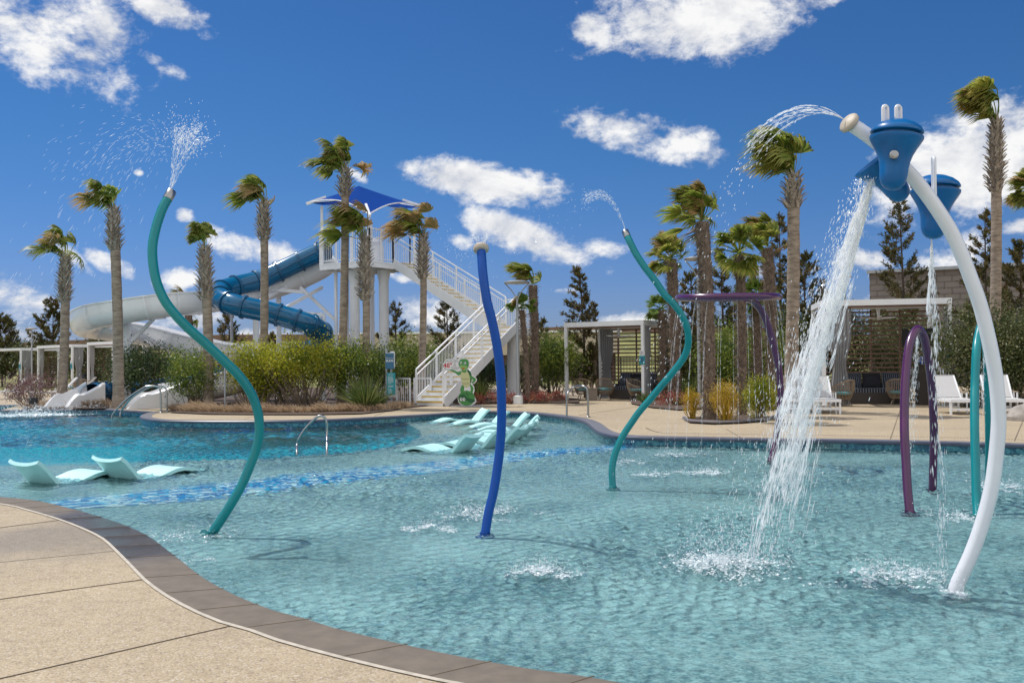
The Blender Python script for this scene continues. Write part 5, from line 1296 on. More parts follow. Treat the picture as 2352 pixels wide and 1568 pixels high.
# ------------------------------------------------------------------ cabanas, furniture, signs, lamps, rails
def cloth(mb, p, q, z0, z1, pinch=.5, wav=.05, n=26, m=14, zp=.42):
    """hanging curtain between plan points p and q gathered at a tie"""
    p, q = Vector(p), Vector(q); d = q - p; nn = Vector((-d.y, d.x, 0)).normalized(); rows = []
    for j in range(m + 1):
        f = j / m; z = z0 + (z1 - z0) * f; k = 1 - pinch * math.exp(-((f - zp) / .16) ** 2) - pinch * .35 * (f < zp) * (1 - math.exp(-((f - zp) / .16) ** 2))
        rows.append([p + d * (.5 + (i / n - .5) * k) + nn * wav * math.sin(i * 1.55 + f * 1.1) * (.6 + .4 * k) + U3 * z for i in range(n + 1)])
    mb.grid(rows)
def cabana(label, o, ang, w, dpt, h, number, sign_post=1, fan=True, cur=None, group='white pool cabanas'):
    t = thing('cabana', label, 'cabana', o, group=group)
    X = Vector((math.cos(ang), math.sin(ang), 0)); Yv = Vector((-math.sin(ang), math.cos(ang), 0)); Mr = Matrix((X, Yv, U3)).transposed()
    P = lambda a, b, z=0: Vector(o) + X * a + Yv * b + U3 * z
    for a, b in ((-w / 2, 0), (w / 2, 0), (-w / 2, dpt), (w / 2, dpt)):
        mb = MB(); mb.bar(P(a, b, 0), P(a, b, h - .15), .11, .11, Yv); mb.box(P(a, b, .01), (.2, .2, .02), Mr); mb.build('post', M['white'], t)
    for (a, b) in ((P(-w / 2 - .065, 0, h - .09), P(w / 2 + .065, 0, h - .09)), (P(-w / 2 - .065, dpt, h - .09), P(w / 2 + .065, dpt, h - .09)), (P(-w / 2, .07, h - .09), P(-w / 2, dpt - .07, h - .09)), (P(w / 2, .07, h - .09), P(w / 2, dpt - .07, h - .09))):
        mb = MB(); mb.bar(a, b, .13, .18); mb.build('beam', M['white'], t)
    mb = MB(); n = int(dpt / .16)
    for i in range(1, n): mb.bar(P(-w / 2 + .05, dpt * i / n, h - .08), P(w / 2 - .05, dpt * i / n, h - .08), .13, .022)
    mb.bar(P(-w / 2 + .06, .14, h - .215), P(w / 2 - .06, .14, h - .215), .10, .05)
    mb.build('louvre_roof', M['slat'], t)
    mb = MB(); k = int((h - .5) / .155)
    for i in range(k): z = .55 + i * .155; mb.bar(P(-w / 2 + .07, dpt - .03, z), P(w / 2 - .07, dpt - .03, z), .03, .055)
    for a in (-w / 4, 0, w / 4): mb.bar(P(a, dpt + .01, .3), P(a, dpt + .01, h - .2), .05, .05, Yv)
    mb.build('slat_wall', M['slat'], t)
    for (a0, b0, a1, b1) in (cur or ((-w / 2 + .12, .05, -w / 2 + .60, .10), (w / 2, .12, w / 2, .7), (-w / 2 + .1, dpt - .15, -w / 2 + .6, dpt - .15))):
        mb = MB(); cloth(mb, P(a0, b0), P(a1, b1), .04, h - .2, .45); mb.build('curtain', M['curtain'], t, True)
    if fan:
        mb = MB(); c = P(0, dpt * .45, h - .2); mb.lathe([(.05, .1), (.06, -.02), (.04, -.28), (.07, -.33), (.05, -.38)], c, 14)
        for q in (0.2, 2.3, 4.4):
            dv = Vector((math.cos(q), math.sin(q), 0)); mb.bar(c + dv * .08 - U3 * .34, c + dv * .62 - U3 * .30, .14, .018, (dv.y * .2, -dv.x * .2, 1))
        mb.build('ceiling_fan', M['white'], t)
    a = w / 2 if sign_post else -w / 2
    c = P(a, -.075, 1.62)
    mb = MB(); mb.box(c + U3 * .14, (.20, .02, .20), Mr); sg = mb.build('number_plate', M['sign_white'], t)
    mb = MB(); mb.box(c - U3 * .12, (.22, .025, .32), Mr); st = mb.build('notice_plate', M['sign_teal'], t)
    Mt = Matrix.Translation(c + U3 * .14 - Yv * .012) @ (Mr.to_4x4() @ Matrix.Rotation(R(90), 4, 'X'))
    if number: text_mesh(number, .15, Mt, M['letter_dark'], sg, 'house_number')
    mb = MB(); mb.box(c - U3 * .11 - Yv * .014, (.11, .004, .16), Mr); mb.build('notice_panel', M['sign_blue'], st)
    return t, P, X, Yv, Mr
def sofa(label, P, X, Yv, Mr, a, b, w, z=0):
    t = thing('sofa', label, 'sofa', P(a, b, z), group='dark wicker cabana sofas')
    mb = MB(); mb.box(P(a, b, .19 + z), (w, .82, .36), Mr); mb.box(P(a, b + .38, .42 + z), (w, .10, .5), Mr)
    for s in (-1, 1): mb.box(P(a + s * (w / 2 - .07), b, .38 + z), (.14, .8, .40), Mr)
    mb.build('wicker_base', M['dark_wicker'], t)
    mb = MB(); mb.box(P(a, b - .04, .44 + z), (w - .3, .74, .14), Mr); mb.build('seat_cushion', M['stripe_seat'], t)
    n = 3; cw = (w - .3) / n
    for i in range(n):
        c = P(a - (w - .3) / 2 + cw * (i + .5), b + .24, .74 + z); rows = []
        for j in range(9):
            f = -1 + j / 4; row = []
            for k in range(9):
                g = -1 + k / 4; th = .10 * (1 - abs(f) ** 3) * (1 - abs(g) ** 3) + .02; row.append(c + X * (g * (cw / 2 - .015)) + U3 * (f * .26) + Yv * (.10 * f) - Yv * th)
            rows.append(row)
        mb = MB(); mb.grid(rows); mb.box(c + Yv * .02, (cw - .06, .12, .46), Mr); mb.build('back_cushion', M['stripe'] if i != 1 else M['navy'], t, True)
    return t
def striped(name, c0, c1, sc, axis=0, thr=.8):
    m = bpy.data.materials.new(name); m.use_nodes = True; nt = m.node_tree; N, L = nt.nodes, nt.links; b = N['Principled BSDF']; b.inputs['Roughness'].default_value = .9
    tc = N.new('ShaderNodeTexCoord'); sp = N.new('ShaderNodeSeparateXYZ'); L.new(tc.outputs['Object'], sp.inputs[0])
    a = N.new('ShaderNodeMath'); a.operation = 'MULTIPLY'; a.inputs[1].default_value = sc; L.new(sp.outputs[axis], a.inputs[0])
    f = N.new('ShaderNodeMath'); f.operation = 'FRACT'; L.new(a.outputs[0], f.inputs[0])
    g = N.new('ShaderNodeMath'); g.operation = 'GREATER_THAN'; g.inputs[1].default_value = thr; L.new(f.outputs[0], g.inputs[0])
    mx = N.new('ShaderNodeMixRGB'); L.new(g.outputs[0], mx.inputs[0]); mx.inputs[1].default_value = (*c0, 1); mx.inputs[2].default_value = (*c1, 1); L.new(mx.outputs[0], b.inputs['Base Color'])
    return m
M['stripe'] = striped('navy_stripe_cloth', (.022, .028, .045), (.20, .22, .25), 16)
M['stripe_seat'] = striped('seat_stripe_cloth', (.025, .03, .05), (.20, .21, .24), 12, 0, .7)
M['navy'] = mat('charcoal_cloth', (.016, .017, .022), .9)
M['towel'] = striped('blue_stripe_towel', (.03, .10, .38), (.70, .72, .76), 12, 0, .55)
def tub_chair(name, label, loc, ang, group='woven tub chairs'):
    t = thing(name, label, 'chair', (0, 0, 0), group=group)
    mb = MB(); n = 34; top = []; rb = .24; rt = .37
    for i in range(n + 1):
        q = R(-150) + R(300) * i / n; back = .5 + .5 * math.cos(q); h = .52 + .30 * back ** 1.3
        p0 = Vector((math.sin(q) * rb, -math.cos(q) * -rb, .30)); p1 = Vector((math.sin(q) * rt, math.cos(q) * rt, h)); p0 = Vector((math.sin(q) * rb, math.cos(q) * rb, .22))
        mid = p0.lerp(p1, .5) + Vector((math.sin(q), math.cos(q), 0)) * .05
        mb.tube([p0, mid, p1], .010, 5); top.append(p1)
    mb.tube(top, .018, 6); mb.lathe([(rb, .215), (rb, .235), (rb * .8, .24)], (0, 0, 0), 22); mb.build('woven_shell', M['tan_wicker'], t)
    mb = MB(); mb.lathe([(.27, .36), (.30, .38), (.30, .43), (.26, .45), (.001, .455)], (0, 0, 0), 24); mb.build('seat_cushion', M['aqua_cushion'], t, True)
    for a in (45, 135, 225, 315):
        mb = MB(); mb.tube([(math.cos(R(a)) * .17, math.sin(R(a)) * .17, .24), (math.cos(R(a)) * .29, math.sin(R(a)) * .29, 0)], [.016, .012], 6); mb.build('leg', M['taupe'], t)
    t.location = loc; t.rotation_euler = (0, 0, ang); return t
def side_table(label, loc):
    t = thing('side_table', label, 'side table', loc, group='square resin side tables')
    mb = MB(); c = Vector(loc); mb.box(c + U3 * .215, (.42, .42, .43)); mb.build('table_body', M['taupe'], t); mb = MB(); mb.box(c + U3 * .445, (.46, .46, .03)); mb.build('table_top', M['taupe'], t); return t

# right cabana, middle cabana, left row
oR = (G(1891, 931) + G(2188, 930)) / 2; YR = 30.0
a, b = at(1890, 700, 30.6), at(2180, 684, 29.9)
oR = Vector(((a.x + b.x) / 2, (a.y + b.y) / 2, 0)); wR = (b - a).length
cR, P, X, Yv, Mr = cabana('white slatted cabana with grey curtains behind the purple arch, plate 24', oR, math.atan2(b.y - a.y, b.x - a.x), wR, 2.7, b.z, '24', cur=((-wR / 2 + .12, .06, -wR / 2 + .85, .12), (-wR / 2 - .02, .2, -wR / 2 - .02, .8), (wR / 2 + .02, .15, wR / 2 + .02, .7)))
sofa('dark striped sofa against the slats of the right cabana', P, X, Yv, Mr, -.1, 1.9, 2.1)
tub_chair('tub_chair', 'tan woven tub chair at the left post of the right cabana', P(-wR / 2 + .55, .1), R(215))
tub_chair('tub_chair', 'tan woven tub chair behind the purple arch', P(wR / 2 - 1.35, .9), R(150))
side_table('taupe side table under the tub chair by the right cabana', P(-wR / 2 + .45, .75))
def locker(label, P, X, Yv, Mr, a, b):
    t = thing('storage_locker', label, 'locker', P(a, b)); mb = MB(); mb.box(P(a, b, .62), (.55, .55, 1.24), Mr); mb.build('wicker_body', M['dark_wicker'], t); mb = MB(); mb.box(P(a, b, 1.255), (.6, .6, .03), Mr); mb.build('lid', M['dark_wicker'], t)
    tw = thing('towel_stack', label.replace('dark wicker locker', 'blue striped rolled towels lying on the locker'), 'towels', P(a, b, 1.27), group='striped towels on lockers')
    for k, (dx, dz) in enumerate(((-.15, 0), (0, 0), (.15, 0), (-.08, .12), (.08, .12))):
        mb = MB(); c = P(a + dx, b - .22, 1.34 + dz); mb.tube([c, c + Yv * .42], .065, 12); mb.build('rolled_towel', M['towel'], tw, True)
locker('dark wicker locker at the right side of the right cabana', P, X, Yv, Mr, wR / 2 - .5, 1.0)
tv = thing('television', 'black flat screen hung high in the right cabana corner', 'television', P(wR / 2 - .6, 1.9, 1.7)); mb = MB(); mb.box(P(wR / 2 - .55, 1.9, 2.15), (.95, .06, .58), Mr); mb.build('screen', M['black_metal'], tv); mb = MB(); mb.bar(P(wR / 2 - .55, 1.95, 2.1), P(wR / 2 - .1, 2.65, 2.4), .05, .05); mb.build('wall_bracket', M['black_metal'], tv)

a, b = at(1300, 742, 37.4), at(1476, 734, 35.6)
oM = Vector(((a.x + b.x) / 2, (a.y + b.y) / 2, 0)); wM = (b - a).length
cM, P, X, Yv, Mr = cabana('white slatted cabana with tied grey curtains between stairs and hairy palms, plate 21', oM, math.atan2(b.y - a.y, b.x - a.x), wM, 2.7, (a.z + b.z) / 2, '21', cur=((-wM / 2 + .1, 2.45, -wM / 2 + .72, 2.45), (wM / 2, .12, wM / 2, .6), (wM / 2 - .1, 2.45, wM / 2 - .5, 2.45)))
sofa('dark striped sofa in the middle cabana', P, X, Yv, Mr, .35, 1.9, 1.9)
tub_chair('tub_chair', 'tan woven tub chair inside the left post of the middle cabana', P(-wM / 2 + .45, .5), R(160))
tub_chair('tub_chair', 'second tub chair from the left post of the middle cabana', P(-.45, .9), R(170))
tub_chair('tub_chair', 'tan woven tub chair at the right post of the middle cabana', P(wM / 2 - .45, .35), R(40))
side_table('taupe side table between the tub chairs of the middle cabana', P(-.75, .35))
locker('dark wicker locker right of the middle cabana', P, X, Yv, Mr, wM / 2 + .45, 1.5)

lp = [(at(-40, 803, 70), at(48, 797.5, 66.5)), (at(88, 795, 65), at(166, 789.5, 61.5)), (at(203, 787, 60), at(290, 781, 56.5)), (at(330, 786, 55.5), at(420, 790, 53))]
names = ['leftmost white cabana cut by the photo edge', 'white cabana behind the shortest palm', 'white cabana behind the tall lone palm', 'white cabana glimpsed under the white slide']
left_frames = []
for i, (a, b) in enumerate(lp):
    o = Vector(((a.x + b.x) / 2, (a.y + b.y) / 2, 0))
    left_frames.append(cabana(names[i], o, math.atan2(b.y - a.y, b.x - a.x), (b - a).length, 2.6, (a.z + b.z) / 2, None, fan=False))
_, P, X, Yv, Mr = left_frames[1]
sofa('dark sofa in the cabana behind the shortest palm', P, X, Yv, Mr, .2, 1.8, 2.0)
_, P, X, Yv, Mr = left_frames[2]
sofa('dark sofa in the cabana behind the tall lone palm', P, X, Yv, Mr, .2, 1.8, 2.0)
g = lambda u, v: G(u, v)
tub_chair('tub_chair', 'tan woven tub chair beside the second left cabana post', at(157, 905, 50) * 1.0 - U3 * at(157, 905, 50).z, R(200))
tub_chair('tub_chair', 'tan woven tub chair partly behind the shortest palm trunk', Vector((at(200, 905, 51).x, 51, 0)), R(160))
tub_chair('tub_chair', 'tan woven tub chair behind the left white loungers', Vector((at(62, 905, 52).x, 52, 0)), R(190))

# sun loungers on the deck
def chaise(label):
    t = thing('chaise_lounge', label, 'lounge chair', (0, 0, 0), group='white sling chaise lounges')
    # local: head (back) at +y, foot at -y
    W2 = .33; H = .36
    for s in (-1, 1):
        mb = MB(); mb.bar((s * W2, -1.0, H), (s * W2, .55, H), .05, .07); mb.bar((s * W2, .30, H + .02), (s * W2, .86, .98), .045, .05)
        mb.build('side_rail', M['white'], t)
        for y in (-.92, .50):
            mb = MB(); mb.bar((s * W2, y, 0), (s * W2, y, H - .03), .05, .05, (0, 1, 0)); mb.build('leg', M['white'], t)
        mb = MB(); mb.bar((s * (W2 + .06), .0, H + .2), (s * (W2 + .06), .42, H + .2), .06, .025); mb.build('armrest', M['tan_wicker'], t)
        mb = MB(); mb.bar((s * (W2 + .06), .02, 0), (s * (W2 + .06), .02, H + .19), .035, .035, (0, 1, 0)); mb.bar((s * (W2 + .06), .38, H - .02), (s * (W2 + .06), .38, H + .19), .035, .035, (0, 1, 0)); mb.build('arm_post', M['white'], t)
    for (a, b, c, d) in ((-.99, H, .05, .07), (-.92, .14, .035, .05), (.5, .14, .035, .05)):
        mb = MB(); mb.bar((-W2, a, b), (W2, a, b), c, d); mb.build('cross_rail', M['white'], t)
    mb = MB(); mb.box((0, -.32, H + .03), (W2 * 2 - .05, 1.26, .014)); mb.build('seat_sling', M['sling'], t)
    mb = MB(); mb.bar((0, .31, H + .05), (0, .86, .995), W2 * 2 - .04, .014); mb.bar((-W2, .86, .985), (W2, .86, .985), .04, .04); mb.build('back_sling', M['sling'], t)
    return t
proto = None
def place_chaise(label, x, y, rz):
    global proto
    if proto is None: proto = chaise(label); o = proto
    else: o = copy_tree(proto); o['label'] = label
    o.location = (x, y, 0); o.rotation_euler = (0, 0, rz); return o
def cx(u, Y): return at(u, 900, Y).x
for (lab, u, Y, rz) in (('white chaise lounge directly right of the waterfall with leaf shadow on its back', 1886, 27.3, -8), ('white chaise lounge seen through the waterfall left of the tub chair', 1825, 27.6, -6), ('white chaise lounge between the purple and turquoise arches', 2186, 26.3, -6), ('white chaise lounge behind the big white curved pole', 2300, 26.1, -14)):
    place_chaise(lab, cx(u, Y), Y, R(rz))
for (lab, u, Y, rz) in (('white chaise lounge at the left photo edge, nearest the edge', 14, 45.5, 110 - 180), ('white chaise lounge second from the left photo edge behind the plum shrub', 42, 45.5, 112 - 180), ('white chaise lounge in front of the second left cabana post', 172, 44, -72), ('white chaise lounge behind the shortest palm', 128, 43.5, -60)):
    place_chaise(lab, cx(u, Y), Y, R(rz))

# in-pool loungers: one moulded wavy shell with two ribs under the back
def pool_lounger(label):
    t = thing('pool_lounger', label, 'pool lounger', (0, 0, 0), group='aqua in-pool loungers')
    # local x: back at -x, foot at +x, origin at the seat crease on the water line
    prof = [(-.38, .37), (-.30, .31), (-.21, .215), (-.12, .11), (-.045, .03), (.03, .0), (.14, -.004), (.28, .015), (.45, .075), (.60, .128), (.74, .15), (.88, .135), (1.04, .085), (1.18, .04), (1.32, .008), (1.46, -.02)]
    pr = [Vector((a, 0, b)) for a, b in prof]; c = catmull(pr, 3); W2 = .34; th = .055; rows = []; rows2 = []
    for i, p in enumerate(c):
        tn = (c[min(i + 1, len(c) - 1)] - c[max(i - 1, 0)]).normalized(); nn = Vector((-tn.z, 0, tn.x)); row = []; row2 = []
        for k in range(13):
            s = -1 + k / 6; dish = .05 * (abs(s) ** 2.5) * (1 if p.x < .1 else max(.15, 1 - (p.x - .1) * 1.4)) ; q = p + Vector((0, s * W2, 0)) + nn * dish
            row.append(q); row2.append(q - nn * th)
        rows.append(row + list(reversed(row2)))
    mb = MB(); mb.grid(rows, closed=True); n = len(rows[0])
    for i in (0, len(rows) - 1):
        for k in range(12): a = i * n + k; b = i * n + k + 1; d = i * n + n - 1 - k; e = i * n + n - 2 - k; mb.f.append((a, b, e, d) if i == 0 else (b, a, d, e))
    for s in (-1, 1): mb.add([(.2, s * .28, .0), (.2, s * .24, .0), (1.2, s * .24, .0), (1.2, s * .28, .0), (.2, s * .28, -.17), (.2, s * .24, -.17), (1.2, s * .24, -.17), (1.2, s * .28, -.17)], [(0, 1, 5, 4), (1, 2, 6, 5), (2, 3, 7, 6), (3, 0, 4, 7)])
    mb.build('seat_shell', M['lounger'], t, True)
    mb = MB()
    for s in (-.13, .13): mb.bar((-.33, s, .30), (-.09, s, .03), .06, .035, (.6, 0, .8))
    mb.bar((-.345, 0, .31), (-.08, 0, .02), .40, .012, (.6, 0, .8))
    mb.build('back_rib', M['lounger'], t)
    return t
lproto = None
def place_lounger(label, u, v, deg):
    global lproto
    p = G(u, v, WZ)
    if lproto is None: lproto = pool_lounger(label); o = lproto
    else: o = copy_tree(lproto); o['label'] = label
    o.location = (p.x, p.y, WZ - .058); o.rotation_euler = (0, 0, R(deg))
place_lounger('aqua pool lounger nearest the left photo edge, seen from behind', 108, 1106, 59)
place_lounger('aqua pool lounger seen from behind, right of the leftmost one', 294, 1096, 58)
for i, (u, v, deg) in enumerate([(1052, 1036, 152), (1118, 1026, 156), (1163, 1015, 160), (1180, 1006, 166), (1196, 998, 172), (1203, 986, 180), (1180, 978.5, 188), (1134, 971, 194), (1089, 966, 199)]):
    place_lounger(['nearest aqua lounger of the far arc, underside of its back showing', 'second nearest aqua lounger of the far arc, partly behind the blue pole', 'third nearest aqua lounger of the far arc, just right of the blue pole', 'fourth nearest aqua lounger of the far arc, back edge-on', 'aqua lounger at the bend of the far arc', 'aqua lounger just past the bend of the far arc', 'aqua lounger third from the far end of the arc', 'aqua lounger second from the far end of the arc, behind the blue pole', 'farthest aqua lounger of the arc next to the island edge'][i], u, v, deg)

# grab rails
def grab_rail(name, label, pts, r=.02, group=None, plates=()):
    t = thing(name, label, 'handrail', pts[0], group=group); mb = MB(); mb.tube(catmull(pts, 6), r, 10); mb.build('tube', M['steel'], t, True)
    for i in plates:
        mb = MB(); mb.lathe([(r * 2.4, 0), (r * 2.2, .012), (r * 1.2, .03)], pts[i], 14); mb.build('base_collar', M['steel'], t, True)
    return t
YA = baseY(682, 1042); p0 = G(682, 1042, WZ); p1 = G(751, 1042, WZ)
f = lambda u, v, Y=YA: at(u, v, Y)
grab_rail('grab_rail', 'steel grab rail standing in the water between the teal and the blue pole', [p0 + Vector((0, 0, -.4)), p0, f(682, 1022), f(686, 1008), f(700, 985), f(722, 962), f(734, 955), f(745, 958), f(750, 970), f(751, 1000), p1, p1 + Vector((0, 0, -.4))], .024)
for lab, u0, v0, us in (('steel stair handrail in front of the white slide exit, front one of the pair', 257, 962, 0), ('steel stair handrail in front of the white slide exit, rear one of the pair', 276, 955, 14)):
    Ya = G(u0, v0, WZ).y; e = G(365 + us, 948 - us * .2); Yb = e.y
    pts = [G(u0, v0, WZ) + Vector((0, 0, -.3)), at(u0, v0 - 2, Ya), at(u0 + 5, v0 - 15, Ya), at(292 + us, 915 - us * .3, Ya + (Yb - Ya) * .33), at(328 + us, 891 - us * .1, Ya + (Yb - Ya) * .66), at(340 + us, 887, Ya + (Yb - Ya) * .8), at(358 + us, 887, Yb), at(367 + us, 893, Yb), at(369 + us, 910, Yb), at(370 + us, 935, Yb), Vector((at(370 + us, 935, Yb).x, Yb, .01))]
    grab_rail('stair_handrail', lab, pts, .030, 'pair of pool stair handrails', (10,))
Ya = G(1302, 972, WZ).y; e = G(1351, 958); q = at(1351, 940, e.y)
grab_rail('grab_rail', 'steel grab rail at the pool edge before the middle cabana', [G(1302, 972, WZ) + Vector((0, 0, -.3)), at(1302, 965, Ya), at(1302, 920, Ya), at(1304, 903, Ya), at(1318, 889, Ya + .2), at(1336, 886, (Ya + e.y) / 2), at(1347, 891, e.y), at(1350, 905, e.y), at(1351, 935, e.y), e + U3 * .01], .027, None, (9,))

# lamps
def street_lamp(label, u, vb, v_top, Y, w, kind='fork', r=.055):
    b = at(u, vb, Y); x = b.x; zt = at(u, v_top, Y).z; t = thing('street_lamp', label, 'lamp post', (x, Y, 0), group='grey pool deck lamp posts')
    mb = MB(); mb.lathe([(r * 3.2, 0), (r * 3.0, .28), (r * 2.2, .30)], (x, Y, 0), 18); mb.build('concrete_base', M['sign_white'], t, True)
    fz = zt - (.75 if kind == 'fork' else .04)
    mb = MB(); mb.lathe([(r, .29), (r * .95, fz * .6), (r * .72, fz)], (x, Y, 0), 14); mb.build('pole', M['galv'], t, True)
    if kind == 'fork':
        mb = MB()
        for s in (-1, 1): mb.tube(catmull([(x, Y, fz - .02), (x + s * .06, Y, fz + .2), (x + s * .2, Y, fz + .42), (x + s * w / 2 * .96, Y, fz + .68)], 5), .02, 8)
        mb.build('fork_arm', M['galv'], t, True)
    c = (x, Y, zt - .07)
    mb = MB(); k = w / 2; mb.lathe([(k * .96, -.005), (k, .01), (k * .97, .04), (k * .6, .075), (.001, .085)], c, 26); mb.build('lamp_head', M['galv'], t, True)
    mb = MB(); mb.lathe([(.001, -.03), (k * .8, -.03), (k * .9, -.006)], c, 26, cap=False); mb.build('diffuser', M['bulb'], t, True)
    return t
street_lamp('grey forked lamp post beside the stair landing and the hairy palm', 1190, 915, 645, 34.6, .92)
street_lamp('grey lamp post behind the thickest hairy palm above the small golden shrub', 1607, 930, 590, 30.5, .85)
street_lamp('thin lamp post with flat disc head at the far left above the cabanas', 73, 900, 752, 57, .62, 'disc', .05)
street_lamp('thin grey lamp post under the bend of the blue tube', 533, 915, 700, 44, .7, 'disc', .075)
street_lamp('dark lamp post beside the block building above the right cabana', 1945, 920, 632, 40, .6, 'disc', .05)

# signs
t = thing('slide_sign', 'post sign with blue SLIDE board over a teal rules board', 'sign', G(896, 934))
Ys = G(896, 934).y - .7
pl = lambda u, v, dy=0: at(u, v, Ys + dy)
def board(u0, v0, u1, v1, m, name, dy=-.06, th=.05, wave=False):
    a, b = pl(u0, v1, dy), pl(u1, v0, dy); poly = [(a.x, a.z), (b.x, a.z), (b.x, b.z)] + ([(a.x + (b.x - a.x) * (1 - k / 8), b.z + .03 * math.sin(k / 8 * 6.28)) for k in range(1, 8)] if wave else []) + [(a.x, b.z)]
    mb = MB(); mb.prism(poly, Matrix.Translation((0, Ys + dy, 0)) @ Matrix.Rotation(R(90), 4, 'X'), th); return mb.build(name, m, t), a, b
for u in (888, 899):
    mb = MB(); p = pl(u, 900); top = pl(u, 800 if u == 888 else 806); mb.bar((p.x, Ys, 0), (p.x, Ys, top.z), .06, .06, (0, 1, 0)); mb.build('sign_post', M['galv'], t)
sb, a, b = board(886, 811, 904.5, 847, M['sign_blue'], 'slide_board', -.06); board(888, 808, 907, 846, M['sign_white'], 'board_backing', -.035, .02, True)
tb, a2, b2 = board(889.5, 855.5, 908, 906, M['sign_teal'], 'rules_board', -.06); board(896, 870, 909.5, 911, M['sign_white'], 'board_backing', -.03, .02)
RX = Matrix.Rotation(R(90), 4, 'X')
cxm = (a.x + b.x) / 2; Yt = Ys - .06 - .052
text_mesh('Welcome to the', .045, Matrix.Translation((cxm, Yt, b.z - .16)) @ RX, M['letter_white'], sb)
text_mesh('SLIDE', .105, Matrix.Translation((cxm, Yt, b.z - .25)) @ RX, M['letter_white'], sb, bold=.002)
cx2 = (a2.x + b2.x) / 2
text_mesh('Slide Rules', .042, Matrix.Translation((cx2, Yt, b2.z - .06)) @ RX, M['letter_white'], tb)
mb = MB(); rr = random.Random(5)
for k in range(15):
    z = b2.z - .13 - k * .038; w = rr.uniform(.10, .20)
    if k in (7, 10): continue
    mb.box((a2.x + .03 + w / 2, Yt, z), (w, .004, .011))
mb.build('rules_lines', M['letter_white'], tb)

# the height sign: a flat green turtle cut-out balancing on a shell, holding a speech bubble
t = thing('height_sign', 'flat green turtle cut-out holding a speech bubble that reads 48 inches', 'sign', G(1070, 931))
Yh = G(1070, 931).y - .85
FX = 2250.0
class Lay: pass
def px_poly(pts, dy, m, name, th=.012, parent=None):
    poly = [(at(1420 * .6125 + u * .6125 / 6.189, 1290 * .6125 + v * .6125 / 6.189, Yh).x, at(1420 * .6125 + u * .6125 / 6.189, 1290 * .6125 + v * .6125 / 6.189, Yh).z) for u, v in pts]
    mb = MB(); mb.prism(poly, Matrix.Translation((0, Yh + dy, 0)) @ RX, th); return mb.build(name, m, parent or t)
def ell(cx_, cy_, rx, ry, n=28, a0=0, a1=360, rot=0):
    c, s = math.cos(R(rot)), math.sin(R(rot)); out = []
    for k in range(n):
        q = R(a0 + (a1 - a0) * k / (n if a1 - a0 == 360 else n - 1)); x, y = math.cos(q) * rx, math.sin(q) * ry; out.append((cx_ + x * c - y * s, cy_ + x * s + y * c))
    return out
def smooth(pts, n=5):
    P = [Vector((x, y, 0)) for x, y in pts]; P = P + [P[0], P[1], P[2]]; c = catmull(P, n); return [(p.x, p.y) for p in c[n:-n - 1]]
M['t_green'] = mat('sign_green', (.06, .25, .06), .5); M['t_dark'] = mat('sign_dark_green', (.012, .10, .03), .5); M['t_cream'] = mat('sign_cream', (.52, .53, .27), .5); M['t_light'] = mat('sign_light_green', (.22, .42, .10), .5)
outl = smooth([(1880, 350), (2000, 325), (2090, 370), (2110, 480), (2070, 590), (2150, 650), (2185, 720), (2250, 770), (2285, 830), (2240, 900), (2180, 930), (2215, 980), (2225, 1080), (2205, 1170), (2250, 1260), (2265, 1330), (2200, 1400), (2050, 1435), (1900, 1400), (1842, 1310), (1850, 1200), (1905, 1130), (1885, 1040), (1930, 930), (1900, 800), (1895, 720), (1840, 730), (1760, 660), (1640, 620), (1520, 590), (1480, 500), (1520, 410), (1600, 340), (1680, 345), (1760, 330), (1830, 370)], 4)
px_poly(outl, 0, M['sign_white'], 'backing_board', .03)
bub = smooth([(1500, 500), (1530, 425), (1590, 385), (1610, 350), (1680, 365), (1730, 342), (1800, 375), (1850, 420), (1870, 520), (1830, 575), (1740, 585), (1640, 600), (1540, 580)], 4)
px_poly(bub, -.031, M['letter_dark'], 'bubble_outline', .004); bubi = [(1690 + (x - 1690) * .965, 472 + (y - 472) * .94) for x, y in bub]; bb = px_poly(bubi, -.036, M['sign_white'], 'speech_bubble', .005)
px_poly(smooth([(2060, 590), (2130, 640), (2160, 740), (2150, 880), (2110, 900), (2080, 760)], 4), -.031, M['t_dark'], 'back_shell', .006)
for pts in ([(1640, 590), (1740, 600), (1830, 640), (1930, 625), (1910, 690), (1850, 720), (1770, 660)], [(2090, 720), (2160, 740), (2240, 790), (2255, 840), (2190, 905), (2160, 880), (2200, 830), (2120, 790)]):
    px_poly(smooth(pts, 4), -.040, M['t_green'], 'arm', .007)
for pts in ([(1950, 940), (1985, 1000), (1965, 1130), (1915, 1130), (1895, 1040)], [(2110, 920), (2190, 990), (2195, 1060), (2165, 1150), (2125, 1120), (2140, 1040)]):
    px_poly(smooth(pts, 4), -.036, M['t_green'], 'leg', .006)
px_poly(ell(1985, 655, 70, 60), -.038, M['t_green'], 'neck', .005)
bd = px_poly(smooth([(1930, 640), (1990, 665), (2060, 640), (2110, 740), (2125, 880), (2090, 980), (2030, 1000), (1960, 950), (1915, 820), (1905, 720)], 4), -.043, M['t_cream'], 'belly', .005)
for (x, y, w) in ((2010, 800, 95), (2018, 905, 82)):
    arc = ell(x, y - 20, w, 28, 14, 15, 165); px_poly(arc + [(p[0], p[1] + 7) for p in reversed(arc)], -.049, M['letter_dark'], 'belly_line', .003, bd)
hd = px_poly(smooth([(1885, 370), (1960, 345), (2040, 350), (2085, 400), (2090, 490), (2040, 590), (1985, 625), (1920, 585), (1870, 500), (1868, 440)], 4), -.045, M['t_green'], 'head', .006)
px_poly(smooth([(1872, 500), (1950, 490), (2040, 510), (2060, 540), (2030, 590), (1985, 620), (1925, 580)], 4), -.050, M['t_light'], 'muzzle', .004, hd)
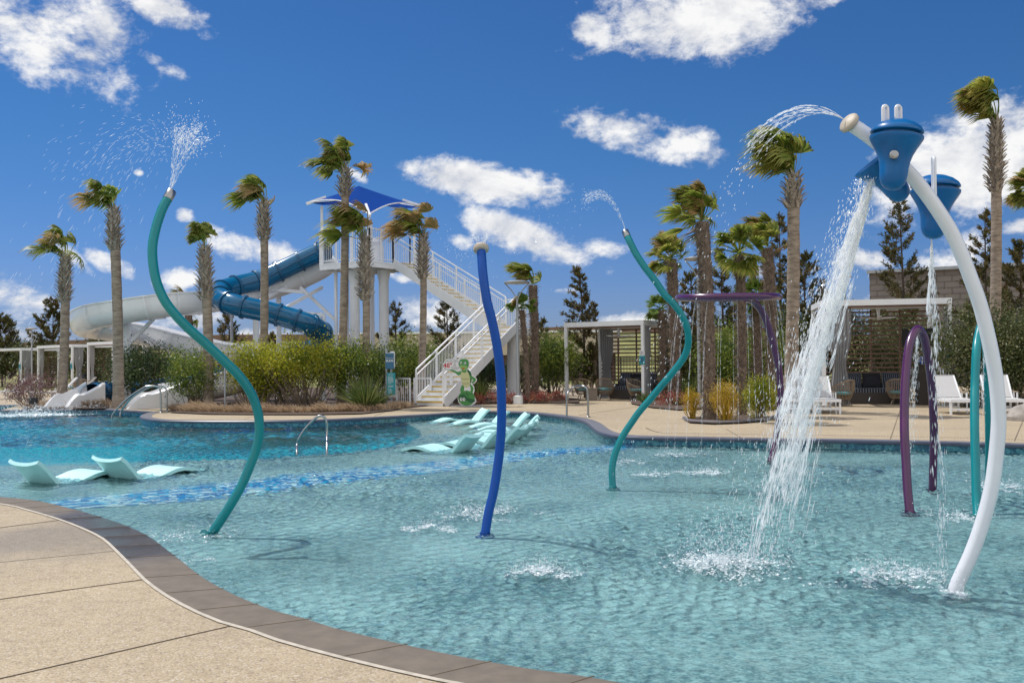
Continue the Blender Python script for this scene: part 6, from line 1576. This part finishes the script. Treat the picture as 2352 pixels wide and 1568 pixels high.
px_poly(smooth([(1930, 545), (1965, 555), (2000, 545), (1985, 580), (1955, 582)], 4), -.054, M['letter_red'], 'mouth', .003, hd)
for x, y in ((1915, 435), (2012, 445)):
    px_poly(ell(x, y, 20, 32), -.053, M['sign_white'], 'eye', .003, hd); px_poly(ell(x + 3, y + 8, 10, 16), -.057, M['letter_dark'], 'pupil', .003, hd)
sh = px_poly(ell(2040, 1250, 192, 175, 40), -.037, M['t_green'], 'ball_shell', .006)
px_poly(smooth([(1858, 1210), (1920, 1165), (2010, 1180), (2060, 1240), (2230, 1290), (2210, 1340), (2120, 1350), (2020, 1300), (1900, 1330), (1862, 1280)], 4), -.043, M['t_dark'], 'shell_opening', .004, sh)
for x in (1914, 1980):
    px_poly(ell(x, 1280, 30, 40), -.049, M['sign_white'], 'eye', .003, sh); px_poly(ell(x + 4, 1275, 12, 18), -.053, M['letter_dark'], 'pupil', .003, sh)
for pts in ([(2035, 1080), (2048, 1080), (2060, 1150), (2100, 1240), (2088, 1240), (2045, 1155)], [(2060, 1140), (2190, 1160), (2190, 1170), (2060, 1152)], [(1935, 1130), (2045, 1150), (2045, 1160), (1930, 1142)]):
    px_poly(pts, -.046, M['t_dark'], 'shell_line', .003, sh)
def tpx(u, v): p = at(1420 * .6125 + u * .6125 / 6.189, 1290 * .6125 + v * .6125 / 6.189, Yh); return Matrix.Translation((p.x, Yh - .044, p.z)) @ RX
text_mesh('48"', .215, tpx(1605, 500), M['letter_red'], bb, 'height_figure', bold=.004)
text_mesh('You must be', .062, tpx(1690, 400), M['letter_dark'], bb); text_mesh('to', .06, tpx(1770, 448), M['letter_dark'], bb); text_mesh('ride', .06, tpx(1762, 492), M['letter_dark'], bb); text_mesh('this slide', .06, tpx(1755, 540), M['letter_dark'], bb)
mb = MB(); p = at(1070, 925, Yh); mb.box((p.x, Yh + .06, .02), (1.0, .3, .04)); mb.build('ground_foot', M['galv'], t)

# black metal fence behind the stairs and the middle cabana
def fence(label, p0, p1, h=1.5, pick=.13):
    t = thing('metal_fence', label, 'fence', p0, group='black metal garden fences'); mb = MB(); d = p1 - p0; n = int(d.length / pick)
    for i in range(n + 1): q = p0.lerp(p1, i / n); mb.bar(q + U3 * .08, q + U3 * h, .018, .018, (0, 1, 0))
    mb.build('picket', M['black_metal'], t)
    for z in (.18, h - .2, h - .04): mb = MB(); mb.bar(p0 + U3 * z, p1 + U3 * z, .03, .035); mb.build('rail', M['black_metal'], t)
    k = max(1, round(d.length / 2.4))
    for i in range(k + 1): q = p0.lerp(p1, i / k); mb = MB(); mb.bar(q, q + U3 * (h + .06), .05, .05, (0, 1, 0)); mb.build('fence_post', M['black_metal'], t)
fence('black metal picket fence behind the staircase and turtle sign', Vector((-2.2, 41.5, 0)), Vector((3.2, 42.5, 0)))
fence('black metal picket fence behind the middle cabana', Vector((2.6, 42.2, 0)), Vector((8.6, 40.2, 0)), 1.6)
fence('black metal picket fence behind the left cabanas', Vector((-36, 72, 0)), Vector((-20, 62, 0)), 1.6)

# small things: depth figures on the tile, bin post, notice boards, skimmer mouths, pole marks
def depth_mark(label, txt, u, v, size, zc=-.105):
    k = min(range(len(fl)), key=lambda i: (fl[i] - G(u, v)).length); p = fl[k]; tn = (fl[k + 1] - fl[k - 1]).normalized(); xv = -tn; yv = Vector((xv.y, -xv.x, 0))
    if yv.y > 0: yv = -yv; xv = -xv
    Mx = Matrix((Vector((-yv.y, yv.x, 0)), U3, yv)).transposed().to_4x4(); w = size * .75 * len(txt) + .1
    t = thing('depth_marker', label, 'depth marker', (p.x, p.y, zc)); c = p + yv * .004 + U3 * zc; Mr3 = Matrix((Vector((-yv.y, yv.x, 0)), yv, U3)).transposed()
    mb = MB(); mb.box(c, (w, .006, .115), Mr3); mb.build('tile_plate', M['tile_plate'], t)
    text_mesh(txt, size, Matrix.Translation(c + yv * .005) @ Mx, M['letter_dark'], t, 'depth_figure')
M['tile_plate'] = mat('grey_green_tile', (.10, .22, .24), .3, var=.1, vscale=8)
depth_mark('depth figure tile on the island wall left of the loungers', '3\' 6"', 897, 957, .12)
depth_mark('depth figure tile on the planter wall left of the slide exits', '3\' 6"', 50, 942, .12)
depth_mark('depth figure tile on the right pool wall below the waterfall', '0FT 8IN', 1895, 1011, .10)
depth_mark('depth figure tile on the pool wall right of the loungers', '0 8', 1290, 957, .10)
p = G(80, 937); t = thing('path_bin', 'black box bollard on a post by the plum shrub', 'bollard', p); Y0 = p.y
a = at(70, 913, Y0); b = at(84, 928, Y0); mb = MB(); mb.box(((a.x + b.x) / 2, Y0, (a.z + b.z) / 2), (abs(b.x - a.x), .2, abs(a.z - b.z))); mb.build('box_head', M['black_metal'], t); mb = MB(); mb.bar((p.x + .04, Y0 + .02, 0), (p.x + .04, Y0 + .02, a.z - .05), .06, .06, (0, 1, 0)); mb.build('post', M['black_metal'], t)
p = G(517, 943); t = thing('marker_post', 'thin grey post without a board before the island shrubs beside the teal pole', 'post', p); mb = MB(); z1 = at(517, 848, p.y).z; mb.tube([p, p + U3 * z1], .028, 10); mb.build('pole', M['galv'], t, True); mb = MB(); mb.lathe([(.03, 0), (.024, .02), (.001, .03)], p + U3 * z1, 10); mb.build('post_cap', M['galv'], t)
p = G(1842, 935); Yq = 29.5; a = at(1825, 822, Yq); b = at(1860, 846, Yq); t = thing('notice_board', 'small white notice board behind the waterfall', 'sign', (a.x, Yq, 0)); mb = MB(); mb.box(((a.x + b.x) / 2, Yq, (a.z + b.z) / 2), (b.x - a.x, .03, a.z - b.z)); mb.build('notice_panel', M['sign_white'], t); mb = MB(); mb.bar(((a.x + b.x) / 2, Yq + .04, 0), ((a.x + b.x) / 2, Yq + .04, a.z), .05, .05, (0, 1, 0)); mb.build('sign_post', M['galv'], t)
t = thing('boulder', 'grey boulder at the right photo edge on the deck', 'rock', G(2352, 960)); mb = MB(); rr = random.Random(3); rows = []
c = G(2360, 965) + Vector((.25, 0, 0))
for j in range(8):
    f = j / 7; rows.append([c + Vector((math.cos(q) * (.75 * math.cos(f * 1.5) * rr.uniform(.93, 1.07)), math.sin(q) * .5 * math.cos(f * 1.5) * rr.uniform(.93, 1.07), .42 * math.sin(f * 1.57))) for q in [2 * math.pi * k / 18 for k in range(18)]])
mb.grid(rows, closed=True); M['rock'] = mat('grey_rock', (.30, .27, .24), .8, var=.3, vscale=5, bump=.8, bscale=10); mb.build('stone', M['rock'], t, True)
# ------------------------------------------------------------------ jets, falling water, foam
def water_drop_material():
    m = bpy.data.materials.new('water_drops'); m.use_nodes = True; nt = m.node_tree; N, L = nt.nodes, nt.links
    b = N['Principled BSDF']; b.inputs['Base Color'].default_value = (1, 1, 1, 1); b.inputs['Roughness'].default_value = .12; b.inputs['Specular IOR Level'].default_value = .8
    tl_ = N.new('ShaderNodeBsdfTranslucent'); tl_.inputs['Color'].default_value = (1, 1, 1, 1)
    tr = N.new('ShaderNodeBsdfTransparent')
    a = N.new('ShaderNodeMixShader'); a.inputs[0].default_value = .6; L.new(b.outputs[0], a.inputs[1]); L.new(tl_.outputs[0], a.inputs[2])
    g = N.new('ShaderNodeNewGeometry'); r = N.new('ShaderNodeMapRange'); L.new(g.outputs['Random Per Island'], r.inputs[0]); r.inputs['To Min'].default_value = .15; r.inputs['To Max'].default_value = .82
    c = N.new('ShaderNodeMixShader'); L.new(r.outputs[0], c.inputs[0]); L.new(a.outputs[0], c.inputs[1]); L.new(tr.outputs[0], c.inputs[2])
    L.new(c.outputs[0], N['Material Output'].inputs['Surface']); return m
M['drop'] = water_drop_material()
def streaks(name, label, P, D, r, ln, cat='water spray', group=None):
    """one stretched droplet (six points) per row of P, along D"""
    n = len(P); P = np.asarray(P, float); D = nrm_(np.asarray(D, float)); r = np.asarray(r, float).reshape(-1, 1) * np.ones((n, 1)); ln = np.asarray(ln, float).reshape(-1, 1) * np.ones((n, 1))
    a = np.cross(D, np.array([.3, 1, .2])); a = nrm_(a); b = np.cross(D, a)
    V = np.stack([P - D * ln, P + a * r, P + b * r, P - a * r, P - b * r, P + D * ln * .7], 1).reshape(-1, 3)
    k = np.arange(n)[:, None] * 6; tri = np.array([[0, 2, 1], [0, 3, 2], [0, 4, 3], [0, 1, 4], [5, 1, 2], [5, 2, 3], [5, 3, 4], [5, 4, 1]])
    F = (k[:, None, :] + tri[None]).reshape(-1, 3)
    c = P.mean(0); o = npmesh(name, V, F, M['drop'], None, True, off=c); o.location = tuple(c); tag(o, label, cat, group, 'stuff'); return o
def ballistic(rng, p0, v0, n, T, spread=.06, wind=(-1.0, 0, 0), t0=0, gv=9.8, wk=1.0, tp=1.0):
    t = t0 + (T - t0) * rng.uniform(size=(n, 1)) ** tp; v = np.asarray(v0, float) + rng.normal(size=(n, 3)) * spread * np.linalg.norm(v0)
    w = np.asarray(wind) * wk
    P = np.asarray(p0, float) + v * t + .5 * (np.array([0, 0, -gv]) + w) * t * t; D = v + (np.array([0, 0, -gv]) + w) * t
    return P, D, t
rng = np.random.default_rng(99)
# left teal pole: fan thrown up, blown left, falling as fine rain
tipp = np.array(c1_[-1]); PP = []; DD = []; RR = []; LL = []
def addp(P, D, r, l):
    PP.append(P); DD.append(D); RR.append(np.ones(len(P)) * r if np.isscalar(r) else r); LL.append(np.ones(len(P)) * l if np.isscalar(l) else l)
def flush(name, label, **k):
    global PP, DD, RR, LL
    P = np.concatenate(PP); D = np.concatenate(DD); r = np.concatenate(RR); l = np.concatenate(LL); keep = P[:, 2] > WZ - .01
    streaks(name, label, P[keep], D[keep], r[keep], l[keep], **k); PP, DD, RR, LL = [], [], [], []
for j in range(7):
    v = np.array([.42 + .16 * j + rng.uniform(-.05, .05), rng.uniform(-.3, .3), 3.7 + rng.uniform(-.3, .25)])
    P, D, t = ballistic(rng, tipp, v, 120, .33, .016, tp=.9); addp(P, D, .0017, .020)
P, D, t = ballistic(rng, tipp, (.72, 0, 3.62), 520, .42, .085, t0=.24); P = P + rng.normal(size=P.shape) * np.array([.045, .05, .03]); addp(P, D, rng.uniform(.0025, .0065, len(P)), .008)
P, D, t = ballistic(rng, tipp, (.15, 0, 3.5), 300, .70, .11, t0=.28, wind=(-4.2, 0, 0)); addp(P, D, rng.uniform(.0008, .0019, len(P)), rng.uniform(.014, .045, len(P)))
P, D, t = ballistic(rng, tipp, (.1, 0, 3.3), 220, 1.1, .11, t0=.5, wind=(-3.4, 0, 0)); addp(P, D, rng.uniform(.0008, .0017, len(P)), rng.uniform(.025, .07, len(P)))
flush('water_spray', 'fan of water drops thrown up from the tall left teal pole and blown left')
# blue pole: bubbling cap
tp = np.array(c2_[-1])
for j in range(26):
    q = rng.uniform(0, 6.28); v = np.array([math.cos(q) * .22, math.sin(q) * .22, rng.uniform(1.0, 1.55)])
    P, D, t = ballistic(rng, tp + np.array([math.cos(q), math.sin(q), 0]) * .04 + np.array([0, 0, .05]), v, 16, .26, .03); addp(P, D, .0018, .008)
P, D, t = ballistic(rng, tp, (-.5, 0, 1.4), 170, .45, .3, t0=.12); addp(P, D, rng.uniform(.002, .004, len(P)), .005)
flush('water_spray', 'little bubbling fountain on top of the beige mushroom cap')
# middle teal pole jet to the left
tp = np.array(c3_[-1])
for j in range(9):
    v = np.array([-.85 + rng.uniform(-.12, .12), rng.uniform(-.1, .1), 3.3 + rng.uniform(-.2, .2)])
    P, D, t = ballistic(rng, tp, v, 48, .46, .012, wind=(-1.6, 0, 0), tp=.8); addp(P, D, .0017, .020)
P, D, t = ballistic(rng, tp, (-1.0, 0, 3.2), 150, 1.0, .09, t0=.3, wind=(-2.5, 0, 0)); addp(P, D, rng.uniform(.0018, .004, len(P)), .008)
flush('water_spray', 'thin arching jet from the slender middle teal pole')
# white pole cap jets arching left
tp = np.array(wc[-1])
for j in range(6):
    v = np.array([-1.75 + rng.uniform(-.12, .12), rng.uniform(-.1, .1), 1.02 + .09 * j])
    P, D, t = ballistic(rng, tp + np.array([-.03, 0, .02]), v, 100, .36, .009, tp=.8); addp(P, D, .0017, .024)
P, D, t = ballistic(rng, tp, (-1.75, 0, 1.25), 240, .85, .07, t0=.24, wind=(-.4, 0, 0)); addp(P, D, rng.uniform(.0014, .0036, len(P)), .012)
flush('water_spray', 'arching jets from the beige cap of the white bucket pole')
# waterfall from the tipped bucket
fall_px = [(2000, 412, YB + .1), (1975, 490, YB + .12), (1945, 580, YB + .18), (1912, 680, YB + .26), (1876, 790, YB + .36), (1850, 880, YB + .45), (1828, 970, YB + .55), (1806, 1070, YB + .66), (1782, 1180, YB + .78), (1762, 1290, YB + .86)]
fp = catmull([at(*q) for q in fall_px], 10); fpa = np.array([tuple(p) for p in fp]); nF = len(fpa)
def along(n, w0, w1, tp=1.0, bias=0.0, t0=0.0, t1=1.0):
    t = t0 + (t1 - t0) * rng.uniform(size=n) ** tp; i = np.minimum((t * (nF - 2)).astype(int), nF - 2); f = (t * (nF - 1) - i)[:, None]
    P = fpa[i] + (fpa[i + 1] - fpa[i]) * np.clip(f, 0, 1); D = fpa[i + 1] - fpa[i]; w = (w0 + (w1 - w0) * t)[:, None]
    P = P + rng.normal(size=(n, 3)) * np.array([1, .7, .25]) * w + np.array([bias, 0, 0]) * w; return P, nrm_(D) + rng.normal(size=(n, 3)) * .05, t
ST = rng.normal(size=(60, 2))
for k in range(48):
    t0 = rng.uniform(0, .8); P, D, t = along(46, 0.004, .020, 1, t0=t0, t1=min(1, t0 + rng.uniform(.15, .4))); wk = .016 + .115 * t ** 1.1; P = P + np.stack([ST[k, 0] * wk, ST[k, 1] * wk * .6, 0 * wk], 1); addp(P, D, rng.uniform(.0016, .0042, len(P)), rng.uniform(.03, .11, len(P)))
P, D, t = along(520, .012, .085, .8, t1=.8); addp(P, D, rng.uniform(.002, .0055, len(P)), rng.uniform(.03, .09, len(P)))
P, D, t = along(1300, .045, .25, .9, -.35); addp(P, D, rng.uniform(.0018, .0042, len(P)), rng.uniform(.008, .03, len(P)))
P, D, t = along(320, .04, .12, 1.6, -1.6, 0, .5); addp(P, D, rng.uniform(.002, .005, len(P)), rng.uniform(.005, .014, len(P)))
flush('waterfall', 'white sheet of water pouring left from the tipped blue bucket', cat='waterfall')
# the sheet itself: a folded, torn film of water inside the falling drops
def sheet_material():
    m = bpy.data.materials.new('water_sheet'); m.use_nodes = True; nt = m.node_tree; N, L = nt.nodes, nt.links
    b = N['Principled BSDF']; b.inputs['Base Color'].default_value = (1, 1, 1, 1); b.inputs['Roughness'].default_value = .15
    tl_ = N.new('ShaderNodeBsdfTranslucent'); tl_.inputs['Color'].default_value = (1, 1, 1, 1); tr = N.new('ShaderNodeBsdfTransparent')
    a = N.new('ShaderNodeMixShader'); a.inputs[0].default_value = .6; L.new(b.outputs[0], a.inputs[1]); L.new(tl_.outputs[0], a.inputs[2])
    tc = N.new('ShaderNodeTexCoord'); mp = N.new('ShaderNodeMapping'); mp.inputs['Rotation'].default_value = (0, R(17), 0); L.new(tc.outputs['Object'], mp.inputs[0])
    m2 = N.new('ShaderNodeMapping'); m2.inputs['Scale'].default_value = (1, 1, .10); L.new(mp.outputs[0], m2.inputs[0])
    n = N.new('ShaderNodeTexNoise'); n.inputs['Scale'].default_value = 34; n.inputs['Detail'].default_value = 6; n.inputs['Roughness'].default_value = .65; L.new(m2.outputs[0], n.inputs['Vector'])
    at_ = N.new('ShaderNodeAttribute'); at_.attribute_name = 'tip'
    s_ = N.new('ShaderNodeMath'); s_.operation = 'SUBTRACT'; L.new(n.outputs[0], s_.inputs[0]); L.new(at_.outputs['Fac'], s_.inputs[1])
    r = N.new('ShaderNodeMapRange'); L.new(s_.outputs[0], r.inputs[0]); r.inputs['From Min'].default_value = .26; r.inputs['From Max'].default_value = .50; r.inputs['To Max'].default_value = .85
    c = N.new('ShaderNodeMixShader'); L.new(r.outputs[0], c.inputs[0]); L.new(tr.outputs[0], c.inputs[1]); L.new(a.outputs[0], c.inputs[2])
    L.new(c.outputs[0], N['Material Output'].inputs['Surface']); return m
V = []; F = []; T = []; nr, nc = 70, 22
for layer in range(2):
    b0 = len(V); ph = rng.uniform(0, 6, 4)
    for i in range(nr):
        t = .86 * i / (nr - 1); k = min(int(t * (nF - 1)), nF - 2); f = t * (nF - 1) - k; c = fpa[k] + (fpa[k + 1] - fpa[k]) * f; w = .035 + .15 * t ** .9
        for j in range(nc):
            s_ = -1 + 2 * j / (nc - 1); fold = .35 * math.sin(s_ * 7 + ph[0] + t * 4) + .2 * math.sin(s_ * 15 + ph[1] - t * 9)
            V.append(c + np.array([s_ * w + .02 * t * math.sin(9 * t + s_ * 5 + ph[2]), (fold + (layer - .5) * .5) * w * .6, 0])); T.append(.10 + .16 * t + .16 * abs(s_) ** 2.5 + (.05 if s_ < 0 else -.05))
    for i in range(nr - 1):
        for j in range(nc - 1): q = b0 + i * nc + j; F.append((q, q + 1, q + nc + 1, q + nc))
wf = bpy.data.objects['waterfall']
npmesh('water_sheet', np.array(V), np.array(F), sheet_material(), wf, True, tip=T)
# second fall from the right bucket
q0 = at(2139, 545, bY3); 
P, D, t = ballistic(rng, q0, (.02, -.02, -.4), 520, .72, .11, wind=(.1, 0, 0), tp=.8); addp(P, D, rng.uniform(.0015, .0038, len(P)), rng.uniform(.012, .05, len(P)))
P, D, t = ballistic(rng, q0, (.02, 0, -.5), 260, .30, .05, tp=1); addp(P, D, rng.uniform(.002, .004, len(P)), rng.uniform(.02, .06, len(P)))
flush('waterfall', 'thin scattered fall of water below the right blue bucket', cat='waterfall')
# ring shower: fine jets leaning outward
for k in range(22):
    q = 2 * math.pi * k / 22 + .1; o = np.array([math.cos(q), math.sin(q), 0]); p0 = np.array(rc) + o * RRING * .98 + np.array([0, 0, -.05])
    v = o * .34 + np.array([-.05, 0, -.7]); P, D, t = ballistic(rng, p0, v, 130, .64, .004, wind=(-.1, 0, 0), tp=.8); addp(P, D, .0014, .034)
flush('ring_jets', 'thin water jets raining from the purple ring')
# little sheets inside the arches
p0 = at(2108, 768, baseY(2116, 1150)); P, D, t = ballistic(rng, p0, (.02, .05, -.2), 600, .62, .35, tp=.8); addp(P, D, rng.uniform(.0015, .0032, len(P)), rng.uniform(.012, .04, len(P)))
p0 = at(2262, 800, baseY(2258, 1150)); P, D, t = ballistic(rng, p0, (.02, .05, -.2), 350, .6, .3, tp=.8); addp(P, D, rng.uniform(.0012, .0026, len(P)), rng.uniform(.012, .03, len(P)))
flush('arch_drizzle', 'drizzle falling inside the purple and turquoise arches')

# foam: bubbling patches and splash crowns on the water
def foam_material():
    m = bpy.data.materials.new('white_foam'); m.use_nodes = True; nt = m.node_tree; N, L = nt.nodes, nt.links; b = N['Principled BSDF']
    b.inputs['Base Color'].default_value = (.86, .92, .95, 1); b.inputs['Roughness'].default_value = .25
    tr = N.new('ShaderNodeBsdfTransparent'); g = N.new('ShaderNodeNewGeometry'); r = N.new('ShaderNodeMapRange'); L.new(g.outputs['Random Per Island'], r.inputs[0]); r.inputs['To Min'].default_value = .15; r.inputs['To Max'].default_value = .75
    c = N.new('ShaderNodeMixShader'); L.new(r.outputs[0], c.inputs[0]); L.new(b.outputs[0], c.inputs[1]); L.new(tr.outputs[0], c.inputs[2]); L.new(c.outputs[0], N['Material Output'].inputs['Surface']); return m
M['foam'] = foam_material()
def froth(name, label, u, v, wpx, hpx, n, size, hgt=.05, seed=1, ang=0, jump=.25, cat='foam patch'):
    """bubbles lying on the water inside an uneven ellipse, with some drops jumping off"""
    r_ = np.random.default_rng(seed); c = G(u, v, WZ); k = ppm(c.y); w = wpx / k; dY = (G(u, v - hpx / 2, WZ) - G(u, v + hpx / 2, WZ)).length
    nc = max(6, n // 40); C = r_.normal(size=(nc, 2)) * .38; sub = r_.integers(0, nc, n); q = C[sub] + r_.normal(size=(n, 2)) * .13
    X_ = q[:, 0] * w * .5; Y_ = q[:, 1] * dY * .5; ca, sa = math.cos(R(ang)), math.sin(R(ang)); rad = np.sqrt((q ** 2).sum(1))
    P = np.stack([c.x + X_ * ca - Y_ * sa, c.y + X_ * sa + Y_ * ca, WZ + np.abs(r_.normal(size=n)) * hgt * .25 * np.exp(-rad * 1.2)], 1)
    fly = r_.uniform(size=n) < jump; P[fly, 2] += np.abs(r_.normal(size=fly.sum())) * hgt * 1.1
    s = size * r_.uniform(.35, 1.2, n); up = np.tile([[0, 0, 1.0]], (n, 1)); st = np.where(fly, 1.0, .55)
    D = up + r_.normal(size=(n, 3)) * .3; flat = r_.uniform(.7, 1.6, n)
    n_ = len(P); Dn = nrm_(D); a = nrm_(np.cross(Dn, np.array([.3, 1, .2]))); b = np.cross(Dn, a); rr_ = (s * np.where(fly, .55, flat))[:, None]; ll = (s * np.where(fly, .9, .5))[:, None]
    V = np.stack([P - Dn * ll, P + a * rr_, P + b * rr_ * .8, P - a * rr_, P - b * rr_ * .8, P + Dn * ll], 1).reshape(-1, 3)
    kk = np.arange(n)[:, None] * 6; tri = np.array([[0, 2, 1], [0, 3, 2], [0, 4, 3], [0, 1, 4], [5, 1, 2], [5, 2, 3], [5, 3, 4], [5, 4, 1]]); F = (kk[:, None, :] + tri[None]).reshape(-1, 3)
    o = npmesh(name, V, F, M['foam'], None, True, off=np.array(c)); o.location = tuple(c); tag(o, label, cat, 'foam on the splash pool', 'stuff'); return o
for i, (lab, u, v, w, h, n, s, hg, ang) in enumerate([
    ('bubbling foam behind the foot of the blue pole', 1105, 1177, 230, 42, 1500, .010, .05, 0), ('small bubbling foam left of the blue pole foot', 985, 1212, 130, 24, 800, .009, .04, 0),
    ('bright bubbling foam in front of the blue pole shadow', 1248, 1315, 170, 46, 1700, .0085, .05, 0), ('splash ring around the foot of the left teal pole', 440, 1226, 240, 44, 700, .008, .04, 0),
    ('small splash in front of the left teal pole', 420, 1290, 130, 26, 350, .007, .03, 0), ('big white splash where the waterfall lands', 1665, 1300, 330, 60, 4200, .0095, .16, 0),
    ('broken foam between the waterfall and the white pole', 2040, 1322, 330, 62, 1900, .009, .05, 0), ('splash at the foot of the big white pole', 2190, 1362, 90, 24, 500, .007, .05, 0),
    ('foam line nearest the right pool wall', 1560, 1045, 160, 10, 700, .012, .04, 0), ('second foam line from the right pool wall', 1620, 1085, 160, 12, 800, .012, .04, 0),
    ('short foam streak left of the purple ring foot', 1450, 1062, 110, 12, 500, .011, .03, 0), ('short foam streak right of the middle teal pole foot', 1500, 1090, 90, 12, 400, .011, .03, 0),
    ('foam behind the white pole at the right photo edge', 2310, 1120, 120, 46, 900, .011, .05, 0), ('foam between the two arches', 2190, 1185, 180, 34, 600, .009, .04, 0)]):
    froth('foam_patch', lab, u, v, w, h, n, s, hg, 200 + i, ang)
froth('foam_patch', 'white churned water in front of the two slide exits', 150, 949, 330, 8, 6500, .032, .16, 230, 0)
froth('foam_patch', 'white churned water below the left slide exit', 60, 954, 220, 6, 2600, .030, .12, 231, 0)
